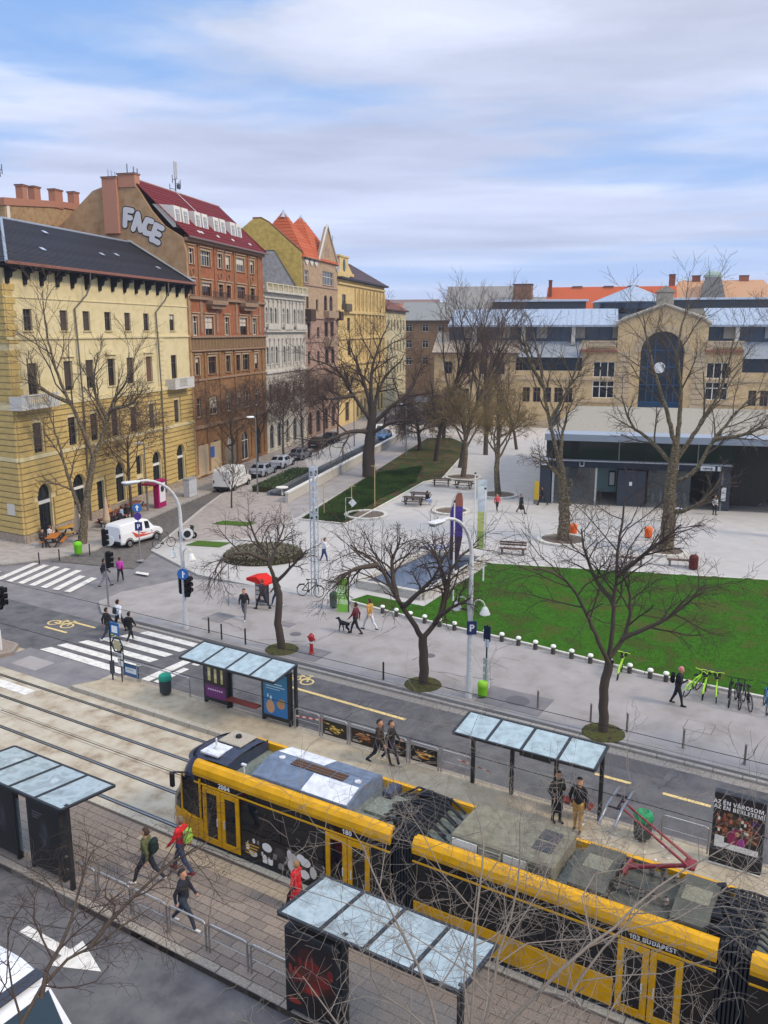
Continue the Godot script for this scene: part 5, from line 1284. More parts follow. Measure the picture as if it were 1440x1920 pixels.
func build_tram() -> void:
	var n := thing("tram", "long yellow low-floor tram with black windows and a raised red pantograph", "tram", bv(0, 18.35), -AB)
	var yel := mt("tram_yellow", ["c88a00", "d79a00", "e0a404"], 0.32, 5.0, 0.01, 4, 256)
	var blk := pm("0f1114", 0.14)
	var gl := pm("14181c", 0.05)
	var deck := mt("tram_deck", ["5f6660", "707870", "7c837b"], 0.7, 2.0, 0.02, 5, 256)
	var steel := mt("tram_grey", ["56657c", "64738a", "6d7c93"], 0.5, 3.0, 0.015, 4, 256)
	var white := mt("tram_white", ["c3c8d2", "d3d8e1", "dce0e8"], 0.5, 3.0, 0.015, 4, 256)
	var dark := mt("tram_dark", ["1b1d21", "25272c", "2f3136"], 0.6, 1.0, 0.03, 4, 128)
	var navy := mt("tram_navy", ["22283a", "2b3246", "343b50"], 0.35, 3.0, 0.015, 4, 256)
	var mods := [[-17.3, -10.32], [-9.66, -2.2], [-1.55, 8.0]]
	var mi := 0
	for m in mods:
		var x0: float = m[0]; var x1: float = m[1]
		var b := MB.new()
		b.bx(x0, x1, 0.3, 2.45, -1.17, 1.17); obj("body_shell", b, blk, n)
		box_part("roof_deck", n, x0, x1, 2.45, 2.62, -1.0, 1.0, deck)
		for sd in [-1.0, 1.0]:
			var pr := [Vector2(1.17, 2.42), Vector2(1.21, 2.44), Vector2(1.235, 2.56), Vector2(1.2, 2.72), Vector2(1.1, 2.84), Vector2(1.0, 2.87), Vector2(0.94, 2.86), Vector2(0.94, 2.62), Vector2(1.17, 2.45)]
			var seams := [x0, (x0 + x1) * 0.5 + 0.2, x1]
			for k in 2:
				var c := MB.new()
				c.prism(pr, 0, seams[k + 1] - seams[k] - 0.015, Transform3D(Basis(Vector3(0, 0, sd), Vector3.UP, Vector3(1, 0, 0)), Vector3(seams[k], 0, 0)))
				obj("cantrail", c, yel, n)
			box_part("trim_line", n, x0, x1, 2.18, 2.24, sd * 1.17, sd * 1.2, yel)
			box_part("skirt", n, x0, x1, 0.16, 0.34, sd * 1.08, sd * 1.16, dark)
		mi += 1
	# near side: doors, window bands, panels
	for d in [-16.95, -12.4, -4.3, -0.6, 3.4]: tram_door(n, d, 1.17, yel, gl)
	for d in [-16.95, -12.4, -4.3]: tram_door(n, d, -1.22, yel, gl)
	for q in [[-15.4, -14.0], [-13.95, -12.5], [-9.5, -7.9], [-7.85, -6.2], [-6.15, -4.45], [-10.9, -10.4]]: box_part("side_window", n, q[0], q[1], 1.22, 2.12, 1.17, 1.185, gl, 0.004)
	sheet("advert_panel", -15.42, -12.46, 0.38, 1.2, 1.185, 11, n)
	box_part("side_panel", n, -9.62, -4.36, 0.34, 1.08, 1.17, 1.2, yel)
	box_part("side_panel", n, -2.75, -2.24, 0.34, 2.15, 1.17, 1.19, blk)
	box_part("side_panel", n, 1.0, 3.3, 0.34, 1.08, 1.17, 1.2, yel)
	for q in [[-9.62, -2.2], [-15.4, -10.4]]: box_part("side_panel", n, q[0], q[1], 0.34, 1.08, -1.2, -1.17, yel)
	text("fleet_number", "2004", 0.15, 0.004, pm("e6e6e6", 0.6), n, Vector3(-16.1, 2.33, 1.18)); text("fleet_mark", "180", 0.14, 0.004, pm("e6e6e6", 0.6), n, Vector3(-11.7, 2.33, 1.18)); text("fleet_letters", "103 BUDAPEST", 0.11, 0.004, pm("cfcfcf", 0.6), n, Vector3(-3.55, 2.33, 1.18))
	# cab: rounded nose of three bands
	var tip := func(y: float) -> float: return -18.62 - 0.12 * sin(clampf(y / 1.6, 0, 1) * PI) + maxf(0.0, y - 1.3) * 0.52
	var bands := [["nose_mask", 0.3, 1.05, yel], ["windscreen", 1.05, 2.3, gl], ["nose_brow", 2.3, 2.86, navy]]
	for q in bands:
		var mb := MB.new()
		for i in 5:
			var y0: float = lerpf(q[1], q[2], i / 5.0); var y1: float = lerpf(q[1], q[2], (i + 1) / 5.0)
			for k in 16:
				var pt := func(y: float, j: int) -> Vector3:
					var a := -PI / 2 + PI * j / 16.0
					var hw := 1.18 if y < 2.4 else 1.18 - (y - 2.4) * 0.5
					return Vector3(lerpf(-17.3, tip.call(y), pow(maxf(cos(a), 0), 0.7)), y, hw * signf(sin(a)) * pow(absf(sin(a)), 0.7))
				mb.quad(pt.call(y0, k), pt.call(y0, k + 1), pt.call(y1, k + 1), pt.call(y1, k))
		obj(q[0], mb, q[3], n)
	box_part("cab_panel", n, -17.75, -16.98, 0.32, 1.02, 1.16, 1.195, yel); box_part("cab_window", n, -17.8, -17.1, 1.12, 2.25, 1.165, 1.19, gl, 0.004)
	var cf := MB.new(); cf.path([Vector3(-17.86, 2.3, 1.12), Vector3(-17.84, 1.15, 1.19), Vector3(-17.5, 1.0, 1.2), Vector3(-17.05, 1.02, 1.2), Vector3(-17.05, 2.35, 1.2)], 0.04, 6); obj("cab_window_frame", cf, yel, n)
	var mr := MB.new(); mr.path([Vector3(-17.6, 2.4, 1.15), Vector3(-17.9, 2.45, 1.42)], 0.03); mr.box(Vector3(-17.95, 2.2, 1.44), Vector3(0.16, 0.5, 0.14), Basis(), 0.04); obj("mirror", mr, pm("16181b", 0.4), n)
	# cab roof dome
	var dm := MB.new()
	for i in 10:
		for k in 8:
			var pt := func(a: int, j: int) -> Vector3:
				var f := a / 10.0
				var zz := -0.93 + 1.86 * j / 8.0
				var x := lerpf(-18.2 + 0.55 * pow(absf(zz) / 0.93, 3), -16.1, f)
				return Vector3(x, 2.62 + 0.44 * pow(sin(minf(f * 1.6, 1.0) * PI / 2), 0.8) * (1.0 - 0.35 * pow(absf(zz) / 0.93, 4)), zz)
			dm.quad(pt.call(i, k), pt.call(i, k + 1), pt.call(i + 1, k + 1), pt.call(i + 1, k))
	dm.quad(Vector3(-16.1, 2.6, -0.93), Vector3(-16.1, 2.6, 0.93), Vector3(-16.1, 2.98, 0.93), Vector3(-16.1, 2.98, -0.93))
	obj("cab_dome", dm, navy, n)
	box_part("hatch", n, -17.25, -16.35, 3.06, 3.12, -0.7, 0.1, mt("tram_tan", ["928878", "a39a8a", "aea696"], 0.7, 1.0, 0.03, 4, 128), 0.02)
	box_part("antenna_plate", n, -17.3, -16.6, 3.0, 3.07, 0.15, 0.85, white); var an := MB.new(); an.lathe(Vector3(-16.95, 3.07, 0.5), [[0.07, 0], [0.06, 0.08], [0.035, 0.12], [0.03, 0.34], [0.0, 0.36]], 8); obj("antenna", an, pm("c9c9c6", 0.4), n)
	var hk := MB.new(); hk.lathe(Vector3(-16.8, 3.12, -0.35), [[0.1, 0], [0.09, 0.08], [0.0, 0.12]], 8); obj("hatch_knob", hk, dark, n)
	var rd := MB.new(); rd.rod(Vector3(-15.7, 2.62, 0.7), Vector3(-15.7, 2.95, 0.7), 0.02); rd.box(Vector3(-15.7, 2.98, 0.7), Vector3(0.16, 0.05, 0.08)); obj("roof_aerial", rd, white, n)
	# air-conditioning unit: chequered lids, three grilles
	var ac := MB.new(); ac.prism([Vector2(-0.92, 2.62), Vector2(0.92, 2.62), Vector2(0.92, 2.92), Vector2(0.25, 3.14), Vector2(-0.25, 3.14), Vector2(-0.92, 2.98)], -15.2, -11.85, Transform3D(Basis(Vector3(0, 0, 1), Vector3.UP, Vector3(1, 0, 0)), Vector3.ZERO)); obj("air_conditioner", ac, steel, n)
	var lid := func(x0: float, x1: float, far: bool, m: Material) -> void:
		var b := MB.new(); var za := -0.25 if far else 0.25; var zb := -0.91 if far else 0.91
		var ya := 3.15; var yb := 2.995 if far else 2.935
		if far: b.quad(Vector3(x0, ya, za), Vector3(x1, ya, za), Vector3(x1, yb, zb), Vector3(x0, yb, zb))
		else: b.quad(Vector3(x0, yb, zb), Vector3(x1, yb, zb), Vector3(x1, ya, za), Vector3(x0, ya, za))
		obj("lid", b, m, n)
	lid.call(-15.15, -13.45, true, white); lid.call(-13.4, -11.9, true, steel); lid.call(-15.15, -13.5, false, steel); lid.call(-13.45, -11.9, false, white)
	for q in [[-14.35, -13.85], [-13.8, -12.95], [-12.9, -12.5]]:
		box_part("grille", n, q[0], q[1], 3.13, 3.16, -0.16, 0.2, pm("4a3a31", 0.8), 0.0)
		for k in 3: box_part("grille_bar", n, q[0], q[1], 3.16, 3.17, -0.12 + k * 0.13, -0.09 + k * 0.13, pm("6b564a", 0.7), 0.0)
	for x in [-14.8, -12.1]:
		var b := MB.new(); b.lathe(Vector3(x, 3.14, 0), [[0.1, 0], [0.1, 0.03], [0, 0.05]], 10); obj("vent_cap", b, white, n)
	# joint: dampers, cables, bellows
	rng.seed = 31
	for jx in [-9.98, -1.88]:
		for i in 8:
			var b := MB.new(); var x: float = jx - 0.3 + i * 0.086
			b.bx(x, x + 0.045, 0.3, 2.66, -1.12, 1.12); b.bx(x - 0.01, x + 0.055, 2.66, 2.82 + 0.05 * (i % 2), -1.05, 1.05); obj("bellows_fold", b, dark, n)
		for i in 9:
			var b := MB.new()
			var z := -0.85 + i * 0.21
			var x: float = jx + rng.randf_range(-0.2, 0.2)
			b.path([Vector3(x - 1.0, 2.66, z), Vector3(x - 0.5, 2.9 + rng.randf() * 0.15, z + 0.05), Vector3(x, 2.98, z), Vector3(x + 0.5, 2.9, z - 0.05), Vector3(x + 0.95, 2.66, z)], 0.035, 5); obj("cable_hose", b, dark, n)
		for i in 5:
			var b := MB.new(); b.box(Vector3(jx - 0.75 + rng.randf() * 0.5, 2.8, -0.8 + i * 0.38), Vector3(rng.randf_range(0.25, 0.6), rng.randf_range(0.2, 0.4), 0.18), Basis(Vector3.FORWARD, rng.randf_range(-0.4, 0.4)), 0.02); obj("damper", b, dark, n)
	box_part("joint_deck", n, -11.6, -10.5, 2.62, 2.72, -0.6, 0.5, deck); box_part("joint_cover", n, -11.5, -11.2, 2.62, 2.9, -0.9, -0.3, navy)
	# second module: beige weathered unit with louvred side, then the pantograph well
	box_part("converter", n, -8.75, -6.0, 2.62, 3.14, -0.84, 0.84, mt("tram_beige", ["7c7558", "948d6e", "a39c80", "6e6c60"], 0.65, 3.2, 0.008, 5, 256), 0.05)
	for q in [[-8.7, -8.0, "c9ccc9"], [-7.95, -7.35, "6b6a5e"], [-7.3, -6.7, "b7bab4"], [-6.65, -6.1, "55544c"]]: box_part("converter_panel", n, q[0], q[1], 2.68, 3.04, 0.84, 0.87, pm(q[2], 0.6))
	for k in 5: box_part("louvre", n, -7.95, -7.35, 2.7 + k * 0.07, 2.73 + k * 0.07, 0.87, 0.9, pm("8e8d82", 0.6), 0.0)
	for q in [[-6.75, -6.25, -0.55, -0.1], [-6.75, -6.25, 0.0, 0.4]]: box_part("vent_grille", n, q[0], q[1], 3.14, 3.155, q[2], q[3], pm("46474b", 0.7), 0.0)
	for q in [[-5.65, -4.75, 3.05], [-4.7, -3.35, 2.86], [-3.3, -2.5, 3.05]]:
		var b := MB.new(); b.prism([Vector2(-0.9, 2.62), Vector2(0.9, 2.62), Vector2(0.9, q[2] - 0.12), Vector2(0.3, q[2]), Vector2(-0.3, q[2]), Vector2(-0.9, q[2] - 0.12)], q[0], q[1], Transform3D(Basis(Vector3(0, 0, 1), Vector3.UP, Vector3(1, 0, 0)), Vector3.ZERO))
		obj("roof_unit", b, mt("tram_unit", ["3d4146", "4c5157", "5a5e62", "565548"], 0.55, 2.4, 0.012, 5, 256), n)
	for q in [[-5.5, -4.9], [-3.2, -2.6]]: box_part("unit_lid", n, q[0], q[1], 3.03, 3.07, -0.28, 0.3, mt("unit_lid", ["6a6858", "7b7968", "868473"], 0.7, 1.5, 0.02, 4, 128))
	for i in 10:
		var b := MB.new(); b.lathe(Vector3(-4.6 + (i % 5) * 0.28, 2.86, -0.55 + (i / 5) * 1.0), [[0.06, 0], [0.09, 0.05], [0.06, 0.1], [0.08, 0.15], [0.03, 0.2]], 8); obj("insulator", b, pm("5b534c", 0.4), n)
	# pantograph
	var red := pm("7a1b26", 0.35)
	var pa := obj("pantograph", MB.new(), red, n)
	var fr := MB.new()
	fr.path([Vector3(-4.7, 3.1, -0.5), Vector3(-3.7, 3.1, -0.5), Vector3(-3.7, 3.1, 0.5), Vector3(-4.7, 3.1, 0.5), Vector3(-4.7, 3.1, -0.5)], 0.035); obj("pantograph_base", fr, pm("4b4642", 0.5), pa)
	var la := MB.new(); la.rod(Vector3(-4.5, 3.2, 0.0), Vector3(-3.15, 3.72, 0.0), 0.065, 0.05, 8); la.rod(Vector3(-4.5, 3.2, -0.3), Vector3(-4.5, 3.2, 0.3), 0.06); la.box(Vector3(-3.1, 3.76, 0.0), Vector3(0.26, 0.12, 0.36), Basis(), 0.03); obj("lower_arm", la, red, pa)
	var ua := MB.new(); ua.rod(Vector3(-3.12, 3.8, -0.16), Vector3(-4.75, 4.78, -0.12), 0.034, 0.024); ua.rod(Vector3(-3.12, 3.8, 0.16), Vector3(-4.75, 4.78, 0.12), 0.034, 0.024); ua.rod(Vector3(-3.1, 3.88, 0.0), Vector3(-4.7, 4.86, 0.0), 0.02, 0.02); obj("upper_arm", ua, red, pa)
	for x in [-4.95, -4.6]:
		var b := MB.new(); b.path([Vector3(x - 0.05, 4.6, -0.85), Vector3(x, 4.82, -0.62), Vector3(x, 4.88, -0.4), Vector3(x, 4.88, 0.4), Vector3(x, 4.82, 0.62), Vector3(x - 0.05, 4.6, 0.85)], 0.035, 6); obj("contact_strip", b, pm("7d828a", 0.35, 0.6), pa)
	var hd := MB.new(); hd.rod(Vector3(-4.95, 4.8, -0.3), Vector3(-4.6, 4.8, -0.3), 0.025); hd.rod(Vector3(-4.95, 4.8, 0.3), Vector3(-4.6, 4.8, 0.3), 0.025); hd.rod(Vector3(-4.75, 4.78, -0.3), Vector3(-4.75, 4.78, 0.3), 0.025); obj("head_frame", hd, dark, pa)
	# bogies under the skirts
	for x in [-15.0, -6.0, 3.0]:
		for sd in [-1.0, 1.0]:
			for dx in [-0.85, 0.85]:
				var b := MB.new(); b.lathe(Vector3(x + dx, 0.31, sd * 0.72), [[0.3, -0.06], [0.3, 0.06], [0.1, 0.08], [0.0, 0.08]], 16, Basis(Vector3.RIGHT, PI / 2)); obj("wheel", b, pm("3b3a3b", 0.5, 0.5), n)
	# contact wires
	for q in [[18.35, 4.93, "contact wire above the yellow tram's track"], [21.66, 5.0, "contact wire above the empty tram track"]]:
		var wr := thing("contact_wire", q[2], "wire", bv(0, q[0]), -AB, "overhead contact wires")
		var b := MB.new(); b.rod(Vector3(-70, q[1], 0), Vector3(30, q[1], 0), 0.009, 0.009, 4); obj("wire", b, pm("1d1d1e", 0.6), wr)

func tram_door(n: Node, x: float, z: float, yel: Material, gl: Material) -> void:
	for k in 2:
		var x0 := x + k * 0.73; var x1 := x0 + 0.71
		var b := MB.new(); var zz := z + 0.045
		b.bx(x0, x0 + 0.15, 0.32, 2.16, z, zz, 0.01); b.bx(x1 - 0.15, x1, 0.32, 2.16, z, zz, 0.01); b.bx(x0 + 0.15, x1 - 0.15, 0.32, 0.52, z, zz, 0.005); b.bx(x0 + 0.15, x1 - 0.15, 2.0, 2.16, z, zz, 0.005)
		var o := obj("door", b, yel, n)
		var g := MB.new(); g.bx(x0 + 0.15, x1 - 0.15, 0.52, 2.0, z + 0.005, z + 0.02); obj("door_glass", g, gl, o)
		var h := MB.new(); h.bx(x0 + (0.11 if k else 0.57), x0 + (0.14 if k else 0.6), 1.0, 1.25, zz, zz + 0.03); obj("handle", h, pm("c9c9c4", 0.4), o)

# ---------------------------------------------------------------- stops
func poster_tex(kind: int) -> ImageTexture:
	var im := Image.create(192, 256, false, Image.FORMAT_RGB8)
	var r := RandomNumberGenerator.new(); r.seed = 900 + kind
	var blob := func(cx: float, cy: float, rx: float, ry: float, c: Color) -> void:
		for y in range(maxi(0, int(cy - ry)), mini(256, int(cy + ry))):
			var k := sqrt(maxf(0.0, 1.0 - pow((y - cy) / ry, 2))) * rx
			im.fill_rect(Rect2i(maxi(0, int(cx - k)), y, int(2 * k), 1), c)
	match kind:
		0: # purple strip under pale bottles
			im.fill(hx("2a1f2e"))
			for i in 60: blob.call(r.randf() * 192, r.randf() * 150, 6 + r.randf() * 18, 4 + r.randf() * 14, hx(["3b3440", "4d4250", "2b2a33"][i % 3]))
			for q in [[40, 60, 26], [100, 70, 24], [160, 65, 20]]:
				im.fill_rect(Rect2i(q[0] - q[2] / 2, q[1], q[2], 90), hx("c3bd7a")); im.fill_rect(Rect2i(q[0] - 6, q[1] - 34, 12, 36), hx("a8a765")); im.fill_rect(Rect2i(q[0] - q[2] / 2, q[1] + 30, q[2], 30), hx("ddd8a8"))
			im.fill_rect(Rect2i(0, 178, 192, 78), hx("6d2a6e"))
			for i in 7: im.fill_rect(Rect2i(24 + i * 21, 200, 14, 9), hx("e3cfe4"))
		1: # blue with pale bars and warm hands
			im.fill(hx("2a7fb0"))
			for y in 256: im.fill_rect(Rect2i(0, y, 192, 1), hx("2f86ae").lerp(hx("2270b4"), y / 256.0))
			for q in [[60, 14, 130], [76, 12, 150], [92, 8, 110]]: im.fill_rect(Rect2i(22, q[0], q[2], q[1] / 2), hx("bfe0ec"))
			for q in [[55, 205, 34, 40, "c79a72"], [140, 180, 32, 26, "b98a5e"], [148, 160, 26, 16, "a0855f"], [60, 150, 9, 14, "bfe3f0"], [36, 140, 6, 12, "cfeaf2"]]: blob.call(q[0], q[1], q[2], q[3], hx(q[4]))
		2: # crowd behind a woman in magenta, white foot
			im.fill(hx("1d1620"))
			for i in 150: blob.call(r.randf() * 192, 78 + r.randf() * 120, 4 + r.randf() * 11, 4 + r.randf() * 9, hx(["5a3226", "8a4a34", "2c2020", "6b2a2a", "b06a48", "39302c", "7a5a3a"][i % 7]))
			for i in 9: im.fill_rect(Rect2i(int(r.randf() * 170), 84 + int(r.randf() * 80), 10, 16), hx("d9d9d0"))
			blob.call(96, 205, 40, 62, hx("8c2050")); blob.call(112, 176, 18, 26, hx("3a1f24")); blob.call(98, 168, 10, 13, hx("c48b6a")); blob.call(118, 205, 14, 22, hx("9a3a8e"))
			blob.call(168, 92, 18, 14, hx("3a1a52"))
			im.fill_rect(Rect2i(0, 226, 192, 30), hx("e4e4e4")); im.fill_rect(Rect2i(0, 196, 42, 32), hx("dcdcdc"))
		3, 4, 5, 6: # rail boards: dark ground, one warm dish
			im.fill(hx(["171413", "241613", "1f1a16", "131213"][kind - 3]))
			for i in 46: blob.call(96 + r.randfn() * 34, 110 + r.randfn() * 36, 5 + r.randf() * 20, 4 + r.randf() * 14, hx([["c9a53a", "e0c96a", "8a5a22", "2b1d14"], ["7a3a22", "b06a3a", "4a241a", "d09a5a"], ["b8a48a", "8a5a3a", "d8c8b0", "503828"], ["d9a04a", "b8742c", "3b2a1a", "f0c878"]][kind - 3][i % 4]))
			for i in 3: im.fill_rect(Rect2i(10, 196 + i * 14, 40 + i * 14, 7), hx("d8d4cc"))
		7: # dark figure on black
			im.fill(hx("15171a"))
			blob.call(100, 120, 34, 70, hx("24262b")); blob.call(104, 104, 16, 34, hx("33363c")); blob.call(92, 152, 24, 16, hx("2e3036"))
			for i in 3: im.fill_rect(Rect2i(22, 24 + i * 12, 70 - i * 16, 4), hx("5d6068"))
		8: # reddish
			im.fill(hx("1b1414"))
			for i in 50: blob.call(90 + r.randfn() * 46, 130 + r.randfn() * 44, 6 + r.randf() * 26, 5 + r.randf() * 14, hx(["6d1e1a", "8a3022", "3a1512", "52241c"][i % 4]))
		9: # timetable
			im.fill(hx("d9dbd8"))
			for i in 24: im.fill_rect(Rect2i(14, 20 + i * 9, 60 + (i * 37) % 100, 4), hx("5f676c"))
		11: # pale figures on black with gold bars
			im.fill(hx("161517"))
			for i in 40: blob.call(r.randf() * 192, 60 + r.randf() * 190, 3 + r.randf() * 9, 20 + r.randf() * 46, hx(["c9c6c0", "2a282b", "7d7a78", "e0ddd8", "1d1c1f"][i % 5]))
			for i in 4: im.fill_rect(Rect2i(6, 120 + i * 30, 34 - i * 4, 12), hx("c79a2e"))
			for i in 5: blob.call(60 + i * 30, 90, 12, 44, hx(["dcdad6", "3a383a", "b9b6b2"][i % 3]))
		10: # blue sheet with a white field
			im.fill(hx("2a5f94")); im.fill_rect(Rect2i(24, 70, 140, 120), hx("d9e2e8")); im.fill_rect(Rect2i(40, 110, 90, 10), hx("2a5f94"))
	return ImageTexture.create_from_image(im)

var posters := {}
func poster_mat(kind: int) -> StandardMaterial3D:
	if not posters.has(kind):
		var m := StandardMaterial3D.new()
		m.albedo_texture = poster_tex(kind); m.roughness = 0.35
		posters[kind] = m
	return posters[kind]

func sheet(called: String, x0: float, x1: float, y0: float, y1: float, z: float, kind: int, parent: Node) -> void:
	var b := MB.new()
	b.uvquad(Vector3(x0, y0, z), Vector3(x1, y0, z), Vector3(x1, y1, z), Vector3(x0, y1, z))
	obj(called, b, poster_mat(kind), parent)

func shelter(label: String, s0: float, s1: float, zr: Array, h: float, cases: Array, posts: Array, at_t: float, base: float, dirty: bool) -> Node3D: # zr: roof from z front (towards the viewer is +)
	var n := thing("tram_shelter", label, "shelter", bv((s0 + s1) / 2, at_t, base), -AB, "glass roofed tram shelters")
	var fr := pm("1c2024", 0.45)
	var L := s1 - s0
	var gm: Material = mt("shelter_glass_worn", ["6d7678", "8f9da3", "a5b5bc", "7f8b8f", "b2c2ca"], 0.12, 4.0, 0.009, 5, 256) if dirty else mt("shelter_glass", ["86989e", "9db0b6", "a9bbc1"], 0.1, 4.0, 0.01, 4, 256)
	for i in 4:
		var a := -L / 2 + L * i / 4.0; var b := a + L / 4.0
		var g := MB.new()
		g.box(Vector3((a + b) / 2, h + (zr[1] + zr[3]) / 2 - h, (zr[0] + zr[2]) / 2) , Vector3(b - a - 0.1, 0.02, Vector2(zr[2] - zr[0], zr[3] - zr[1]).length() - 0.06), Basis(Vector3.RIGHT, -atan2(zr[3] - zr[1], zr[2] - zr[0])))
		obj("roof_pane", g, gm, n)
	for i in 5:
		var x := -L / 2 + L * i / 4.0
		var b := MB.new(); b.box(Vector3(x, (zr[1] + zr[3]) / 2, (zr[0] + zr[2]) / 2), Vector3(0.09, 0.07, Vector2(zr[2] - zr[0], zr[3] - zr[1]).length()), Basis(Vector3.RIGHT, -atan2(zr[3] - zr[1], zr[2] - zr[0])), 0.01)
		obj("roof_bar", b, fr, n)
	for z in [[zr[0], zr[1]], [zr[2], zr[3]]]: box_part("roof_edge", n, -L / 2, L / 2, z[1] - 0.06, z[1] + 0.03, z[0] - 0.04, z[0] + 0.04, fr)
	for p in posts:
		var b := MB.new(); b.bx(p[0] - 0.06, p[0] + 0.06, 0, zr[3] if absf(p[1] - zr[2]) < absf(p[1] - zr[0]) else zr[1], p[1] - 0.06, p[1] + 0.06, 0.01); obj("post", b, fr, n)
	for c in cases: # x0, x1, z, poster
		var b := MB.new(); b.bx(c[0], c[1], 0.12, 2.25, c[2] - 0.1, c[2] + 0.1, 0.015); b.bx(c[0], c[0] + 0.1, 0, 0.12, c[2] - 0.08, c[2] + 0.08); b.bx(c[1] - 0.1, c[1], 0, 0.12, c[2] - 0.08, c[2] + 0.08)
		var o := obj("advert_case", b, fr, n)
		sheet("poster", c[0] + 0.12, c[1] - 0.12, 0.3, 2.1, c[2] + 0.105, c[3], o)
	return n

func rail_hoop(label: String, at: Vector3, L: float, h: float, board: int, group: String) -> Node3D:
	var n := thing("guard_rail", label, "railing", at, -AB, group)
	var st := pm("a9a8a8", 0.3, 0.8)
	var b := MB.new()
	var r := 0.12; var pts := [Vector3(-L / 2, 0, 0), Vector3(-L / 2, h - r, 0)]
	for k in 4: pts.append(Vector3(-L / 2 + r - cos((k + 1) * PI / 8.0) * r, h - r + sin((k + 1) * PI / 8.0) * r, 0))
	for k in 4: pts.append(Vector3(L / 2 - r + sin(k * PI / 8.0) * r, h - r + cos(k * PI / 8.0) * r, 0))
	pts.append(Vector3(L / 2, 0, 0))
	b.path(pts, 0.028, 8); obj("hoop", b, st, n)
	if board > 0:
		var p := MB.new(); p.bx(-L / 2 + 0.05, L / 2 - 0.05, 0.12, h - 0.14, -0.02, 0.0); var o := obj("board", p, pm("26221f", 0.6), n)
		sheet("print", -L / 2 + 0.07, L / 2 - 0.07, 0.14, h - 0.16, 0.006, board, o)
	else:
		var m := MB.new(); m.rod(Vector3(-L / 2, h * 0.5, 0), Vector3(L / 2, h * 0.5, 0), 0.014); obj("mid_bar", m, st, n)
	return n

func bin(called: String, label: String, at: Vector3, body_c: String, lid_c: String, h: float, r: float) -> void:
	var n := thing(called, label, "bin", at, -AB)
	var b := MB.new(); b.lathe(Vector3.ZERO, [[0.001, 0.08], [r * 0.9, 0.08], [r, 0.12], [r * 1.05, h * 0.72], [r, h * 0.74]], 14); obj("drum", b, pm(body_c, 0.6), n)
	var l := MB.new(); l.lathe(Vector3.ZERO, [[r * 1.12, h * 0.7], [r * 1.16, h * 0.8], [r * 1.0, h * 0.93], [r * 0.6, h], [r * 0.5, h * 0.97], [0.01, h * 0.9]], 14); obj("lid", l, pm(lid_c, 0.5), n)
	var p := MB.new(); p.rod(Vector3(0, 0, -r * 1.1), Vector3(0, h * 0.8, -r * 1.1), 0.03); p.rod(Vector3(0, 0, 0), Vector3(0, 0.1, 0), 0.05); obj("post", p, pm("55585a", 0.5), n)

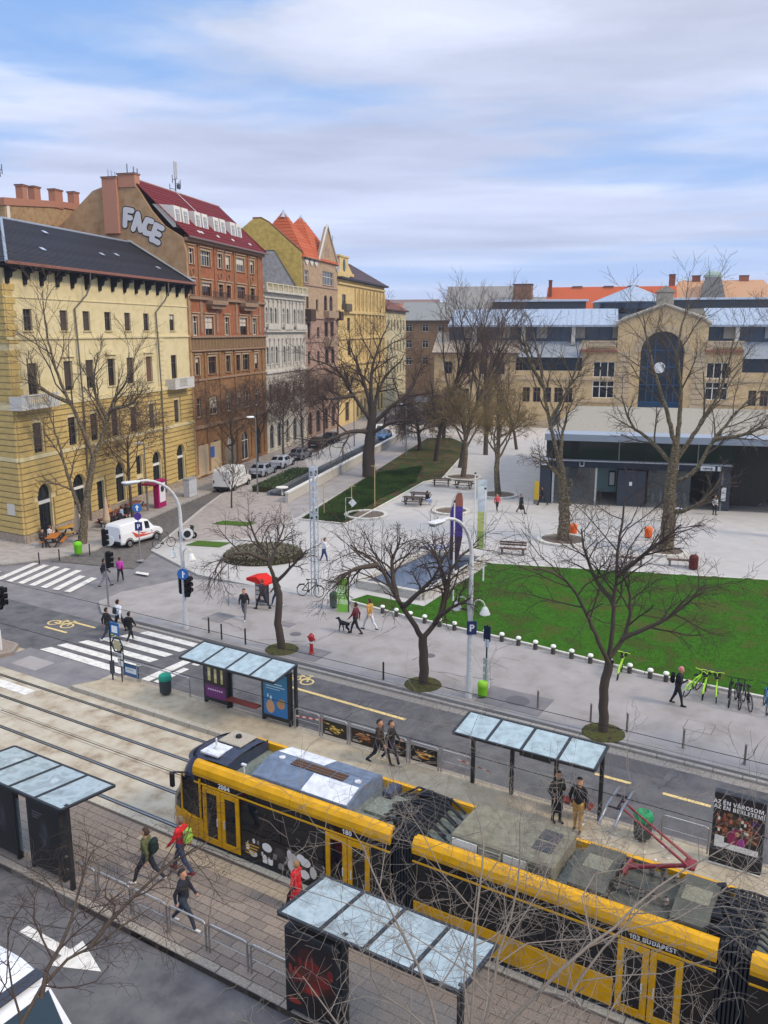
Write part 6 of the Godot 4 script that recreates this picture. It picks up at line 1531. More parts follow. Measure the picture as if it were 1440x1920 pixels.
func build_stops() -> void:
	var s1 := shelter("tram shelter with a purple poster and a blue poster by the zebra crossing", -24.2, -19.3, [1.45, 2.4, 0.0, 2.62], 2.5, [[-2.4, -1.05, 0.1, 0], [0.75, 2.2, 0.1, 1]], [[-2.4, 0.0], [-1.05, 0.0], [0.75, 0.0], [2.35, 0.0]], 25.0, PLAT, false)
	box_part("back_pane", s1, -1.0, 0.7, 0.25, 2.2, -0.02, 0.0, glass("9fb4bb", 0.1), 0.0); box_part("bench", s1, -0.95, 0.65, 0.48, 0.55, 0.1, 0.45, pm("7a3a34", 0.6))
	var s2 := shelter("tram shelter with open front where two people in dark coats wait", -11.7, -6.9, [1.3, 2.4, 0.0, 2.62], 2.5, [], [[-2.25, 0.0], [-0.8, 0.0], [0.75, 0.0], [2.25, 0.0]], 24.75, PLAT, false)
	box_part("display_box", s2, -0.55, 0.55, 1.5, 2.15, -0.12, 0.02, pm("22262b", 0.4)); box_part("bench", s2, 0.85, 2.1, 0.48, 0.55, 0.05, 0.4, pm("7a3a34", 0.6))
	for q in [[-2.15, -0.9], [-0.7, 0.65], [0.85, 2.15]]: box_part("back_pane", s2, q[0], q[1], 0.25, 1.4, -0.02, 0.0, glass("9fb4bb", 0.1), 0.0)
	var s3 := shelter("tram shelter with dirty glass roof and black poster cases at the left edge", -23.1, -18.5, [1.0, 2.62, -0.85, 2.45], 2.5, [[0.3, 1.75, 0.6, 7], [-1.5, -0.3, 0.6, 7]], [[2.2, 0.75], [-2.0, 0.75]], 14.35, PLAT, true)
	box_part("back_pane", s3, -0.3, 0.3, 0.3, 2.0, 0.6, 0.62, glass("9fb4bb", 0.12), 0.0)
	var s4 := shelter("tram shelter half hidden by bare twigs in front of the tram", -10.85, -6.3, [0.95, 2.62, -0.85, 2.45], 2.5, [[-2.2, -0.7, 0.75, 8]], [[2.2, 0.75], [-0.6, 0.75]], 14.1, PLAT, true)
	box_part("back_pane", s4, -0.5, 2.1, 0.3, 2.0, 0.72, 0.74, glass("9fb4bb", 0.12), 0.0)
	# railings beside the near carriageway
	var ord := ["first", "second", "third", "fourth", "fifth", "sixth"]
	for i in 6: rail_hoop("%s steel hoop rail from the black poster case, near platform" % ord[i], bv(-18.45 + i * 1.37, 13.75, PLAT), 1.26, 0.82, -1, "hoop rails on the near platform")
	for i in 3: rail_hoop("%s steel hoop rail past the shelter hidden by twigs" % ord[i], bv(-5.0 + i * 1.37, 13.75, PLAT), 1.26, 0.82, -1, "hoop rails on the near platform")
	var labs := ["plain hoop rail next to the blue poster", "hoop rail with a yellow food advert", "hoop rail with a dark brown food advert", "hoop rail with a pale advert behind the walking couple", "hoop rail with a black advert of fried food", "plain hoop rail with tape next to the open shelter"]
	for i in 6: rail_hoop(labs[i], bv(-18.75 + i * 1.3, 24.85, PLAT), 1.18, 0.85, [-1, 3, 4, 5, 6, -1][i], "hoop rails on the far platform")
	for q in [[-19.3, 0.5, 0.62], [-12.2, 0.62, 0.5]]:
		var tp := thing("barrier_tape", "strip of red and white tape tied to the rail, %s" % ["by the blue poster", "by the open shelter"][int(q[0] > -15)], "tape", bv(q[0], 24.9, PLAT), -AB)
		for k in 8:
			var b := MB.new(); b.quad(Vector3(k * 0.16, lerpf(q[1], q[2], k / 8.0), 0.05), Vector3(k * 0.16 + 0.16, lerpf(q[1], q[2], (k + 1) / 8.0), 0.05), Vector3(k * 0.16 + 0.16, lerpf(q[1], q[2], (k + 1) / 8.0) + 0.07, 0.06), Vector3(k * 0.16, lerpf(q[1], q[2], k / 8.0) + 0.07, 0.06)); obj("tape_stripe", b, pm("c8473f" if k % 2 else "e6ded8", 0.6), tp)
	rail_hoop("hoop rail between the green lidded bin and the tall advert", bv(-4.4, 24.7, PLAT), 1.35, 0.85, -1, "hoop rails on the far platform"); rail_hoop("hoop rail right of the tall advert", bv(-1.3, 24.7, PLAT), 1.35, 0.85, -1, "hoop rails on the far platform"); rail_hoop("hoop rail with a blue advert by the zebra crossing", bv(-28.6, 24.85, PLAT), 1.1, 0.85, 10, "hoop rails on the far platform")
	rail_hoop("plain hoop rail between the crossing and the purple poster", bv(-26.6, 24.85, PLAT), 3.2, 0.85, -1, "hoop rails on the far platform")
	# free-standing advert
	var ad := thing("advert_stand", "tall black advert stand with a crowded picture poster at the right edge", "advert", bv(-2.9, 24.45, PLAT), -AB)
	var b := MB.new(); b.bx(-0.7, 0.7, 0.0, 2.3, -0.12, 0.12, 0.03); b.bx(-0.72, 0.72, 0.02, 0.5, -0.14, 0.14, 0.02); obj("case", b, pm("171a22", 0.4), ad)
	sheet("poster", -0.6, 0.6, 0.56, 2.16, 0.125, 2, ad)
	var wt := pm("e8e6e4", 0.6)
	text("poster_words", "AZ ÉN VÁROSOM,", 0.125, 0.004, wt, ad, Vector3(0, 2.0, 0.13)); text("poster_words", "AZ ÉN BÉRLETEM!", 0.12, 0.004, wt, ad, Vector3(0, 1.84, 0.13))
	box_part("foot", ad, -0.72, 0.72, 0.0, 0.03, -0.2, 0.2, pm("b9b5ae", 0.5))
	# stop flags
	var sp := thing("stop_flag", "tram stop post with blue sign and ringed yellow line board by the crossing", "sign", bv(-29.3, 24.4, PLAT), -AB)
	var p := MB.new(); p.rod(Vector3(0, 0, 0), Vector3(0, 2.9, 0), 0.04); obj("post", p, pm("2a2c2e", 0.5), sp)
	box_part("blue_sign", sp, 0.05, 0.6, 2.2, 2.75, -0.03, 0.03, pm("2c5f97", 0.5)); box_part("white_field", sp, 0.18, 0.54, 2.3, 2.62, 0.03, 0.04, pm("dfe6ea", 0.5))
	var hexr := MB.new()
	for k in 6: hexr.rod(Vector3(0.42 + cos(TAU * k / 6.0) * 0.36, 1.72 + sin(TAU * k / 6.0) * 0.36, 0), Vector3(0.42 + cos(TAU * (k + 1) / 6.0) * 0.36, 1.72 + sin(TAU * (k + 1) / 6.0) * 0.36, 0), 0.035)
	obj("line_ring", hexr, pm("24262a", 0.5), sp); box_part("line_board", sp, 0.2, 0.64, 1.5, 1.94, -0.01, 0.01, mt("line_board", ["a8a27e", "b8b18a", "c7bf94"], 0.7, 0.6, 0.03, 3, 128))
	box_part("control_box", sp, -0.08, 0.08, 0.3, 0.9, -0.08, 0.08, pm("44484b", 0.6))
	var ip := thing("timetable_post", "post with three stacked white timetables next to the stop flag", "sign", bv(-28.75, 24.45, PLAT), -AB)
	var p2 := MB.new(); p2.rod(Vector3(0, 0, 0), Vector3(0, 1.75, 0), 0.03); obj("post", p2, pm("2a2c2e", 0.5), ip)
	for k in 3: box_part("frame", ip, -0.2, 0.2, 0.72 + k * 0.35, 1.04 + k * 0.35, -0.02, 0.02, pm("2a2c2e", 0.5)); sheet("timetable", -0.17, 0.17, 0.75 + k * 0.35, 1.01 + k * 0.35, 0.025, 9, ip)
	bin("litter_bin", "round litter bin with teal lid by the purple poster", bv(-26.1, 24.5, PLAT), "3f4446", "2f8f78", 0.95, 0.25); bin("litter_bin", "round litter bin with green lid behind the pantograph", bv(-5.6, 24.45, PLAT), "4a4e4c", "2f8a5c", 0.95, 0.27)

# ---------------------------------------------------------------- street furniture
const ORD := ["first", "second", "third", "fourth", "fifth", "sixth", "seventh", "eighth", "ninth", "tenth", "eleventh", "twelfth", "thirteenth", "fourteenth", "fifteenth", "sixteenth", "seventeenth", "eighteenth", "nineteenth", "twentieth"]
func disc(called: String, parent: Node, at: Vector3, r: float, m: Material, b := Basis()) -> MeshInstance3D: # faces +z
	var mb := MB.new(); mb.lathe(Vector3.ZERO, [[r, 0], [r, 0.03], [0.001, 0.03]], 20, Basis(Vector3(1, 0, 0), Vector3(0, 0, 1), Vector3(0, -1, 0)))
	var o := obj(called, mb, m, parent); o.transform = Transform3D(b, at); return o

func tall_lamp(label: String, at: Vector3) -> Node3D:
	var n := thing("street_lamp", label, "street lamp", at, -AB)
	var wm := mt("lamp_paint", ["c2c4c6", "d2d4d6", "dcdee0"], 0.5, 1.5, 0.02, 3, 128)
	var pts := PackedVector3Array([Vector3(0, 0, 0), Vector3(0, 0.9, 0), Vector3(0, 1.0, 0), Vector3(0, 6.2, 0)]); var rs := PackedFloat32Array([0.16, 0.15, 0.115, 0.09])
	for k in 8:
		var a := PI / 2 * (k + 1) / 8.0
		pts.append(Vector3(0, 6.2 + 2.15 * sin(a), 2.7 * (1 - cos(a)))); rs.append(lerpf(0.09, 0.055, (k + 1) / 8.0))
	var b := MB.new(); b.tube(pts, rs, 10, true); obj("post", b, wm, n)
	var h := MB.new(); h.box(Vector3(0, 8.36, 3.15), Vector3(0.34, 0.12, 0.95), Basis(Vector3.RIGHT, -0.06), 0.05); var ho := obj("lamp_head", h, wm, n)
	var g := MB.new(); g.box(Vector3(0, 8.28, 3.2), Vector3(0.26, 0.06, 0.7), Basis(), 0.02); obj("lens", g, pm("6b7076", 0.2), ho)
	for sd in [-1.0, 1.0]:
		var a := MB.new(); var ps := [Vector3(0.1 * sd, 3.7, 0), Vector3(0.14 * sd, 4.2, 0)]
		for k in 6: ps.append(Vector3(sd * (0.14 + 0.26 * (1 - cos(PI * (k + 1) / 6.0))), 4.2 + 0.26 * sin(PI * (k + 1) / 6.0), 0))
		a.path(ps, 0.03, 6); var ao := obj("side_arm", a, pm("d4d2c4", 0.5), n)
		var s := MB.new(); s.lathe(Vector3(sd * 0.66, 3.88, 0), [[0.05, 0.34], [0.12, 0.26], [0.2, 0.08], [0.23, 0.0], [0.0, -0.12]], 12); obj("bell_shade", s, pm("dadbd6", 0.3), ao)
	return n

func signal_head(called: String, parent: Node, at: Vector3, b := Basis()) -> void:
	var mb := MB.new(); mb.box(Vector3.ZERO, Vector3(0.3, 0.95, 0.22), Basis(), 0.03)
	for k in 3: mb.lathe(Vector3(0, 0.31 - k * 0.31, 0.11), [[0.13, 0], [0.13, 0.16]], 10, Basis(Vector3(1, 0, 0), Vector3(0, 0, 1), Vector3(0, -1, 0)))
	var o := obj(called, mb, pm("131416", 0.6), parent); o.transform = Transform3D(b, at)
	for k in 3: disc("signal_lens", o, Vector3(0, 0.31 - k * 0.31, 0.1), 0.1, pm(["3a1413", "3a2c12", "14301c"][k], 0.2))

func bollard(label: String, at: Vector3, col := "77726d") -> void:
	var n := thing("bollard", label, "bollard", at, 0.0, "thin steel bollards")
	var b := MB.new(); b.lathe(Vector3.ZERO, [[0.06, 0], [0.045, 0.03], [0.042, 0.76], [0.04, 0.78]], 10); obj("post", b, pm(col, 0.5, 0.4), n)
	var c := MB.new(); c.lathe(Vector3.ZERO, [[0.046, 0.76], [0.046, 0.82], [0.02, 0.85], [0.001, 0.85]], 10); obj("cap", c, pm("a19c96" if col == "77726d" else "333333", 0.4, 0.4), n)

func build_street_things() -> void:
	var la := tall_lamp("tall white curved street lamp carrying traffic lights at the crossing", bv(-31.5, 31.25, PAVE))
	signal_head("traffic_signal", la, Vector3(-0.3, 2.35, -0.1), Basis(Vector3.UP, 2.6)); signal_head("traffic_signal", la, Vector3(0.28, 2.3, 0.05), Basis(Vector3.UP, 0.9)); signal_head("traffic_signal", la, Vector3(-0.05, 2.3, -0.35), Basis(Vector3.UP, 3.1))
	var fc := Basis(Vector3.UP, 0.55)
	disc("blue_sign", la, fc * Vector3(0.02, 3.05, 0.16), 0.3, pm("2463b0", 0.4), fc)
	for q in [[-0.03, 0.03, -0.2, 0.16], [0.03, 0.12, 0.0, 0.06]]:
		var b := MB.new(); b.bx(q[0], q[1], q[2], q[3], 0.035, 0.045); obj("sign_arrow", b, pm("e8eaec", 0.5), la).transform = Transform3D(fc, fc * Vector3(0.02, 3.05, 0.16))
	disc("round_sign_back", la, Vector3(0.35, 5.2, -0.1), 0.3, pm("d2d6d8", 0.5), Basis(Vector3.UP, 0.9)); disc("round_sign_mark", la, Vector3(0.37, 5.2, -0.06), 0.18, pm("2a2d33", 0.5), Basis(Vector3.UP, 0.9))
	var lb := tall_lamp("tall white curved street lamp with blue parking sign beside the lawn", bv(-14.86, 31.25, PAVE))
	var pb := Basis(Vector3.UP, 0.55)
	var ps := MB.new(); ps.box(Vector3(0.0, 0, 0), Vector3(0.42, 0.6, 0.03), Basis(), 0.008); obj("parking_sign", ps, pm("22305e", 0.4), lb).transform = Transform3D(pb, pb * Vector3(0.05, 3.2, 0.15))
	text("sign_letter", "P", 0.3, 0.01, pm("e8eaec", 0.5), lb, pb * Vector3(0.05, 3.2, 0.175), pb)
	bin("street_bin", "lime green litter bin at the foot of the lamp with parking sign", bv(-14.35, 31.55, PAVE), "6fae22", "8cc63a", 0.75, 0.2)
	var bs := thing("bus_stop_post", "bus stop post with white flag and three small timetables", "sign", bv(-14.45, 32.1, PAVE), -AB)
	var b0 := MB.new(); b0.rod(Vector3.ZERO, Vector3(0, 3.1, 0), 0.035); obj("post", b0, pm("2a3138", 0.5), bs)
	box_part("flag", bs, -0.16, 0.16, 2.35, 3.05, -0.02, 0.02, pm("26304c", 0.5)); box_part("flag_field", bs, -0.1, 0.12, 2.1, 2.45, 0.02, 0.03, pm("d3dae2", 0.5))
	for k in 3: sheet("timetable", -0.15, 0.15, 0.55 + k * 0.36, 0.87 + k * 0.36, 0.03, 9, bs)
	# small signals and sign posts by the side street
	var gp := thing("signal_post", "slim grey post with pedestrian signals in front of the zebra stripes", "signal", bv(-38.0, 31.7, 0.0), -AB)
	var b1 := MB.new(); b1.rod(Vector3.ZERO, Vector3(0, 4.9, 0), 0.055, 0.05, 8); obj("post", b1, pm("7d7f82", 0.5, 0.3), gp)
	signal_head("traffic_signal", gp, Vector3(0.24, 2.9, 0.0), Basis(Vector3.UP, 2.2)); signal_head("traffic_signal", gp, Vector3(0.1, 4.2, 0.1), Basis(Vector3.UP, 2.5))
	disc("round_sign", gp, Vector3(0.3, 4.0, -0.1), 0.3, pm("c9ccce", 0.5), Basis(Vector3.UP, 0.4))
	var sp := thing("sign_post", "grey post with round blue arrow sign, purple disc and parking plate behind the van", "sign", bv(-43.9, 39.6, PAVE), -AB)
	var b2 := MB.new(); b2.rod(Vector3.ZERO, Vector3(0, 3.9, 0), 0.045); b2.lathe(Vector3.ZERO, [[0.25, 0], [0.25, 0.06], [0.05, 0.1]], 10); obj("post", b2, pm("8d9092", 0.5, 0.3), sp)
	disc("arrow_sign", sp, fc * Vector3(0, 3.75, 0.05), 0.32, pm("2b68a8", 0.4), fc); disc("purple_sign", sp, fc * Vector3(0, 3.15, 0.05), 0.26, pm("4b2f86", 0.4), fc)
	var ar := MB.new(); ar.prism([Vector2(-0.05, -0.2), Vector2(0.05, -0.2), Vector2(0.05, 0.02), Vector2(0.14, 0.02), Vector2(0, 0.2), Vector2(-0.14, 0.02), Vector2(-0.05, 0.02)], 0.035, 0.045); obj("sign_arrow", ar, pm("e8eaec", 0.5), sp).transform = Transform3D(fc, fc * Vector3(0, 3.75, 0.05))
	var pp := MB.new(); pp.box(Vector3.ZERO, Vector3(0.5, 0.6, 0.03)); obj("parking_plate", pp, pm("232b66", 0.4), sp).transform = Transform3D(fc, fc * Vector3(0.02, 2.45, 0.05)); text("sign_letter", "P", 0.3, 0.01, pm("e8eaec", 0.5), sp, fc * Vector3(0.02, 2.45, 0.08), fc)
	var tl := thing("signal_post", "black traffic lights on the paved island at the left edge", "signal", bv(-37.0, 24.1, PLAT - 0.03), -AB)
	var b3 := MB.new(); b3.rod(Vector3.ZERO, Vector3(0, 1.0, 0), 0.09, 0.08); b3.rod(Vector3(0, 1.0, 0), Vector3(0, 3.0, 0), 0.05); obj("post", b3, pm("c9cbcc", 0.5), tl)
	for q in [[0.22, 2.6, 0.0, 1.2], [-0.1, 2.5, 0.25, 0.5], [0.1, 2.7, -0.25, 2.4]]: signal_head("traffic_signal", tl, Vector3(q[0], q[1], q[2]), Basis(Vector3.UP, q[3]))
	# bollards
	var bl := [[-30.0, 31.4], [-28.76, 31.0], [-27.26, 31.1], [-19.0, 30.95], [-11.9, 31.75], [-9.6, 31.65], [-8.1, 31.55], [-5.9, 31.33], [-3.7, 31.2], [-1.5, 31.2]]
	var on := ["first", "second", "third", "fourth", "fifth", "sixth", "seventh", "eighth", "ninth", "tenth"]
	for i in 10: bollard("%s thin steel bollard along the kerb from the lamp with traffic lights" % on[i], bv(bl[i][0], bl[i][1], PAVE), "3a3735" if i < 4 else "77726d")
	for i in 3: bollard("%s black bollard on the café corner, counted from the left" % on[i], sq([-35.9, -35.1, -33.9][i], [48.7, 49.8, 51.6][i], PAVE), "2a2a2c")
	# capped bollard lights along the lawn
	var e := [Vector3(-0.2, 0, -45.8), Vector3(7.4, 0, -40.25), Vector3(12.0, 0, -36.65), Vector3(13.2, 0, -35.9)]
	var num := 0
	for i in 3:
		var L: float = e[i].distance_to(e[i + 1]); var m := int(round(L / 0.93))
		for k in m:
			var n := thing("bollard_light", "short dark bollard with white cap at the lawn edge, %s from the pool" % ORD[num], "bollard", e[i].lerp(e[i + 1], float(k) / m) + Vector3(0.12, PAVE, 0.18), 0.0, "white capped bollards along the lawn")
			var b := MB.new(); b.lathe(Vector3.ZERO, [[0.11, 0], [0.11, 0.34]], 10); obj("stem", b, pm("4c4a48", 0.6), n)
			var c := MB.new(); c.lathe(Vector3.ZERO, [[0.13, 0.34], [0.14, 0.4], [0.1, 0.46], [0.001, 0.47]], 10); obj("cap", c, pm("e0e2dc", 0.4), n)
			num += 1
	# hydrant
	var hy := thing("fire_hydrant", "red fire hydrant with white collar on the pavement", "hydrant", bv(-23.65, 31.8, PAVE), -AB)
	var h := MB.new(); h.lathe(Vector3.ZERO, [[0.13, 0], [0.13, 0.06], [0.1, 0.1], [0.085, 0.55]], 12); obj("barrel", h, pm("a31920", 0.4), hy)
	var h2 := MB.new(); h2.lathe(Vector3.ZERO, [[0.09, 0.55], [0.09, 0.66]], 12); obj("collar", h2, pm("e4ddd6", 0.5), hy)
	var h3 := MB.new(); h3.lathe(Vector3.ZERO, [[0.1, 0.66], [0.15, 0.74], [0.15, 0.92], [0.08, 1.02], [0.03, 1.06]], 12); h3.rod(Vector3(0, 0.8, 0), Vector3(0.24, 0.78, 0.05), 0.055, 0.06, 8); h3.rod(Vector3(0, 0.84, 0), Vector3(-0.22, 0.84, 0), 0.05, 0.05, 8); obj("head", h3, pm("a31920", 0.4), hy)
	# lime information totem and its bin
	var to := thing("info_totem", "lime green and white striped information totem by the lawn corner", "totem", bv(-25.95, 37.9, PAVE), -AB + 0.35)
	for k in 5:
		var b := MB.new()
		if k == 4: b.prism([Vector2(-0.32, 1.55), Vector2(0.32, 1.55), Vector2(0.32, 1.8), Vector2(0.1, 1.98), Vector2(-0.2, 1.95), Vector2(-0.32, 1.8)], -0.06, 0.06)
		else: b.bx(-0.32, 0.32, [0.0, 0.45, 0.75, 1.15][k], [0.45, 0.75, 1.15, 1.55][k], -0.06, 0.06, 0.005)
		obj("panel", b, pm(["7ab648", "b9d8a0", "7ab648", "a9cf8c", "6f9c3a"][k], 0.5), to)
	box_part("edge", to, 0.32, 0.36, 0, 1.9, -0.07, 0.07, pm("33372f", 0.5))
	for k in 4: box_part("print_line", to, -0.25, 0.1 + 0.04 * k, 0.85 + k * 0.14, 0.89 + k * 0.14, 0.062, 0.066, pm("e2efd8", 0.6), 0.0)
	bin("square_bin", "grey green litter bin next to the lime totem", bv(-26.75, 38.2, PAVE), "55615a", "3f5a48", 0.95, 0.24)
	# lattice mast
	var ms := thing("lattice_mast", "white steel lattice mast standing on the plaza", "mast", bv(-29.16, 39.7, PAVE), -AB)
	var L0 := MB.new()
	for sx in [-1.0, 1.0]:
		for sz in [-1.0, 1.0]: L0.rod(Vector3(sx * 0.16, 0, sz * 0.16), Vector3(sx * 0.16, 7.7, sz * 0.16), 0.035)
	obj("leg", L0, pm("b8bfc8", 0.5, 0.2), ms)
	for k in 17:
		var b := MB.new(); var y := 0.4 + k * 0.45
		if k > 9 and k % 2 == 0: b.bx(-0.19, 0.19, y - 0.1, y + 0.12, 0.14, 0.18); b.bx(-0.19, 0.19, y - 0.1, y + 0.12, -0.18, -0.14)
		b.rod(Vector3(-0.16, y, 0.16), Vector3(0.16, y + 0.4, 0.16), 0.018, 0.018, 4); b.rod(Vector3(0.16, y, -0.16), Vector3(0.16, y + 0.4, 0.16), 0.018, 0.018, 4); b.rod(Vector3(-0.16, y, 0.16), Vector3(0.16, y, 0.16), 0.02, 0.02, 4); b.rod(Vector3(0.16, y, 0.16), Vector3(0.16, y, -0.16), 0.02, 0.02, 4); b.rod(Vector3(-0.16, y, -0.16), Vector3(-0.16, y, 0.16), 0.02, 0.02, 4)
		obj("brace", b, pm("ccd3da", 0.5, 0.2), ms)
	# slimmer lamps of the side street
	for q in [[sq(-31.2, 76.2, PAVE), 7.4, "slim side street lamp beside the clipped hedge", 0.0], [sq(-37.6, 66.5, PAVE), 5.9, "slim side street lamp in front of the yellow house", 0.0], [sq(-31.5, 112, PAVE), 7.4, "slim side street lamp farther up beyond the parked cars", 0.0], [sq(-22.5, 104, PAVE), 6.5, "slim lamp above the planted bed path", 0.0]]:
		var n := thing("side_lamp", q[2], "street lamp", q[0], -AS, "slim lamps of the side street")
		var b := MB.new(); b.rod(Vector3.ZERO, Vector3(0, q[1], 0), 0.08, 0.05, 8); b.rod(Vector3(0, q[1], 0), Vector3(-0.5, q[1] + 0.05, 0), 0.04); obj("post", b, pm("74797c", 0.5, 0.3), n)
		var hd := MB.new(); hd.lathe(Vector3(-0.5, q[1], 0), [[0.35, -0.04], [0.42, 0.02], [0.3, 0.1], [0.01, 0.13]], 12); obj("lamp_head", hd, pm("dfe2e4", 0.4), n)

# ---------------------------------------------------------------- bicycles
var bike_cache := {}
func bicycle(label: String, at: Vector3, turn: float, col: String, lean := 0.0, group := "parked bicycles") -> void:
	var n := thing("bicycle", label, "bicycle", at, turn, group)
	n.rotation.z = 0.0
	n.rotate_object_local(Vector3.RIGHT, lean)
	if not bike_cache.has("t"):
		var t := MB.new(); var r := MB.new()
		for i in 20:
			var a := TAU * i / 20.0; var e := TAU * (i + 1) / 20.0
			t.rod(Vector3(cos(a) * 0.33, sin(a) * 0.33, 0), Vector3(cos(e) * 0.33, sin(e) * 0.33, 0), 0.022, 0.022, 5, false)
			if i % 2 == 0: r.rod(Vector3.ZERO, Vector3(cos(a) * 0.31, sin(a) * 0.31, 0), 0.004, 0.004, 3, false)
		r.rod(Vector3(0, 0, -0.05), Vector3(0, 0, 0.05), 0.03)
		var s := MB.new(); s.box(Vector3(-0.2, 1.0, 0), Vector3(0.26, 0.06, 0.15), Basis(), 0.025)
		bike_cache = {"t": t.mesh(), "r": r.mesh(), "s": s.mesh()}
	for x in [-0.52, 0.54]:
		var o := obj("wheel", bike_cache.t, pm("161616", 0.8), n); o.position = Vector3(x, 0.34, 0)
		obj("spokes", bike_cache.r, pm("9a9a9a", 0.4, 0.6), o)
	var f := MB.new()
	for q in [[-0.52, 0.34, -0.1, 0.32], [-0.1, 0.32, -0.2, 0.95], [-0.52, 0.34, -0.18, 0.82], [-0.18, 0.8, 0.36, 0.84], [-0.1, 0.32, 0.38, 0.78], [0.54, 0.34, 0.34, 0.98]]: f.rod(Vector3(q[0], q[1], 0), Vector3(q[2], q[3], 0), 0.028 if q[0] != 0.54 else 0.022)
	obj("frame", f, pm(col, 0.35), n)
	var h := MB.new(); h.path([Vector3(0.24, 1.06, -0.28), Vector3(0.34, 1.04, -0.1), Vector3(0.34, 1.0, 0), Vector3(0.34, 1.04, 0.1), Vector3(0.24, 1.06, 0.28)], 0.018); obj("handlebar", h, pm("2a2a2a" if col != "9bd32a" else "b8e04a", 0.5), n)
	obj("saddle", bike_cache.s, pm("1b1b1b", 0.6), n)
	var g := MB.new(); g.path([Vector3(-0.88, 0.42, 0), Vector3(-0.72, 0.68, 0), Vector3(-0.4, 0.72, 0)], 0.035, 5); g.path([Vector3(0.36, 0.68, 0), Vector3(0.66, 0.7, 0), Vector3(0.88, 0.5, 0)], 0.035, 5); obj("mudguard", g, pm(col, 0.4), n)
	if col == "9bd32a":
		var k := MB.new(); k.bx(0.45, 0.75, 0.8, 1.0, -0.15, 0.15, 0.02); obj("basket", k, pm("3a3f33", 0.6), n)
	var c := MB.new(); c.lathe(Vector3(-0.1, 0.32, 0.04), [[0.09, 0], [0.09, 0.02], [0, 0.02]], 10, Basis(Vector3.RIGHT, PI / 2)); c.rod(Vector3(-0.1, 0.32, 0.05), Vector3(0.02, 0.2, 0.1), 0.012); obj("crank", c, pm("3b3b3b", 0.5), n)

# ---------------------------------------------------------------- plaza
func bench(label: String, at: Vector3, turn: float, L: float, back: bool) -> void:
	var n := thing("park_bench", label, "bench", at, turn, "benches of the square")
	var wd := mt("bench_wood", ["4a3a34", "5c4a42", "69564d"], 0.8, 0.8, 0.03, 4, 128)
	for k in 3: box_part("seat_slat", n, -L / 2, L / 2, 0.42, 0.47, -0.2 + k * 0.15, -0.07 + k * 0.15, wd, 0.008)
	if back:
		for k in 2: box_part("back_slat", n, -L / 2, L / 2, 0.6 + k * 0.17, 0.73 + k * 0.17, -0.27, -0.23, wd, 0.008)
	for x in [-L / 2 + 0.2, L / 2 - 0.2]: box_part("leg", n, x - 0.06, x + 0.06, 0, 0.42, -0.22, 0.22, pm("6b6764", 0.8))

func picnic(label: String, at: Vector3, turn: float, col := "4b413b") -> void:
	var n := thing("picnic_table", label, "table", at, turn, "tables with fixed benches")
	var wd := pm(col, 0.8)
	for k in 4: box_part("top_plank", n, -0.95, 0.95, 0.72, 0.76, -0.38 + k * 0.19, -0.21 + k * 0.19, wd, 0.006)
	for z in [-0.7, 0.7]:
		for k in 2: box_part("seat_plank", n, -0.95, 0.95, 0.43, 0.47, z - 0.14 + k * 0.15, z - 0.01 + k * 0.15, wd, 0.006)
	for x in [-0.7, 0.7]:
		var b := MB.new(); b.box(Vector3(x, 0.36, 0.35), Vector3(0.07, 0.86, 0.09), Basis(Vector3.RIGHT, 0.5)); b.box(Vector3(x, 0.36, -0.35), Vector3(0.07, 0.86, 0.09), Basis(Vector3.RIGHT, -0.5)); b.bx(x - 0.04, x + 0.04, 0.36, 0.44, -0.8, 0.8); obj("leg_frame", b, pm("3a3532", 0.8), n)

func tree_ring(at: Vector3, r: float, label: String) -> void:
	var n := thing("tree_ring", label, "tree ring", at, 0.0, "round tree surrounds")
	for k in 14:
		var a := TAU * k / 14.0; var e := TAU * (k + 0.94) / 14.0
		var b := MB.new(); var pts := []
		for j in 4: pts.append(Vector2.from_angle(lerpf(a, e, j / 3.0)) * r)
		for j in 4: pts.append(Vector2.from_angle(lerpf(e, a, j / 3.0)) * (r - 0.35))
		b.prism(pts, 0, 0.16, Transform3D(Basis(Vector3(1, 0, 0), Vector3(0, 0, -1), Vector3(0, 1, 0)), Vector3.ZERO)); obj("rim_stone", b, mats["pale_edging"] if r > 1.0 else mats["kerb_granite"], n)
	var g := MB.new(); g.lathe(Vector3.ZERO, [[r - 0.33, 0.06], [r * 0.5, 0.1], [0.01, 0.12]], 20); obj("soil", g, mt("ring_soil", ["55493f", "66594d", "71645a"], 0.95, 1.2, 0.03, 4, 128), n)

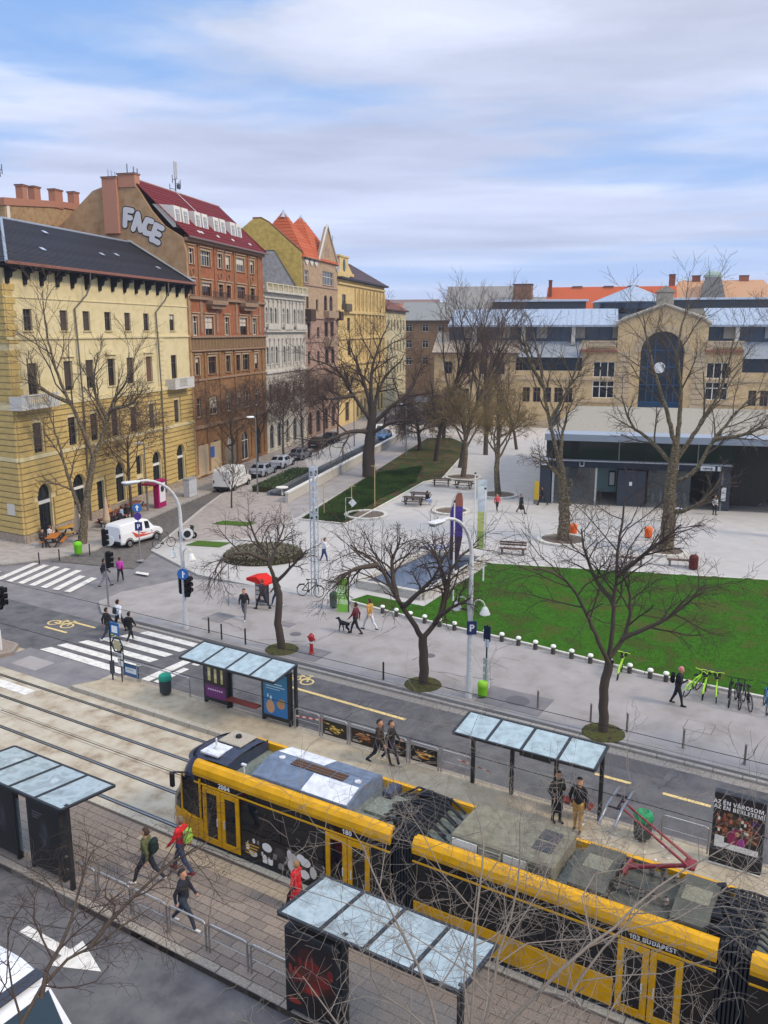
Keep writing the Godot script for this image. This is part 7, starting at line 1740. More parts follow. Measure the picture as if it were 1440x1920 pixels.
func build_plaza_things() -> void:
	# pool basin
	var po := thing("pool_basin", "raised stone pool with dark blue water in the corner of the lawn", "pool", sq(-10.0, 52.1, PAVE), -AS)
	var q4 := [Vector2(-3.5, 3.4), Vector2(0.8, 4.9), Vector2(3.3, -4.0), Vector2(-0.8, -4.7)]
	for i in 4:
		var a: Vector2 = q4[i]; var b: Vector2 = q4[(i + 1) % 4]
		var m := int(a.distance_to(b) / 1.2)
		for k in m:
			var p := a.lerp(b, (k + 0.5) / m); var d := b - a
			var s := MB.new(); s.box(Vector3(0, 0.26, 0), Vector3(d.length() / m - 0.012, 0.52, 0.34), Basis(), 0.015)
			var o := obj("rim_stone", s, mt("pool_stone", ["a29d95", "b8b3ab", "c6c2ba"], 0.85, 1.6, 0.02, 4, 256), po); o.position = Vector3(p.x, 0, p.y); o.rotation.y = -d.angle()
	var wt := MB.new(); wt.prism(q4, 0.0, 0.3, Transform3D(Basis(Vector3(1, 0, 0), Vector3(0, 0, 1), Vector3(0, 1, 0)), Vector3.ZERO)); obj("water", wt, pm("3a4a60", 0.06), po)
	# flagpoles, feather flag, banner
	for f in [[sq(-6.2, 51.9, PAVE), 5.9, "white flagpole at the lawn side of the pool", "white flagpoles by the pool"], [sq(-7.4, 47.4, PAVE), 5.9, "white flagpole in the lawn in front of the pool", "white flagpoles by the pool"], [sq(-7.5, 56.9, PAVE), 6.0, "white flagpole behind the pool holding the yellow banner", "white flagpoles by the pool"]]:
		var n := thing("flagpole", f[2], "flagpole", f[0], 0.0, f[3]); var b := MB.new(); b.rod(Vector3.ZERO, Vector3(0, f[1], 0), 0.06, 0.04, 8); obj("pole", b, pm("dcdcda", 0.4), n); var c := MB.new(); c.ball(Vector3(0, f[1] + 0.05, 0), Vector3.ONE * 0.08); obj("finial", c, pm("2d2d2f", 0.4), n)
	var ff := thing("feather_flag", "purple feather flag with orange top standing by the pool", "flag", sq(-8.4, 55.5, PAVE), -AS)
	var fb := MB.new(); fb.path([Vector3(-0.55, 0, 0), Vector3(-0.55, 3.4, 0), Vector3(-0.4, 4.4, 0), Vector3(0.05, 5.1, 0), Vector3(0.6, 5.6, 0)], 0.025); obj("pole", fb, pm("b9b6b0", 0.4), ff)
	var cl := [[0.3, 1.9, "3f3344"], [1.9, 4.0, "54418a"], [4.0, 4.9, "8c5a4a"]]
	for q in cl:
		var b := MB.new()
		for k in 6:
			var y0: float = lerpf(q[0], q[1], k / 6.0); var y1: float = lerpf(q[0], q[1], (k + 1) / 6.0)
			var wv := func(y: float) -> Array: return [Vector3(-0.55 + maxf(0, y - 3.6) * 0.35, y, 0.06 * sin(y * 2.0)), Vector3(0.3 - maxf(0, y - 4.4) * 0.2 - maxf(0, 2.0 - y) * 0.15, y, 0.1 * sin(y * 2.0 + 1.2))]
			var p: Array = wv.call(y0); var r: Array = wv.call(y1)
			b.quad(p[0], p[1], r[1], r[0])
		obj("cloth", b, pm(q[2], 0.8), ff)
	var bn := thing("hanging_banner", "long white, yellow and green banner hung behind the pool", "banner", sq(-7.2, 57.0, PAVE), -AS)
	for q in [[0.8, 2.0, "93a860"], [2.0, 3.4, "c3c77c"], [3.4, 5.6, "d3d9dd"]]:
		var b := MB.new()
		for k in 5:
			var y0: float = lerpf(q[0], q[1], k / 5.0); var y1: float = lerpf(q[0], q[1], (k + 1) / 5.0)
			b.quad(Vector3(-0.1, y0, 0.05 * sin(y0 * 3)), Vector3(0.5, y0, 0.08 * sin(y0 * 2.3)), Vector3(0.5, y1, 0.08 * sin(y1 * 2.3)), Vector3(-0.1, y1, 0.05 * sin(y1 * 3)))
		obj("cloth", b, pm(q[2], 0.8), bn)
	# tree rings, bins, lamps, benches
	tree_ring(sq(-1.7, 63.9, PAVE), 1.95, "round stone surround of the stubby plane tree left of the station middle"); tree_ring(sq(5.5, 62.2, PAVE), 1.6, "round stone surround of the plane tree right of the station middle"); tree_ring(sq(-8.4, 80.8, PAVE), 1.9, "round stone surround of the leaning yellowish tree"); tree_ring(sq(-11.6, 72.3, PAVE), 1.7, "round stone surround behind the purple flag"); tree_ring(sq(-18.4, 69.0, PAVE), 1.9, "round stone surround at the tip of the planted bed"); tree_ring(sq(-13.2, 90.0, PAVE), 2.0, "round stone surround farthest back by the bed")
	for q in [[-1.0, 66.2, "orange litter bin behind the stubby plane tree"], [4.6, 66.4, "orange litter bin behind the right plane tree"]]: bin("orange_bin", q[2], sq(q[0], q[1], PAVE), "d65f28", "e0703a", 0.85, 0.28)
	var pl := thing("plaza_lamp", "low plaza lamp with flat round head by the right plane tree", "lamp", sq(6.15, 62.9, PAVE), 0.0); var lb := MB.new(); lb.rod(Vector3.ZERO, Vector3(0, 3.0, 0), 0.06); obj("post", lb, pm("aeb0b0", 0.5), pl); var lh := MB.new(); lh.lathe(Vector3(0, 3.0, 0), [[0.08, -0.1], [0.5, 0.0], [0.5, 0.06], [0.01, 0.1]], 16); obj("head", lh, pm("d2d4d4", 0.4), pl)
	bench("backless wooden bench left of the lawn's back edge", sq(-5.0, 58.9, PAVE), -AS, 1.9, true); bench("wooden bench in the middle of the lawn's back edge", sq(2.9, 58.4, PAVE), -AS, 2.0, false); bench("wooden bench next to the red round cover at the lawn's back edge", sq(6.3, 58.5, PAVE), -AS, 1.9, false)
	var rc := thing("round_cover", "dark red round bin standing at the right bench", "bin", sq(7.0, 57.9, PAVE), -AS); var rb := MB.new(); rb.lathe(Vector3.ZERO, [[0.26, 0.05], [0.3, 0.1], [0.3, 0.85], [0.2, 0.98], [0.01, 1.0]], 16); obj("drum", rb, pm("5b2a26", 0.5), rc); var rd := MB.new(); rd.bx(-0.05, 0.05, 0, 0.06, -0.05, 0.05); obj("foot", rd, pm("2a2522", 0.6), rc)
	picnic("dark picnic table nearest the planted bed's tip", sq(-15.4, 74.4, PAVE), -AS); picnic("dark picnic table behind the seated person", sq(-15.2, 76.6, PAVE), -AS); picnic("dark picnic table farther back by the bed", sq(-14.6, 84.6, PAVE), -AS + 0.1); picnic("dark picnic table beside the purple flag top", sq(-12.2, 83.8, PAVE), -AS - 0.2)
	# stepped seats next to it, ramp walls, hedge
	var rw := thing("ramp_wall", "long white topped parapet wall of the underpass ramp", "wall", sq(-26.9, 72.6, PAVE), -AS)
	for k in 26: box_part("coping_stone", rw, -0.2, 0.2, 0.86, 1.0, -k * 2.0 - 1.98, -k * 2.0, mt("white_coping", ["c3c2be", "d4d3d0", "dddcd9"], 0.8, 2.0, 0.02, 3, 128))
	box_part("wall", rw, -0.14, 0.14, -0.1, 0.86, -52, 0, mats["pool_stone"])
	var rf := MB.new(); rf.quad(Vector3(-2.9, 0.02, -3), Vector3(-0.14, 0.02, -3), Vector3(-0.14, 0.012, -52), Vector3(-2.9, 0.012, -52)); obj("ramp_floor", rf, pm("3f4246", 0.9), rw)
	box_part("outer_kerb", rw, -3.1, -2.9, 0, 0.35, -52, -3, pm("6d747c", 0.8))
	hedge("clipped_hedge", "low dark green hedge at the head of the underpass ramp", sq(-31.0, 77.0, PAVE), -AS, Vector3(2.2, 0.6, 12), 3600, [0.02, 0.05, 0.012], [0.05, 0.09, 0.02], 0.11)
	hedge("shrub_bed", "rounded bed of grey green shrubs on the plaza", sq(-21.8, 53.9, PAVE), 0.2, Vector3(5.6, 0.75, 4.4), 9000, [0.09, 0.085, 0.055], [0.24, 0.22, 0.15], 0.1, true)
	var wp := thing("white_planter", "white round table by the hedge end", "table", sq(-28.6, 76.0, PAVE), 0.0); var wb := MB.new(); wb.lathe(Vector3.ZERO, [[0.1, 0], [0.1, 0.7], [0.6, 0.75], [0.6, 0.82], [0.01, 0.82]], 14); obj("top", wb, pm("d8d6d0", 0.6), wp)
	var ys := thing("yellow_stand", "yellow narrow information stand at the station's left pier", "sign", sq(-4.6, 77.6, PAVE), -AS); box_part("panel", ys, -0.2, 0.2, 0.4, 2.1, -0.05, 0.05, pm("c9a92a", 0.5)); box_part("foot", ys, -0.25, 0.25, 0, 0.4, -0.1, 0.1, pm("77756f", 0.6))
	var sg := thing("caution_sign", "small white diamond sign on a bent post by the bed tip", "sign", sq(-19.6, 66.9, PAVE), -AS); var sb := MB.new(); sb.path([Vector3(0, 0, 0), Vector3(0, 1.9, 0), Vector3(0.6, 1.95, 0)], 0.03); obj("post", sb, pm("c9c6be", 0.6), sg); var sd := MB.new(); sd.box(Vector3(0.6, 1.5, 0), Vector3(0.5, 0.5, 0.03), Basis(Vector3.BACK, PI / 4)); obj("plate", sd, pm("d9dadb", 0.5), sg)
	for q in [[-22.0, 68.5, 2.6, "pale post with a cross arm in the bed, nearer the path"], [-18.6, 72.8, 3.8, "thin pale post in the bed beside the big tree"], [-20.3, 71.2, 2.2, "thin brown stake in the bed soil"]]:
		var n := thing("stake", q[3], "post", sq(q[0], q[1], PAVE), -AS, "thin posts in the planted bed"); var b := MB.new(); b.rod(Vector3.ZERO, Vector3(0, q[2], 0), 0.035); obj("post", b, pm("b8a67a", 0.7), n); var c := MB.new(); c.rod(Vector3(-0.35, q[2] - 0.1, 0), Vector3(0.35, q[2] - 0.1, 0), 0.025); obj("arm", c, pm("b8a67a", 0.7), n)
	# café on the corner
	for q in [[-38.1, 53.6, 0.4, "a86a34", "orange topped café table nearest the zebra crossing"], [-38.8, 56.4, -0.2, "b58a3c", "yellow topped café table by the corner door"], [-37.6, 60.2, 0.1, "7a4434", "brown café table under the plane tree"], [-38.2, 62.6, 0.1, "7d4634", "brown café table behind the white van"], [-38.6, 66.0, 0.1, "8a4f34", "brown café table in front of the pink kiosk"]]: picnic(q[4], sq(q[0], q[1], PAVE), PI / 2 - AS + q[2], q[3])
	for q in [[-37.0, 55.0, "folded beige parasol beside the lime bin"], [-36.6, 58.3, "folded beige parasol behind the white van's tail"]]:
		var n := thing("folded_parasol", q[2], "parasol", sq(q[0], q[1], PAVE), 0.0, "folded café parasols"); var b := MB.new(); b.rod(Vector3.ZERO, Vector3(0, 2.9, 0), 0.03); b.lathe(Vector3.ZERO, [[0.3, 0], [0.3, 0.08], [0.04, 0.12]], 10); obj("pole", b, pm("54483e", 0.7), n); var c := MB.new(); c.lathe(Vector3.ZERO, [[0.06, 2.85], [0.12, 2.5], [0.2, 1.7], [0.3, 1.0], [0.24, 0.75], [0.05, 0.8]], 7); obj("canopy", c, mt("parasol_cloth", ["a88d72", "bda389", "cbb49b"], 0.9, 0.8, 0.03, 4, 128), n)
	bin("lime_bin", "lime green litter bin at the foot of the plane tree by the café", sq(-34.8, 51.6, PAVE), "5fa81f", "6fbf2a", 0.95, 0.26)
	var mb := thing("menu_board", "dark menu board leaning at the café corner door", "sign", sq(-39.6, 55.0, PAVE), 0.9); box_part("board", mb, -0.35, 0.35, 0.0, 1.3, -0.03, 0.03, pm("23242a", 0.6)); box_part("frame", mb, -0.38, 0.38, 1.3, 1.34, -0.04, 0.04, pm("3d2f28", 0.6))
	var ki := thing("pink_kiosk", "magenta framed kiosk with a white face poster on the left pavement", "kiosk", sq(-37.3, 68.2, PAVE), PI / 2 - AS); box_part("frame", ki, -0.7, 0.7, 0, 2.5, -0.25, 0.25, pm("9a1f5c", 0.5), 0.03); box_part("poster", ki, -0.5, 0.55, 0.5, 2.2, 0.25, 0.28, pm("d6d3da", 0.5)); disc("poster_face", ki, Vector3(0, 1.7, 0.28), 0.3, pm("33303a", 0.5)); box_part("awning", ki, -2.2, -0.6, 2.3, 2.45, -0.6, 0.6, pm("7d2440", 0.6))
	var gb := thing("painted_cabinet", "cabinet with black and white scribbles beside the parked van", "cabinet", sq(-37.0, 73.6, PAVE), PI / 2 - AS); box_part("box", gb, -0.8, 0.8, 0, 1.7, -0.3, 0.3, mt("scribble_mix", ["c9cbd0", "d3d5d9", "5d626e", "c3c6cc", "e0e1e4"], 0.7, 1.2, 0.03, 3, 512), 0.02); box_part("lid", gb, -0.84, 0.84, 1.7, 1.76, -0.34, 0.34, pm("8d9096", 0.6))
	# bicycles
	bicycle("black bicycle leaning at the foot of the lattice mast", bv(-29.2, 39.2, PAVE), -0.3, "17181a", -0.25); bicycle("thin grey bicycle parked beside the sign post behind the van", sq(-29.9, 54.9, PAVE), 0.55, "4a4c50", -0.12)
	bicycle("single lime green bicycle behind the third street tree", bv(-10.0, 37.0, PAVE), 1.15, "9bd32a", 0.1, "lime shared bicycles")
	for i in 3: bicycle("lime green shared bicycle, %s of the three in the row" % ["left", "middle", "right"][i], bv(-6.75 + i * 0.52, 36.75, PAVE), 1.1 + [-0.35, 0.0, 0.08][i], "9bd32a", [0.25, 0.05, -0.05][i], "lime shared bicycles")
	for i in 3: bicycle("dark bicycle next to the lime row, %s of three" % ["first", "second", "third"][i], bv(-5.2 + i * 0.36, 36.55, PAVE), 1.2 + 0.12 * i, ["22252b", "34373d", "2a2426"][i], 0.08 - i * 0.06)
	bicycle("blue bicycle standing alone right of the dark ones", bv(-3.75, 36.6, PAVE), 1.25, "2a6f9a", 0.06); bicycle("white bicycle cut by the right edge", bv(-2.6, 36.0, PAVE), 1.0, "c9cdd0", 0.1)
	for i in 2: bicycle("blue bicycle behind the pool, %s of the pair" % ["left", "right"][i], sq(-10.6 + i * 0.9, 57.3, PAVE), 0.2 + i * 0.4, "2f55a0", 0.1)
	var sc := thing("scooter", "dark motor scooter parked behind the lamp with traffic lights", "scooter", sq(-29.3, 57.5, PAVE), 0.9)
	for x in [-0.55, 0.6]:
		var w := MB.new(); w.lathe(Vector3(x, 0.24, 0), [[0.13, -0.06], [0.24, -0.05], [0.24, 0.05], [0.13, 0.06]], 14, Basis(Vector3.RIGHT, PI / 2)); obj("wheel", w, pm("17171a", 0.8), sc)
	var bd := MB.new(); bd.prism([Vector2(-0.75, 0.3), Vector2(-0.1, 0.25), Vector2(0.3, 0.25), Vector2(0.5, 0.9), Vector2(0.42, 1.0), Vector2(0.2, 0.45), Vector2(-0.1, 0.42), Vector2(-0.15, 0.7), Vector2(-0.8, 0.75)], -0.16, 0.16); obj("body", bd, pm("24352f", 0.3), sc); box_part("seat", sc, -0.75, -0.12, 0.72, 0.82, -0.14, 0.14, pm("141414", 0.6), 0.03); var hb := MB.new(); hb.rod(Vector3(0.44, 1.02, -0.3), Vector3(0.44, 1.02, 0.3), 0.025); hb.rod(Vector3(0.6, 0.24, 0), Vector3(0.44, 1.02, 0), 0.03); obj("handlebar", hb, pm("1d1d1f", 0.5), sc)
	# red newspaper stand
	var rs := thing("news_stand", "small stand with a red canopy beside the first street tree", "stand", bv(-30.6, 36.4, PAVE), -AB); box_part("rack", rs, -0.35, 0.35, 0.2, 1.5, -0.3, 0.1, pm("5d5a60", 0.6)); var cn := MB.new(); cn.prism([Vector2(-0.6, 1.55), Vector2(0.75, 1.4), Vector2(0.75, 1.5), Vector2(0.1, 1.85), Vector2(-0.6, 1.7)], -0.45, 0.55); obj("canopy", cn, pm("c3261f", 0.6), rs)
	for k in 4: box_part("paper", rs, -0.3, 0.3, 0.4 + k * 0.27, 0.6 + k * 0.27, 0.1, 0.13, pm(["d0cdc6", "b7b4ae", "c9c5bd", "8d9aa6"][k], 0.8))
	for x in [-0.32, 0.32]: box_part("leg", rs, x - 0.03, x + 0.03, 0, 1.6, -0.3, -0.24, pm("3a3a3c", 0.6))

func hedge(called: String, label: String, at: Vector3, turn: float, s: Vector3, count: int, c0: Array, c1: Array, leaf: float, round_ := false) -> void:
	var n := thing(called, label, "hedge", at, turn)
	var core := MB.new()
	if round_: core.lathe(Vector3.ZERO, [[0.5, 0], [0.49, 0.5], [0.38, 0.8], [0.01, 0.88]], 18, Basis.from_scale(s))
	else: core.bx(-s.x * 0.47, s.x * 0.47, 0, s.y * 0.9, -s.z, 0)
	obj("branches", core, mt("hedge_core", ["2b2a1c", "35331f", "3d3a26"], 0.95, 0.8, 0.03, 4, 128), n)
	var b := MB.new(); b.use_col = true
	var r := RandomNumberGenerator.new(); r.seed = hash(called)
	for i in count:
		var p: Vector3
		if round_:
			var a := r.randf() * TAU; var q := sqrt(r.randf()); p = Vector3(cos(a) * q * s.x * 0.5, s.y * sqrt(maxf(0.0, 1.0 - pow(q, 5))) * r.randf_range(0.75, 1.1), sin(a) * q * s.z * 0.5)
		else:
			p = Vector3(r.randf_range(-0.5, 0.5) * s.x, r.randf() * s.y * 1.05, -r.randf() * s.z)
			if r.randf() < 0.6: p.y = s.y * r.randf_range(0.88, 1.1)
			else: p.x = (0.5 if r.randf() < 0.5 else -0.5) * s.x * r.randf_range(0.95, 1.05)
		var k := r.randf(); b.col = Color(lerpf(c0[0], c1[0], k), lerpf(c0[1], c1[1], k), lerpf(c0[2], c1[2], k))
		var bs := Basis.from_euler(Vector3(r.randf() * TAU, r.randf() * TAU, r.randf() * TAU)) * (leaf * r.randf_range(0.6, 1.3))
		b.quad(p - bs.x * 0.5, p + bs.y * 0.9 - bs.x * 0.2, p + bs.x * 0.6 + bs.y * 0.4, p + bs.x * 0.3 - bs.y * 0.3)
	var m := StandardMaterial3D.new(); m.vertex_color_use_as_albedo = true; m.roughness = 0.8
	var o := obj("foliage", b, m, n); o.set_meta("kind", "stuff")

# ---------------------------------------------------------------- vehicles
func vehicle(called: String, label: String, cat: String, at: Vector3, turn: float, col: String, st: Array, wx: Array, group := "parked vehicles") -> Node3D: # st: x, bottom, belt, top, half width, half width at top
	var n := thing(called, label, cat, at, turn, group)
	var paint := pm(col, 0.25)
	var ring := func(s: Array) -> Array:
		return [Vector3(s[0], s[1], s[4] * 0.9), Vector3(s[0], s[1] + 0.14, s[4]), Vector3(s[0], s[2], s[4]), Vector3(s[0], s[3] - 0.06, s[5]), Vector3(s[0], s[3], s[5] * 0.86), Vector3(s[0], s[3] + 0.025, 0)]
	var b := MB.new()
	var mir := func(v: Vector3) -> Vector3: return Vector3(v.x, v.y, -v.z)
	for i in st.size() - 1:
		var p: Array = ring.call(st[i]); var q: Array = ring.call(st[i + 1])
		for k in 5:
			b.quad(p[k], q[k], q[k + 1], p[k + 1])
			b.quad(mir.call(q[k]), mir.call(p[k]), mir.call(p[k + 1]), mir.call(q[k + 1]))
	for e in [0, st.size() - 1]:
		var p: Array = ring.call(st[e])
		for k in 5: b.quad(p[k], p[k + 1], mir.call(p[k + 1]), mir.call(p[k]))
	obj("body", b, paint, n)
	var gl := pm("15191d", 0.06)
	for i in st.size() - 1:
		var s: Array = st[i]; var t: Array = st[i + 1]
		var hs: float = s[3] - s[2]; var ht: float = t[3] - t[2]
		var p: Array = ring.call(s); var q: Array = ring.call(t)
		if hs > 0.3 and ht > 0.3 and not (s.size() > 6 and s[6] == 1):
			for sd in [1.0, -1.0]:
				var g := MB.new(); var o := Vector3(0, 0, 0.014)
				var c := [p[2].lerp(p[3], 0.1).lerp(q[2].lerp(q[3], 0.1), 0.05) + o, q[2].lerp(q[3], 0.1).lerp(p[2].lerp(p[3], 0.1), 0.05) + o, q[2].lerp(q[3], 0.9).lerp(p[2].lerp(p[3], 0.9), 0.05) + o, p[2].lerp(p[3], 0.9).lerp(q[2].lerp(q[3], 0.9), 0.05) + o]
				if sd < 0: c = [mir.call(c[1]), mir.call(c[0]), mir.call(c[3]), mir.call(c[2])]
				g.quad(c[0], c[1], c[2], c[3]); obj("side_window", g, gl, n)
		elif absf(hs - ht) > 0.3: # raked screen
			var g := MB.new(); var o := Vector3(0.012 if ht < hs else -0.012, 0.014, 0)
			var a: Vector3 = p[4].lerp(q[4], 0.08) + o; var d: Vector3 = p[4].lerp(q[4], 0.92) + o
			var wa: float = a.z * 1.06; var wd: float = d.z * 1.04
			g.quad(Vector3(a.x, a.y, -wa), Vector3(a.x, a.y, wa), Vector3(d.x, d.y, wd), Vector3(d.x, d.y, -wd)); obj("windscreen" if ht < hs else "rear_window", g, gl, n)
	for x in wx:
		for sd in [-1.0, 1.0]:
			var hw: float = st[st.size() / 2][4]
			var w := MB.new(); w.lathe(Vector3.ZERO, [[0.2, -0.1], [0.3, -0.1], [0.32, -0.06], [0.32, 0.06], [0.3, 0.1], [0.2, 0.1]], 18, Basis(Vector3.RIGHT, PI / 2))
			var o := obj("wheel", w, pm("141415", 0.85), n); o.position = Vector3(x, 0.32, sd * (hw - 0.07))
			var r := MB.new(); r.lathe(Vector3.ZERO, [[0.21, 0.09], [0.16, 0.07], [0.06, 0.1], [0.01, 0.1]], 12, Basis(Vector3.RIGHT, sd * PI / 2)); obj("rim", r, pm("8e9092", 0.35, 0.6), o)
			var ar := MB.new(); var pts := []
			for k in 9: pts.append(Vector3(x + cos(PI * k / 8.0) * 0.38, 0.34 + sin(PI * k / 8.0) * 0.38, sd * (hw + 0.005)))
			ar.path(pts, 0.025, 4); obj("wheel_arch", ar, pm("1b1b1c", 0.7), n)
	var f: Array = st[st.size() - 1]; var k0: Array = st[0]
	for sd in [-1.0, 1.0]:
		var h := MB.new(); h.box(Vector3(f[0] - 0.06, lerpf(f[1], f[3], 0.7), sd * f[4] * 0.75), Vector3(0.16, 0.16, 0.3), Basis(), 0.03); obj("headlight", h, pm("cfd4d8", 0.1), n)
		var t := MB.new(); t.box(Vector3(k0[0] + 0.03, lerpf(k0[1], k0[2], 0.85), sd * k0[4] * 0.88), Vector3(0.1, 0.32, 0.14), Basis(), 0.02); obj("tail_light", t, pm("7d1a1c", 0.2), n)
		var m := MB.new(); m.box(Vector3(f[0] - 1.25, f[3] + 0.2, sd * (f[4] + 0.16)), Vector3(0.12, 0.14, 0.2), Basis(), 0.03); obj("wing_mirror", m, paint, n)
	box_part("bumper", n, k0[0] - 0.06, k0[0] + 0.1, k0[1] - 0.02, k0[1] + 0.2, -k0[4] * 0.92, k0[4] * 0.92, pm("26272a", 0.6), 0.02)
	box_part("number_plate", n, k0[0] - 0.075, k0[0] - 0.06, k0[1] + 0.22, k0[1] + 0.34, -0.26, 0.26, pm("d9dadb", 0.5), 0.0)
	return n

func build_vehicles() -> void:
	var car := [[-2.15, 0.3, 0.8, 0.86, 0.74, 0.68], [-2.0, 0.26, 0.92, 1.0, 0.84, 0.78], [-1.75, 0.25, 0.94, 1.04, 0.86, 0.8], [-1.2, 0.25, 0.95, 1.42, 0.87, 0.66], [-0.3, 0.25, 0.95, 1.47, 0.88, 0.68], [0.4, 0.25, 0.94, 1.43, 0.88, 0.67], [1.15, 0.25, 0.92, 0.99, 0.87, 0.8], [1.85, 0.26, 0.8, 0.86, 0.84, 0.76], [2.15, 0.3, 0.62, 0.68, 0.74, 0.66]]
	var small := [[-2.1, 0.35, 1.05, 1.6, 0.8, 0.72, 1], [-2.0, 0.3, 1.08, 1.76, 0.86, 0.76, 1], [-0.6, 0.3, 1.08, 1.82, 0.88, 0.76, 1], [0.25, 0.3, 1.05, 1.8, 0.88, 0.74], [0.75, 0.3, 1.03, 1.72, 0.88, 0.7], [1.35, 0.3, 1.0, 1.06, 0.87, 0.78], [1.95, 0.32, 0.86, 0.92, 0.84, 0.74], [2.15, 0.36, 0.66, 0.72, 0.76, 0.66]]
	var large := [[-2.7, 0.4, 1.2, 2.1, 0.94, 0.86, 1], [-2.6, 0.35, 1.25, 2.3, 0.98, 0.86, 1], [0.6, 0.35, 1.25, 2.36, 0.98, 0.86, 1], [1.2, 0.35, 1.2, 2.25, 0.98, 0.84], [1.55, 0.35, 1.2, 2.1, 0.97, 0.82], [2.1, 0.35, 1.12, 1.25, 0.95, 0.82], [2.6, 0.38, 0.95, 1.0, 0.9, 0.76], [2.75, 0.42, 0.7, 0.76, 0.84, 0.7]]
	var up := PI / 2 - AS # facing up the side street
	var v1 := vehicle("delivery_van", "small white van with red swoosh on its side parked at the café", "van", sq(-33.0, 56.2), up - 0.28, "dfe1e4", small, [-1.35, 1.35])
	for q in [[[-1.1, 1.15], [-0.5, 0.85], [0.3, 0.72], [1.4, 0.68], [0.3, 0.6], [-0.7, 0.62]], [[-0.6, 1.1], [0.0, 0.9], [0.5, 0.85], [0.0, 0.78]]]:
		var pts := []
		for p in q: pts.append(Vector2(p[0], p[1]))
		var b := MB.new(); b.prism(pts, 0.888, 0.893); obj("swoosh", b, pm("c8452f", 0.4), v1)
	vehicle("panel_van", "large white panel van parked with tail to the viewer by the red house", "van", sq(-35.0, 79.0), up, "d5d6d6", large, [-1.7, 1.75])
	for q in [[87.0, "9aa0aa", "silver grey car parked first behind the large white van"], [93.0, "c3c8cf", "pale silver car parked second behind the large white van"], [99.5, "5a5f68", "dark grey car parked third behind the large white van"], [110.5, "1d1b1c", "black car parked beneath the street trees"], [116.5, "23282e", "blackish car parked farthest up the side street"]]:
		vehicle("parked_car", q[2], "car", sq(-34.9 if q[0] < 105 else -36.2, q[0]), up, q[1], car, [-1.35, 1.4])
	vehicle("parked_car", "blue car on the ramp road behind the big tree", "car", sq(-29.6, 121), up + PI, "2c5a8a", car, [-1.35, 1.4]); vehicle("parked_car", "white car beyond the big tree's trunk", "car", sq(-32.0, 127), up + PI, "d3d6da", car, [-1.35, 1.4])
	vehicle("parked_car", "white car in front of the hall's right wing", "car", sq(19.5, 136), -AS, "d3d6da", car, [-1.35, 1.4])
	var nv := vehicle("delivery_van", "white van driving at the lower left corner under bare branches", "van", bv(-15.7, 8.75), -AB, "dcdfe6", large, [-1.7, 1.75], "moving vehicles")
	for o in nv.get_children():
		if String(o.name).begins_with("windscreen"): o.material_override = pm("263844", 0.04)
	var rb := MB.new(); rb.prism([Vector2(-0.84, 1.12), Vector2(0.84, 1.12), Vector2(0.82, 1.45), Vector2(-0.82, 1.45)], 2.28, 2.3, Transform3D(Basis(Vector3(0, 0, 1), Vector3(1, 0, 0), Vector3(0, 1, 0)), Vector3.ZERO)); obj("roof_trim", rb, pm("2b2d36", 0.4), nv)

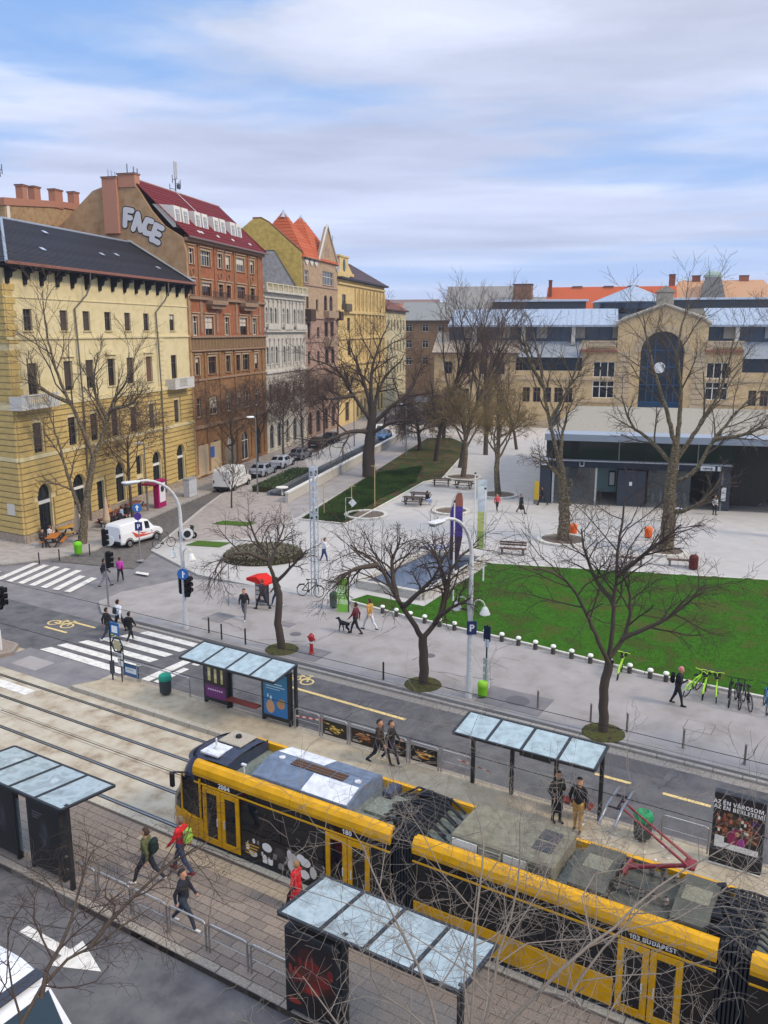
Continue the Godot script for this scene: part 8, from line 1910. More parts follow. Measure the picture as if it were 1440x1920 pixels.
# ---------------------------------------------------------------- people
# A pose is a set of tapered capsules joined by a smooth minimum and meshed as surface nets; every vertex keeps the region it belongs to.
func pose(stride: float, arms: Array, coat := false, sit := false, lean := 0.0) -> Dictionary:
	var B := []
	var L := func(a: Vector3, ra: float, b: Vector3, rb: float, id: int) -> void: B.append([a, ra, b, rb, id])
	var hy := 0.92 if not sit else 0.5
	var up := Vector3(0, 1, lean).normalized()
	var P := Vector3(0, hy, 0)
	var at := func(h: float, x := 0.0, z := 0.0) -> Vector3: return P + up * h + Vector3(x, 0, z)
	L.call(at.call(0.0, -0.05), 0.125, at.call(0.0, 0.05), 0.125, 1 if coat else 0)
	L.call(at.call(0.08), 0.145, at.call(0.4), 0.15, 1); L.call(at.call(0.3, -0.06), 0.125, at.call(0.3, 0.06), 0.125, 1)
	L.call(at.call(0.46, -0.15), 0.075, at.call(0.46, 0.15), 0.075, 1)
	L.call(at.call(0.5), 0.058, at.call(0.6, 0, 0.01), 0.054, 2)
	L.call(at.call(0.66, 0, 0.015), 0.078, at.call(0.73, 0, 0.005), 0.092, 2); L.call(at.call(0.635, 0, 0.05), 0.045, at.call(0.66, 0, 0.06), 0.05, 2); L.call(at.call(0.68, 0, 0.1), 0.014, at.call(0.66, 0, 0.115), 0.018, 2)
	for sx in [-1.0, 1.0]: L.call(at.call(0.68, sx * 0.088, 0), 0.018, at.call(0.65, sx * 0.088, 0), 0.014, 2)
	L.call(at.call(0.76, 0, -0.005), 0.088, at.call(0.7, 0, -0.045), 0.085, 4)
	if coat: L.call(at.call(0.05), 0.16, Vector3(0, hy - 0.42, stride * 0.05), 0.175, 1)
	var hands := []
	for sx in [-1.0, 1.0]:
		var s: float = sx * stride
		var hip := P + Vector3(sx * 0.085, -0.02, 0)
		var knee: Vector3; var ank: Vector3
		if sit: knee = hip + Vector3(sx * 0.03, 0.0, 0.42); ank = knee + Vector3(0, -0.4, -0.03)
		else:
			knee = hip + Vector3(sx * 0.01, -0.42, s * 0.24 + absf(s) * 0.05); ank = Vector3(sx * 0.09, 0.085 + maxf(0, -s) * 0.12, s * 0.42 - maxf(0, -s) * 0.08)
		L.call(hip, 0.1, knee, 0.068, 0); L.call(knee, 0.066, ank, 0.045, 0)
		L.call(ank + Vector3(0, -0.04, -0.03), 0.043, ank + Vector3(sx * 0.015, -0.045 if s >= 0 else -0.07, 0.15), 0.036, 3)
		var sh: Vector3 = at.call(0.45, sx * 0.185); var am: Array = arms[0 if sx < 0 else 1]
		var el := sh + Vector3(sx * am[0], am[1], am[2]); var wr := el + Vector3(sx * am[3], am[4], am[5])
		L.call(sh, 0.06, el, 0.05, 1); L.call(el, 0.05, wr, 0.036, 1); L.call(wr, 0.03, wr + (wr - el).normalized() * 0.06, 0.034, 2)
		hands.append([wr, (wr - el).normalized(), sx])
	return nets(B, hands)

func nets(B: Array, hands: Array) -> Dictionary:
	var h := 0.026
	var lo := Vector3.ONE * 9; var hi := -lo
	for b in B:
		for k in [0, 2]:
			var r: float = b[k + 1] + 0.08
			lo = lo.min(b[k] - Vector3.ONE * r); hi = hi.max(b[k] + Vector3.ONE * r)
	var N := Vector3i(((hi - lo) / h).ceil()) + Vector3i.ONE
	var f := PackedFloat32Array(); f.resize(N.x * N.y * N.z); f.fill(0.2)
	var best := f.duplicate(); var ids := PackedByteArray(); ids.resize(f.size())
	for b in B:
		var a: Vector3 = b[0]; var e: Vector3 = b[2]; var ra: float = b[1]; var rb: float = b[3]
		var m := maxf(ra, rb) + 0.07
		var c0 := Vector3i(((a.min(e) - Vector3.ONE * m - lo) / h).floor()).clamp(Vector3i.ZERO, N - Vector3i.ONE); var c1 := Vector3i(((a.max(e) + Vector3.ONE * m - lo) / h).ceil()).clamp(Vector3i.ZERO, N - Vector3i.ONE)
		var d := e - a; var dd := maxf(d.length_squared(), 1e-6)
		for z in range(c0.z, c1.z + 1):
			for y in range(c0.y, c1.y + 1):
				var i := (z * N.y + y) * N.x + c0.x
				for x in range(c0.x, c1.x + 1):
					var p := lo + Vector3(x, y, z) * h - a
					var t := clampf(p.dot(d) / dd, 0, 1)
					var q := (p - d * t).length() - lerpf(ra, rb, t)
					if q < best[i]: best[i] = q; ids[i] = b[4]
					var g := f[i]; var k := maxf(0.035 - absf(g - q), 0.0)
					f[i] = minf(g, q) - k * k / 0.14
					i += 1
	var vid := {}; var V := PackedVector3Array(); var I := PackedByteArray(); var faces := PackedInt32Array()
	var sx := 1; var sy := N.x; var sz := N.x * N.y
	var off := [0, sx, sy, sx + sy, sz, sx + sz, sy + sz, sx + sy + sz]
	var cor := [Vector3(0, 0, 0), Vector3(1, 0, 0), Vector3(0, 1, 0), Vector3(1, 1, 0), Vector3(0, 0, 1), Vector3(1, 0, 1), Vector3(0, 1, 1), Vector3(1, 1, 1)]
	var ed := [[0, 1], [2, 3], [4, 5], [6, 7], [0, 2], [1, 3], [4, 6], [5, 7], [0, 4], [1, 5], [2, 6], [3, 7]]
	for z in N.z - 1:
		for y in N.y - 1:
			for x in N.x - 1:
				var i := (z * N.y + y) * N.x + x
				if f[i] > 0.06 or f[i] < -0.06: continue
				var s := 0
				for o in off: s += 1 if f[i + o] < 0 else 0
				if s == 0 or s == 8: continue
				var c := Vector3.ZERO; var m := 0
				for e in ed:
					var g0 := f[i + off[e[0]]]; var g1 := f[i + off[e[1]]]
					if (g0 < 0) != (g1 < 0): c += cor[e[0]].lerp(cor[e[1]], g0 / (g0 - g1)); m += 1
				vid[i] = V.size(); V.append(lo + (Vector3(x, y, z) + c / m) * h); I.append(ids[i])
	for i in vid:
		var g := f[i] < 0
		for q in [[sx, sy, sz], [sy, sz, sx], [sz, sx, sy]]:
			if (f[i + q[0]] < 0) == g: continue
			var a: int = i - q[1]; var b: int = i - q[2]; var c: int = a - q[2]
			if not (vid.has(a) and vid.has(b) and vid.has(c)): continue
			var w := [vid[i], vid[a], vid[c], vid[b]]
			if not g: w.reverse()
			for k in [0, 2, 1, 0, 3, 2]: faces.append(w[k])
	var nr := PackedVector3Array(); nr.resize(V.size())
	for k in range(0, faces.size(), 3):
		var n := (V[faces[k + 2]] - V[faces[k]]).cross(V[faces[k + 1]] - V[faces[k]])
		for j in 3: nr[faces[k + j]] += n
	for k in nr.size(): nr[k] = nr[k].normalized()
	# fingers: five bent tapered chains rooted in each palm
	var mb := MB.new()
	for hd in hands:
		var d: Vector3 = hd[1]; var s: float = hd[2]; var side := Vector3(0, 0, 1) if absf(d.z) < 0.7 else Vector3(0, 1, 0)
		var inn := d.cross(side).normalized() * -s
		for k in 5:
			var base: Vector3 = hd[0] + d * (0.075 if k < 4 else 0.03) + side * ((k - 1.5) * 0.017 if k < 4 else -0.035)
			var ln: float = [0.07, 0.08, 0.075, 0.058, 0.05][k]
			var dir := d if k < 4 else (d - side * 0.8).normalized()
			mb.tube(PackedVector3Array([base, base + dir * ln * 0.5 + inn * 0.01, base + dir * ln * 0.9 + inn * 0.035]), PackedFloat32Array([0.011, 0.0095, 0.007]), 5, true)
	return {"v": V, "n": nr, "i": I, "f": faces, "h": mb}

func lin(s: String) -> Color: return hx(s).srgb_to_linear()

func person(label: String, at: Vector3, face: float, ps: Dictionary, cols: Array, k := 1.0) -> MeshInstance3D: # cols: trousers, top, skin, shoes, hair
	var cc := []
	for c in cols: cc.append(lin(c))
	var C := PackedColorArray(); C.resize(ps.v.size())
	if not mats.has("weave"):
		var fn := FastNoiseLite.new(); fn.frequency = 9.0; fn.fractal_octaves = 3; mats["weave"] = fn
	var wv: FastNoiseLite = mats["weave"]
	for j in ps.v.size(): # uneven dye and wear of the cloth
		var q: Vector3 = ps.v[j]
		var e := 1.0 + wv.get_noise_3d(q.x + at.x, q.y * 0.6, q.z + at.z) * (0.5 if ps.i[j] < 2 else 0.15)
		C[j] = cc[ps.i[j]] * e
	var v: PackedVector3Array = ps.v.duplicate(); var n: PackedVector3Array = ps.n.duplicate(); var f: PackedInt32Array = ps.f.duplicate()
	var hm: MB = ps.h
	for j in hm.v.size(): f.append(v.size() + j)
	v.append_array(hm.v); n.append_array(hm.n)
	for j in hm.v.size(): C.append(cc[2])
	var a := []; a.resize(Mesh.ARRAY_MAX)
	a[Mesh.ARRAY_VERTEX] = v; a[Mesh.ARRAY_NORMAL] = n; a[Mesh.ARRAY_COLOR] = C; a[Mesh.ARRAY_INDEX] = f
	var m := ArrayMesh.new(); m.add_surface_from_arrays(Mesh.PRIMITIVE_TRIANGLES, a)
	if not mats.has("cloth"):
		var cm := StandardMaterial3D.new(); cm.vertex_color_use_as_albedo = true; cm.roughness = 0.85; mats["cloth"] = cm
	var o := obj(numbered("person"), m, mats["cloth"])
	o.position = at; o.rotation.y = face; o.scale = Vector3.ONE * k
	tag(o, label, "person", "people out walking")
	return o

func pack(label: String, p: Node3D, col: String, s := Vector3(0.3, 0.42, 0.17), off := Vector3(0, 1.22, -0.23)) -> void:
	var n := thing("backpack", label, "bag", p.position + p.basis * off, p.rotation.y, "bags people carry")
	var b := MB.new(); b.box(Vector3.ZERO, s, Basis(), 0.05); obj("body", b, pm(col, 0.8), n)
	var c := MB.new(); c.box(Vector3(0, -s.y * 0.15, -s.z * 0.5), Vector3(s.x * 0.7, s.y * 0.45, 0.05), Basis(), 0.015); obj("pocket", c, pm(col, 0.7), n)
	var t := MB.new(); t.path([Vector3(0, s.y * 0.45, 0), Vector3(0, s.y * 0.56, 0.03), Vector3(0, s.y * 0.45, 0.06)], 0.012); obj("loop", t, pm(col, 0.7), n)

func build_people() -> void:
	var dn := [0.05, -0.28, 0.0, 0.01, -0.25, 0.04]; var fw := [0.05, -0.26, 0.1, -0.02, -0.18, 0.16]; var bk := [0.05, -0.26, -0.12, 0.0, -0.24, 0.02]; var ph := [0.04, -0.27, 0.06, -0.1, 0.12, 0.22]; var pk := [0.09, -0.26, -0.04, -0.06, -0.18, 0.12]
	var wa := pose(0.9, [fw, bk]); var wb := pose(-0.8, [bk, fw]); var sd := pose(0.12, [pk, dn]); var ct := pose(0.15, [pk, ph], true); var wc := pose(0.8, [fw, pk], true); var si := pose(0.0, [ph, fw], false, true, 0.1); var ws := pose(-0.5, [ph, bk], false, false, 0.12)
	var sk := "b98a6e"
	var L := -AB # along the boulevard: facing +s is turn PI/2 - AB
	var es := PI / 2 - AB
	var p := person("person in olive jacket with dark backpack walking on the near platform", bv(-17.0, 14.9, PLAT), es + PI + 0.4, wa, ["1f242e", "4f5232", sk, "cfcac4", "3a2a20"]); pack("dark green backpack worn by the person in olive", p, "23302f")
	p = person("person in red coat with green backpack next to the tram front", bv(-16.5, 15.75, PLAT), es + PI + 0.15, wb, ["2b3550", "c11722", sk, "7a1a1e", "6b5a48"], 1.04); pack("lime green backpack on the red coat", p, "8db04a")
	person("person in navy jacket walking along the near railing", bv(-14.8, 14.1, PLAT), es + 0.3, wb, ["2d3442", "181d2b", sk, "c9c9c6", "1f1814"], 0.98)
	p = person("person with long fair hair in red coat beside the twig-covered shelter", bv(-12.7, 16.2, PLAT), es + PI, wc, ["3a1518", "b81a24", sk, "2a2422", "8a6a44"], 0.85)
	person("person in brown jacket walking on the far platform past the adverts", bv(-14.95, 24.1, PLAT), es + 0.1, wa, ["151a26", "33271f", sk, "1d1b1a", "1c1614"], 1.02); person("person with white scarf beside the one in brown jacket", bv(-14.65, 24.4, PLAT), es + 0.2, wb, ["1b2030", "23201f", sk, "cfcac4", "2a1f1a"], 0.97)
	person("person in long black coat standing at the open shelter", bv(-8.2, 23.95, PLAT), 0.4, ct, ["15161a", "131418", sk, "121214", "15110f"], 1.02); person("person in black jacket and tan trousers standing at the open shelter", bv(-7.45, 23.8, PLAT), -0.5, sd, ["ab8a55", "14151a", sk, "2b1f18", "1a1412"], 1.05)
	p = person("person with pink cap and black clothes walking by the bicycles", bv(-7.0, 35.1, PAVE), es + 0.2, ws, ["15161a", "15161b", sk, "141416", "d07a86"]); pack("black backpack of the person with pink cap", p, "17181c")
	p = person("person in black with burgundy bag walking towards the crossing", bv(-29.8, 34.0, PAVE), L + 0.5, wa, ["5b5a62", "1b1820", sk, "c9c9c6", "17141a"]); pack("burgundy bag of the person walking towards the crossing", p, "5a1822")
	person("person in dark suit striding past the red stand", bv(-30.0, 35.8, PAVE), es + PI, wa, ["1b1d24", "2a2630", sk, "151516", "8a2a20"], 1.05); person("person in blue jeans behind the one striding at the red stand", bv(-29.7, 36.7, PAVE), es + PI + 0.3, wb, ["2c4672", "2c3038", sk, "d0cfcc", "241c18"])
	person("person in burgundy coat walking a black dog", bv(-23.3, 35.2, PAVE), es + PI + 0.1, wb, ["1b1a1f", "5d1f2e", sk, "151516", "2a1c1a"]); person("person in tan jacket and white jeans by the lawn", bv(-23.0, 36.1, PAVE), es + PI - 0.2, wa, ["c3c6ce", "b58a48", sk, "201c1a", "3a2a1e"])
	dog("black dog walking beside the burgundy coat", bv(-24.0, 35.2, PAVE), es + PI)
	person("person in black jacket at the zebra crossing of the side street", bv(-41.4, 34.4), L + 2.8, wa, ["6a6c76", "17181d", sk, "1b1a1a", "1c1614"], 1.04); person("person in magenta jacket at the zebra crossing of the side street", bv(-41.5, 35.7), L + PI + 0.6, wb, ["1b1c22", "b03a9a", sk, "202022", "3a2018"], 0.92)
	p = person("person in black with a yellow bag on the wide zebra crossing", bv(-33.9, 28.1), L + PI - 0.1, wa, ["2a2834", "131317", sk, "c9c9c6", "17120f"]); pack("yellow shopping bag held on the wide zebra crossing", p, "b9c92a", Vector3(0.3, 0.32, 0.12), Vector3(-0.32, 0.5, 0.02))
	p = person("person in white jacket with straps on the wide zebra crossing", bv(-34.3, 29.2), L + PI, wb, ["1e222c", "cfd6e0", sk, "1b1b1c", "17120f"], 1.03); pack("dark backpack on the white jacket", p, "2a3038", Vector3(0.24, 0.36, 0.12)); p = person("person in black with backpack, rightmost on the wide zebra crossing", bv(-32.7, 28.5), L + PI + 0.2, wa, ["17171b", "121216", sk, "c9b8a8", "120e0d"], 0.92); pack("black backpack, rightmost on the zebra crossing", p, "1a1a1e")
	person("person in black coat walking alone across the plaza", sq(-5.6, 73.0, PAVE), 0.8, wc, ["16161a", "131317", sk, "121212", "1a1512"]); person("person in red and white top on the plaza", sq(-7.7, 73.3, PAVE), 0.2, wb, ["24242a", "c04a4a", sk, "b9b9b6", "2a201a"], 0.92); person("person in black left of the red and white top", sq(-9.0, 72.3, PAVE), 3.3, sd, ["17181c", "1a1a20", sk, "121212", "15110f"], 0.95); person("person in black beside the yellow stand at the station", sq(-4.0, 77.0, PAVE), 4.2, wa, ["15161a", "17181c", sk, "121212", "15110f"]); person("person in white jacket standing at the station's right pier", sq(10.6, 76.4, PAVE), 0.3, sd, ["1b1c20", "cdd0d4", sk, "1a1a1a", "5a4a3a"], 0.98)
	person("person in black by the stair parapet, left of two", sq(16.8, 97.4, PAVE), 0.6, wa, ["15151a", "17171c", sk, "121212", "15110f"]); person("person in black by the stair parapet, right of two", sq(17.6, 97.8, PAVE), 0.8, wb, ["15151a", "1c1c22", sk, "121212", "15110f"])
	person("person in white top and jeans leaning near the lattice mast", sq(-17.3, 53.7, PAVE), 1.9, ws, ["2a3c66", "c9cdd2", sk, "d0d0ce", "4a3a2a"]); person("person with blue and white trousers sitting at the picnic table", sq(-14.2, 74.6, PAVE), 2.2, si, ["8fa0c9", "15151a", sk, "c9c9c6", "17120f"])
	var k := 0
	for q in [[-38.9, 54.2, 2.6, "c9c9c8", "white shirt at the orange café table"], [-38.7, 53.1, 0.6, "2b2320", "brown top at the orange café table"], [-36.9, 60.6, 3.0, "1c1a20", "black at the brown café table"], [-36.9, 59.6, 2.6, "241c28", "dark plum at the brown café table"], [-37.5, 62.9, 3.6, "18181c", "black coat behind the van"], [-37.4, 61.9, 4.4, "8aa0b8", "pale blue behind the van"], [-38.8, 62.2, 1.4, "b98a50", "ochre jumper behind the van"]]:
		person("person sitting in %s" % q[4], sq(q[0], q[1], PAVE), q[2], si, ["1f2128", q[3], sk, "171717", ["4a3a2a", "1c1512"][k % 2]]); k += 1

func dog(label: String, at: Vector3, face: float) -> void:
	var B := []
	for q in [[0, 0.5, 0.2, 0.12, 0, 0.48, -0.22, 0.095], [0, 0.54, 0.26, 0.085, 0, 0.68, 0.36, 0.06], [0, 0.7, 0.38, 0.07, 0, 0.69, 0.46, 0.05], [0, 0.67, 0.48, 0.038, 0, 0.66, 0.56, 0.028], [0, 0.52, -0.28, 0.03, 0, 0.66, -0.46, 0.018]]: B.append([Vector3(q[0], q[1], q[2]), q[3], Vector3(q[4], q[5], q[6]), q[7], 1])
	for sx in [-1.0, 1.0]:
		B.append([Vector3(sx * 0.05, 0.74, 0.38), 0.025, Vector3(sx * 0.08, 0.68, 0.36), 0.018, 1])
		B.append([Vector3(sx * 0.08, 0.46, 0.2), 0.06, Vector3(sx * 0.08, 0.24, 0.2 + sx * 0.06), 0.034, 1]); B.append([Vector3(sx * 0.08, 0.24, 0.2 + sx * 0.06), 0.032, Vector3(sx * 0.08, 0.03, 0.2 + sx * 0.1), 0.03, 1])
		B.append([Vector3(sx * 0.08, 0.46, -0.2), 0.075, Vector3(sx * 0.08, 0.3, -0.12 - sx * 0.05), 0.048, 1]); B.append([Vector3(sx * 0.08, 0.3, -0.12 - sx * 0.05), 0.042, Vector3(sx * 0.08, 0.17, -0.28 - sx * 0.05), 0.03, 1]); B.append([Vector3(sx * 0.08, 0.17, -0.28 - sx * 0.05), 0.03, Vector3(sx * 0.08, 0.03, -0.25 - sx * 0.05), 0.03, 1])
	var o := person(label, at, face, nets(B, []), ["17171a", "17171a", "17171a", "17171a", "17171a"])
	o.name = "dog"; tag(o, label, "dog", "")

# ---------------------------------------------------------------- trees
var tr := RandomNumberGenerator.new()

func grow(out: Array, p: Vector3, d: Vector3, ln: float, r: float, lv: int, q: Dictionary) -> void:
	var segs := 5 if lv < 2 else (4 if lv == 2 else 3)
	var ps := PackedVector3Array([p]); var rs := PackedFloat32Array([r]); var ds := [d]
	var wob: float = q.wob * (0.6 + 0.25 * lv)
	for i in segs:
		d = (d + Vector3(tr.randfn(), tr.randfn() * 0.7, tr.randfn()) * wob + Vector3(0, q.up[mini(lv, q.up.size() - 1)], 0)).normalized()
		p += d * ln / segs
		ps.append(p); ds.append(d); rs.append(maxf(r * lerpf(1.0, 0.42 if lv < 3 else 0.5, (i + 1.0) / segs), q.thin * 0.7))
	out[0 if lv < 2 else 1].tube(ps, rs, [9, 7, 5, 4, 3][mini(lv, 4)])
	if lv >= q.lv: return
	spawn(out, ps, rs, ds, ln, lv, q)

func spawn(out: Array, ps: PackedVector3Array, rs: PackedFloat32Array, ds: Array, ln: float, lv: int, q: Dictionary) -> void:
	var m: int = q.n[mini(lv, q.n.size() - 1)]
	var az := tr.randf() * TAU
	for k in m:
		var f: float = lerpf(q.from, 1.0, (k + tr.randf()) / m) * (ps.size() - 1)
		var i := mini(int(f), ps.size() - 2); var u := f - i
		var d: Vector3 = ds[i + 1]
		var x := d.cross(Vector3(0.3, 0.9, 0.2)).normalized(); var y := d.cross(x)
		az += 2.4 + tr.randf_range(-0.5, 0.5)
		var a: float = q.ang * tr.randf_range(0.7, 1.25)
		var nd := (d * cos(a) + (x * cos(az) + y * sin(az)) * sin(a)).normalized()
		grow(out, ps[i].lerp(ps[i + 1], u), nd, ln * q.ratio * tr.randf_range(0.65, 1.2) * (1.15 - 0.4 * f / ps.size()), maxf(lerpf(rs[i], rs[i + 1], u) * 0.55, q.thin), lv + 1, q)

func limb(out: Array, pts: Array, r0: float, r1: float, q: Dictionary, lv := 1) -> void: # a limb along given points, with twigs
	var ps := PackedVector3Array(); var rs := PackedFloat32Array(); var ds := []
	var c := Curve3D.new()
	for i in pts.size():
		var t: Vector3 = (pts[mini(i + 1, pts.size() - 1)] - pts[maxi(i - 1, 0)]) * 0.2
		c.add_point(pts[i], -t, t)
	var L := c.get_baked_length(); var m := maxi(6, int(L / 0.35))
	for i in m + 1: ps.append(c.sample_baked(L * i / m, true) + Vector3(tr.randfn(), tr.randfn(), tr.randfn()) * 0.02); rs.append(lerpf(r0, r1, float(i) / m))
	for i in m + 1: ds.append((ps[mini(i + 1, m)] - ps[maxi(i - 1, 0)]).normalized())
	out[0].tube(ps, rs, 8)
	if lv < 9: spawn(out, ps, rs, ds, L * q.get("limb_ratio", 0.5), lv, q)

func plant(called: String, label: String, at: Vector3, out: Array, turn := 0.0, bark := "dark", group := "bare trees") -> Node3D:
	var n := thing(called, label, "tree", at, turn, group)
	var bm: Material = mt("bark_dark", ["2c2522", "3b332e", "4a413a", "544a42"], 0.95, 0.9, 0.03, 5, 256)
	var cm: Material = mt("twig_dark", ["332a27", "433833", "4d413b"], 0.95, 0.5, 0.03, 4, 128)
	if bark == "plane": bm = mt("bark_plane_mix", ["40362c", "6b5f4d", "51473a", "857a63", "5e5345", "9d937c"], 0.95, 1.5, 0.016, 4, 512); cm = mt("twig_plane", ["453b33", "574c42", "64584d"], 0.95, 0.5, 0.03, 4, 128)
	if bark == "pale": bm = mt("bark_pale", ["5d544b", "756a5f", "8a8076"], 0.95, 0.6, 0.03, 4, 128); cm = mt("twig_pale", ["6f665e", "81776e", "90867c"], 0.9, 0.4, 0.03, 4, 128)
	if bark == "brown": cm = mt("twig_brown", ["483a33", "5a4a41", "67564c"], 0.95, 0.5, 0.03, 4, 128)
	if bark == "yellow": bm = mats.get("bark_plane_mix"); cm = mt("twig_yellow", ["5e5034", "705f3f", "7d6c4a"], 0.95, 0.5, 0.03, 4, 128)
	obj("trunk", out[0], bm, n); obj("crown", out[1], cm, n)
	return n

func nw() -> Array: return [MB.new(), MB.new()]

func build_trees() -> void:
	tr.seed = 21
	var V := func(a: Array) -> Array:
		var o := []
		for p in a: o.append(Vector3(p[0], p[1], p[2]))
		return o
	var q := {"wob": 0.16, "up": [0.05, 0.03, -0.01, -0.03], "lv": 4, "n": [0, 9, 6, 5], "from": 0.3, "ang": 0.72, "ratio": 0.6, "thin": 0.0075, "limb_ratio": 0.78}
	# three street trees on the boulevard pavement
	var o := nw()
	limb(o, V.call([[0, -0.1, 0], [-0.15, 1.6, 0], [-0.05, 2.6, 0.05], [-0.25, 3.6, 0]]), 0.21, 0.15, q, 9)
	for l in [[[-0.25, 3.5, 0], [0.3, 4.0, 0.2], [0.9, 4.7, 0.5], [1.4, 5.3, 0.9]], [[-0.25, 3.5, 0], [-0.6, 4.6, -0.1], [-1.2, 5.7, -0.3], [-1.5, 6.6, -0.2]], [[-0.6, 4.5, -0.1], [-1.6, 5.1, 0.5], [-2.6, 4.9, 0.9], [-3.0, 4.1, 1.0]], [[-0.5, 4.2, 0], [-0.2, 5.2, -0.7], [0.1, 6.0, -1.4]]]: limb(o, V.call(l), 0.1, 0.03, q)
	plant("street_tree", "bare street tree nearest the red hydrant", bv(-25.25, 31.5, PAVE), o)
	o = nw()
	limb(o, V.call([[0, -0.1, 0], [0.02, 1.2, 0], [-0.05, 2.3, 0]]), 0.24, 0.2, q, 9)
	for l in [[[-0.05, 2.2, 0], [-0.7, 3.3, 0.2], [-1.3, 4.4, 0.3], [-2.0, 5.6, 0.2], [-3.2, 6.5, 0.3]], [[-1.2, 4.2, 0.3], [-1.4, 5.4, -0.3], [-1.0, 6.6, -0.6]], [[-0.9, 3.7, 0.2], [0.1, 4.8, 0.6], [0.7, 5.8, 1.0]], [[-0.05, 2.2, 0], [0.6, 3.0, -0.1], [1.0, 4.4, -0.2], [1.4, 5.6, -0.2], [2.4, 6.4, -0.3]], [[1.0, 4.4, -0.2], [0.7, 5.4, -0.9], [0.2, 6.2, -1.5]], [[-2.0, 5.6, 0.2], [-3.0, 5.6, 0.9], [-3.9, 4.9, 1.3]], [[0.5, 2.9, 0], [0.9, 3.7, 0.8], [1.9, 4.5, 1.5]]]: limb(o, V.call(l), 0.13, 0.035, q)
	plant("street_tree", "bare forked street tree left of the lamp with parking sign", bv(-17.2, 31.4, PAVE), o)
	o = nw()
	limb(o, V.call([[0, -0.1, 0], [-0.03, 1.5, 0], [0.05, 3.0, 0]]), 0.2, 0.17, q, 9)
	for l in [[[0.05, 2.9, 0], [-0.6, 4.2, 0.2], [-1.4, 5.8, 0.3], [-2.2, 6.6, 0.5], [-3.1, 6.9, 0.6]], [[0.05, 2.9, 0], [0.15, 5.0, 0], [0.2, 7.2, -0.1], [0.35, 9.4, -0.2]], [[0.1, 3.2, 0], [0.7, 4.1, -0.2], [0.8, 5.5, -0.3], [0.3, 6.8, -0.8]], [[0.5, 3.9, -0.1], [1.6, 4.5, 0.2], [2.4, 5.1, 0.3], [3.4, 6.2, 0.4]], [[0.15, 5.2, 0], [-0.7, 6.6, -0.7], [-1.0, 8.0, -1.1]], [[0.2, 6.4, 0], [1.2, 7.6, 0.5], [2.2, 8.6, 0.8]]]: limb(o, V.call(l), 0.1, 0.03, q)
	plant("street_tree", "bare upright street tree in a grass patch before the lawn", bv(-8.87, 31.0, PAVE), o)
	copy_tree(get_node("street_tree_001"), "bare street tree reaching in from the right edge", bv(0.4, 31.3, PAVE), 2.6)
	for t in [[-25.25, 31.5], [-17.2, 31.4], [-8.87, 31.0]]:
		var m := MB.new(); m.lathe(Vector3.ZERO, [[0.85, 0.0], [0.8, 0.05], [0.01, 0.09]], 16); var g := struct("tree_pit", m, mt("pit_mix", ["3a3126", "4c4232", "5a4e3c", "3f4a22", "4a5c26", "54492f"], 0.97, 1.4, 0.02, 5, 256)); g.position = bv(t[0], t[1], PAVE)
	# the two plane trees before the station
	var pq := {"wob": 0.13, "up": [0.1, 0.08, 0.05, 0.02], "lv": 4, "n": [0, 8, 6, 5], "from": 0.25, "ang": 0.6, "ratio": 0.6, "thin": 0.011, "limb_ratio": 0.62}
	o = nw()
	limb(o, V.call([[0, -0.1, 0], [0.05, 1.2, 0], [-0.1, 3.6, 0], [-0.5, 6.0, 0.1]]), 0.5, 0.26, pq, 9)
	for l in [[[-0.5, 5.8, 0.1], [-1.3, 8.6, 0.2], [-2.0, 12.0, 0], [-2.9, 16.0, -0.3]], [[-0.4, 5.6, 0], [-0.2, 8, -0.8], [0.6, 10.5, -1.5]], [[-1.4, 9.0, 0.2], [-0.2, 11.6, 0.8], [0.4, 14.0, 1.2]], [[-1.9, 11.5, 0], [-3.2, 13.6, 0.8], [-3.8, 15.6, 1.0]], [[-0.2, 4.6, 0], [-1.6, 6.0, 0.8], [-2.8, 6.6, 1.2]]]: limb(o, V.call(l), 0.17, 0.04, pq)
	for i in 26: # burrs on the stubby bole
		var y := tr.randf_range(0.4, 4.6); var a := tr.randf() * TAU; o[0].ball(Vector3(cos(a) * 0.36, y, sin(a) * 0.36), Vector3.ONE * tr.randf_range(0.1, 0.22), 4, 6)
	plant("plane_tree", "tall bare plane tree with knobbly bole left of the station middle", sq(-1.7, 63.9, PAVE), o, 0.0, "plane")
	o = nw()
	limb(o, V.call([[0, -0.1, 0], [0.1, 2.0, 0], [0.1, 5.0, 0], [0.3, 7.6, 0]]), 0.52, 0.3, pq, 9)
	for l in [[[0.3, 7.4, 0], [-0.8, 10.5, 0.3], [-1.9, 13.5, 0.3], [-2.6, 16.6, 0]], [[0.3, 7.4, 0], [0.5, 11.0, -0.4], [0.2, 14.5, -0.8], [0.9, 17.5, -1.0]], [[0.3, 6.6, 0], [1.6, 9.0, 0.4], [2.8, 11.6, 0.7], [3.4, 15.0, 0.7]], [[0.2, 5.0, 0], [1.5, 6.0, 0.6], [2.6, 8.2, 0.8], [4.4, 10.6, 0.9], [5.6, 11.6, 0.9]], [[0.2, 3.0, 0], [1.2, 3.2, 0.5], [2.4, 4.2, 0.8], [3.2, 5.6, 1.0]], [[0.2, 6.2, 0], [-1.4, 8.0, -0.6], [-2.6, 9.0, -1.0], [-3.4, 11, -1.2]], [[2.6, 8.2, 0.8], [4.2, 8.6, 1.6], [6.0, 9.4, 2.0]]]: limb(o, V.call(l), 0.18, 0.04, pq)
	plant("plane_tree", "tall many-limbed bare plane tree right of the station middle", sq(5.5, 62.2, PAVE), o, 0.0, "plane")
	copy_tree(get_node("plane_tree"), "bare plane tree whose branches enter at the right edge", Vector3(31.6, PAVE, -63), 2.2)
	# leaning café plane tree
	o = nw()
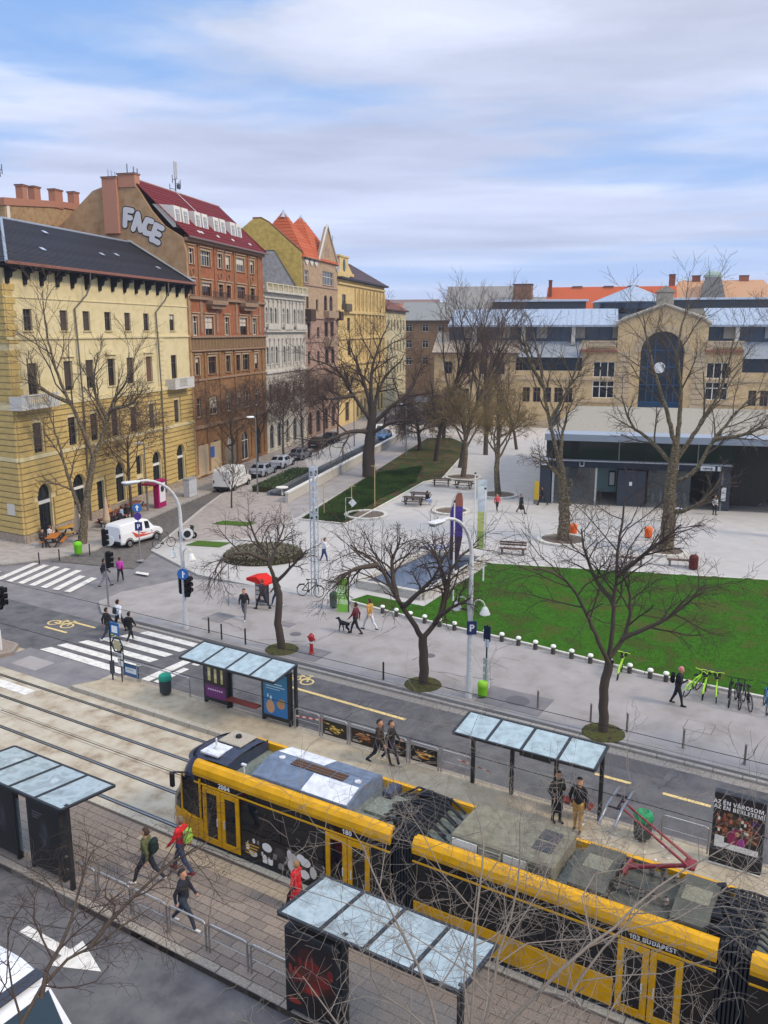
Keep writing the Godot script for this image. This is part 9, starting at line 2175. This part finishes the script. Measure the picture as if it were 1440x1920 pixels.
	limb(o, V.call([[0, -0.1, 0], [0.3, 2.2, 0], [0.8, 4.4, 0], [1.3, 6.6, 0]]), 0.32, 0.21, pq, 9)
	for l in [[[1.3, 6.4, 0], [0.5, 9.0, 0.2], [-0.6, 12.0, 0.3], [-1.3, 15.0, 0.2], [-1.5, 18.2, 0]], [[1.3, 6.4, 0], [2.2, 8.6, -0.2], [2.8, 10.4, -0.3], [4.0, 12.0, 0], [4.4, 14.0, 0.3]], [[2.4, 9.2, -0.2], [1.9, 11.5, 0.7], [2.4, 14.0, 0.9]], [[2.6, 9.9, -0.2], [4.4, 10.4, 0.6], [5.4, 11.4, 1.0]], [[0, 10.4, 0.2], [-1.8, 11.6, 0.9], [-2.6, 13.6, 1.1]], [[0.2, 2.0, 0], [-0.4, 4.6, 0.5], [-0.9, 7.6, 0.8], [-1.4, 10.0, 1.0]]]: limb(o, V.call(l), 0.16, 0.035, pq)
	plant("plane_tree", "leaning mottled plane tree in front of the yellow house café", sq(-36.4, 54.6, PAVE), o, 0.0, "plane")
	# generic crowns, several of each shape
	var gq := {"wob": 0.14, "up": [0.05, 0.1, 0.06, 0.03], "lv": 4, "n": [9, 8, 8, 6], "from": 0.3, "ang": 0.7, "ratio": 0.62, "thin": 0.013}
	var mk := func(ln: float, r: float, e: Dictionary) -> Array:
		var w := nw(); var z := gq.duplicate(); z.merge(e, true); grow(w, Vector3(0, -0.1, 0), Vector3(0.02, 1, 0.01), ln, r, 0, z); return w
	var small: Array = mk.call(6.6, 0.15, {"n": [9, 7, 7, 5], "from": 0.42, "ang": 0.85, "thin": 0.013})
	var s0 := plant("side_street_tree", "brownish small bare tree beside the large white van", sq(-37.0, 83.5, PAVE), small, 0.0, "brown", "bare trees along the side street")
	var sl := ["second brownish bare tree up the side street", "third brownish bare tree up the side street", "fourth brownish bare tree up the side street", "fifth brownish bare tree up the side street", "sixth brownish bare tree up the side street"]
	for i in 5: copy_tree(s0, sl[i], sq(-37.0 + 0.3 * (i % 2), 90.5 + i * 8.0, PAVE), 1.1 + i * 1.7)
	copy_tree(s0, "slim bare tree in front of the yellow house's middle arch", sq(-37.4, 63.6, PAVE), 4.0)
	o = mk.call(3.0, 0.09, {"n": [8, 6, 4, 3], "lv": 3, "from": 0.45, "ang": 0.7}); plant("young_tree", "small young bare tree on the paving near the large white van", sq(-30.9, 69.3, PAVE), o)
	# big spreading tree on the bed
	var bq := {"wob": 0.2, "up": [0.04, 0.04, 0.04, 0.02], "lv": 4, "n": [0, 9, 7, 5], "from": 0.25, "ang": 0.72, "ratio": 0.6, "thin": 0.014, "limb_ratio": 0.68}
	o = nw()
	limb(o, V.call([[0, -0.1, 0], [-0.1, 2.0, 0], [0.1, 4.2, 0], [0.4, 7.5, 0]]), 0.8, 0.42, bq, 9)
	for l in [[[0.3, 6.8, 0], [0.2, 10.5, 0.3], [0.9, 13.5, 0], [2.2, 16.5, -0.5]], [[0.2, 6.0, 0], [-1.8, 9.0, 0.5], [-3.6, 11.6, 0.6], [-6.4, 12.6, 0.5]], [[0.2, 4.8, 0], [-2.0, 5.0, 1.2], [-4.6, 4.2, 2.0], [-7.6, 4.4, 2.2]], [[0.3, 5.6, 0], [2.4, 7.6, 0.4], [4.4, 9.4, 0.3], [5.6, 12, 0]], [[0.3, 7, 0], [-0.9, 11, -1.2], [-2.4, 14.5, -1.8]], [[0.2, 4.6, 0], [2.4, 6.0, 1.6], [5.0, 6.4, 2.6]], [[0.3, 6.6, 0], [1.4, 10, -2], [3.6, 12.5, -3]], [[-1.6, 8.8, 0.4], [-3.2, 8.6, 1.4], [-5.6, 8.4, 2.0]]]: limb(o, V.call(l), 0.26, 0.045, bq)
	plant("old_tree", "largest dark spreading bare tree with thick trunk on the planted bed", sq(-23.2, 88.5, PAVE), o, 0.0, "dark")
	# dense low round crown behind it
	o = mk.call(5.2, 0.3, {"n": [13, 11, 9, 6], "from": 0.4, "ang": 1.05, "ratio": 0.6, "thin": 0.016, "up": [0.02, 0.0, 0.02, 0.0]}); var dt := plant("round_tree", "dense dark brown round crowned tree right of the largest tree", sq(-22.0, 110, PAVE), o, 0.0, "brown")
	copy_tree(dt, "dense brown round crowned tree farther along the bed", sq(-21.0, 123, PAVE), 2.0)
	# tall ascending trees in the middle
	var tall: Array = mk.call(15.0, 0.3, {"n": [12, 7, 5, 5], "from": 0.22, "ang": 0.5, "ratio": 0.5, "up": [0.06, 0.14, 0.1, 0.06], "thin": 0.012})
	var t0 := plant("tall_tree", "tall slender bare tree, leftmost behind the planted bed", sq(-18.2, 101, PAVE), tall, 0.0, "brown", "tall slender trees in the square")
	var k := 0
	for p in [[-14.6, 97.0], [-13.0, 108.0], [-9.6, 114.0]]:
		copy_tree(t0, "tall slender bare tree, %s in the middle clump" % ["nearest", "tallest", "rightmost"][k], sq(p[0], p[1], PAVE), 1.0 + k * 1.3).scale *= [0.95, 1.05, 0.72][k]; k += 1
	o = mk.call(7.0, 0.32, {"n": [10, 8, 7, 6], "from": 0.45, "ang": 0.8, "up": [0.03, 0.09, 0.05, 0.03], "ratio": 0.58}); var y0 := plant("leaning_tree", "leaning yellowish bare tree in a round surround", sq(-8.4, 80.8, PAVE), o, 0.0, "yellow"); y0.rotation.z = 0.06
	copy_tree(y0, "yellowish bare tree behind the picnic tables", sq(-13.2, 90.0, PAVE), 2.0)
	for p in [[24, 118, "bare tree behind the station at the right edge"], [33, 108, "bare tree beyond the stair parapet"]]: copy_tree(t0, p[2], sq(p[0], p[1], PAVE), p[0])
	# trees at the viewer's own kerb, reaching up into the picture
	var fq := {"wob": 0.3, "up": [0.06, 0.05, 0.02, -0.01], "lv": 4, "n": [0, 7, 6, 5], "from": 0.15, "ang": 0.85, "ratio": 0.62, "thin": 0.0028, "limb_ratio": 0.85}
	o = nw()
	limb(o, V.call([[0, 0, 0], [0.1, 3, 0], [0.0, 5.6, -0.1], [-0.1, 7.4, -0.2]]), 0.13, 0.06, fq, 9)
	for l in [[[-0.1, 7.2, -0.2], [-0.4, 8.2, -0.9], [-0.9, 8.9, -1.6], [-1.3, 9.2, -2.6]], [[-0.1, 7.2, -0.2], [0.3, 8.4, -0.7], [0.6, 9.2, -1.3], [0.7, 9.8, -1.8]], [[0, 6.8, -0.2], [1.0, 7.7, -0.9], [1.9, 8.4, -1.6], [2.9, 8.7, -2.2]], [[0, 7.0, -0.2], [0.2, 8.2, -1.6], [0.4, 8.8, -2.8], [0.3, 9.0, -3.8]], [[0, 6.4, -0.1], [-1.0, 7.2, -0.9], [-1.9, 7.6, -1.8]], [[0.2, 7.9, -0.5], [1.5, 8.9, -0.9], [2.6, 9.2, -1.6], [3.3, 9.5, -1.8]], [[0, 6.2, -0.1], [1.4, 6.9, -1.2], [2.4, 7.2, -2.4]]]: limb(o, V.call(l), 0.025, 0.006, fq)
	plant("kerb_tree", "pale twiggy crown in front of the tram at the bottom edge", Vector3(0.9, 0.1, -7.4), o, 0.0, "pale", "trees below the window")
	var f2 := nw()
	limb(f2, V.call([[0, 0, 0], [0.1, 3, 0], [0.0, 5, 0.1], [-0.2, 7.2, 0]]), 0.12, 0.06, fq, 9)
	for l in [[[-0.2, 7.0, 0], [0.1, 7.6, -0.5], [0.5, 7.8, -0.9], [1.2, 7.9, -1.5]], [[0.05, 7.5, -0.4], [0.3, 8.2, -1.0], [0.4, 8.7, -1.6]], [[-0.2, 7.0, 0], [-0.8, 7.6, -0.4], [-1.6, 7.9, -0.6]], [[0.5, 7.8, -0.9], [1.2, 8.3, -1.6], [1.9, 8.4, -2.4]]]: limb(f2, V.call(l), 0.032, 0.006, fq)
	plant("kerb_tree", "dark crooked branches in front of the white van at the lower left", Vector3(-4.3, 0.1, -8.6), f2, 0.0, "dark", "trees below the window")

func copy_tree(src: Node, label: String, at: Vector3, turn: float) -> Node3D:
	return copy(src, label, at, turn)
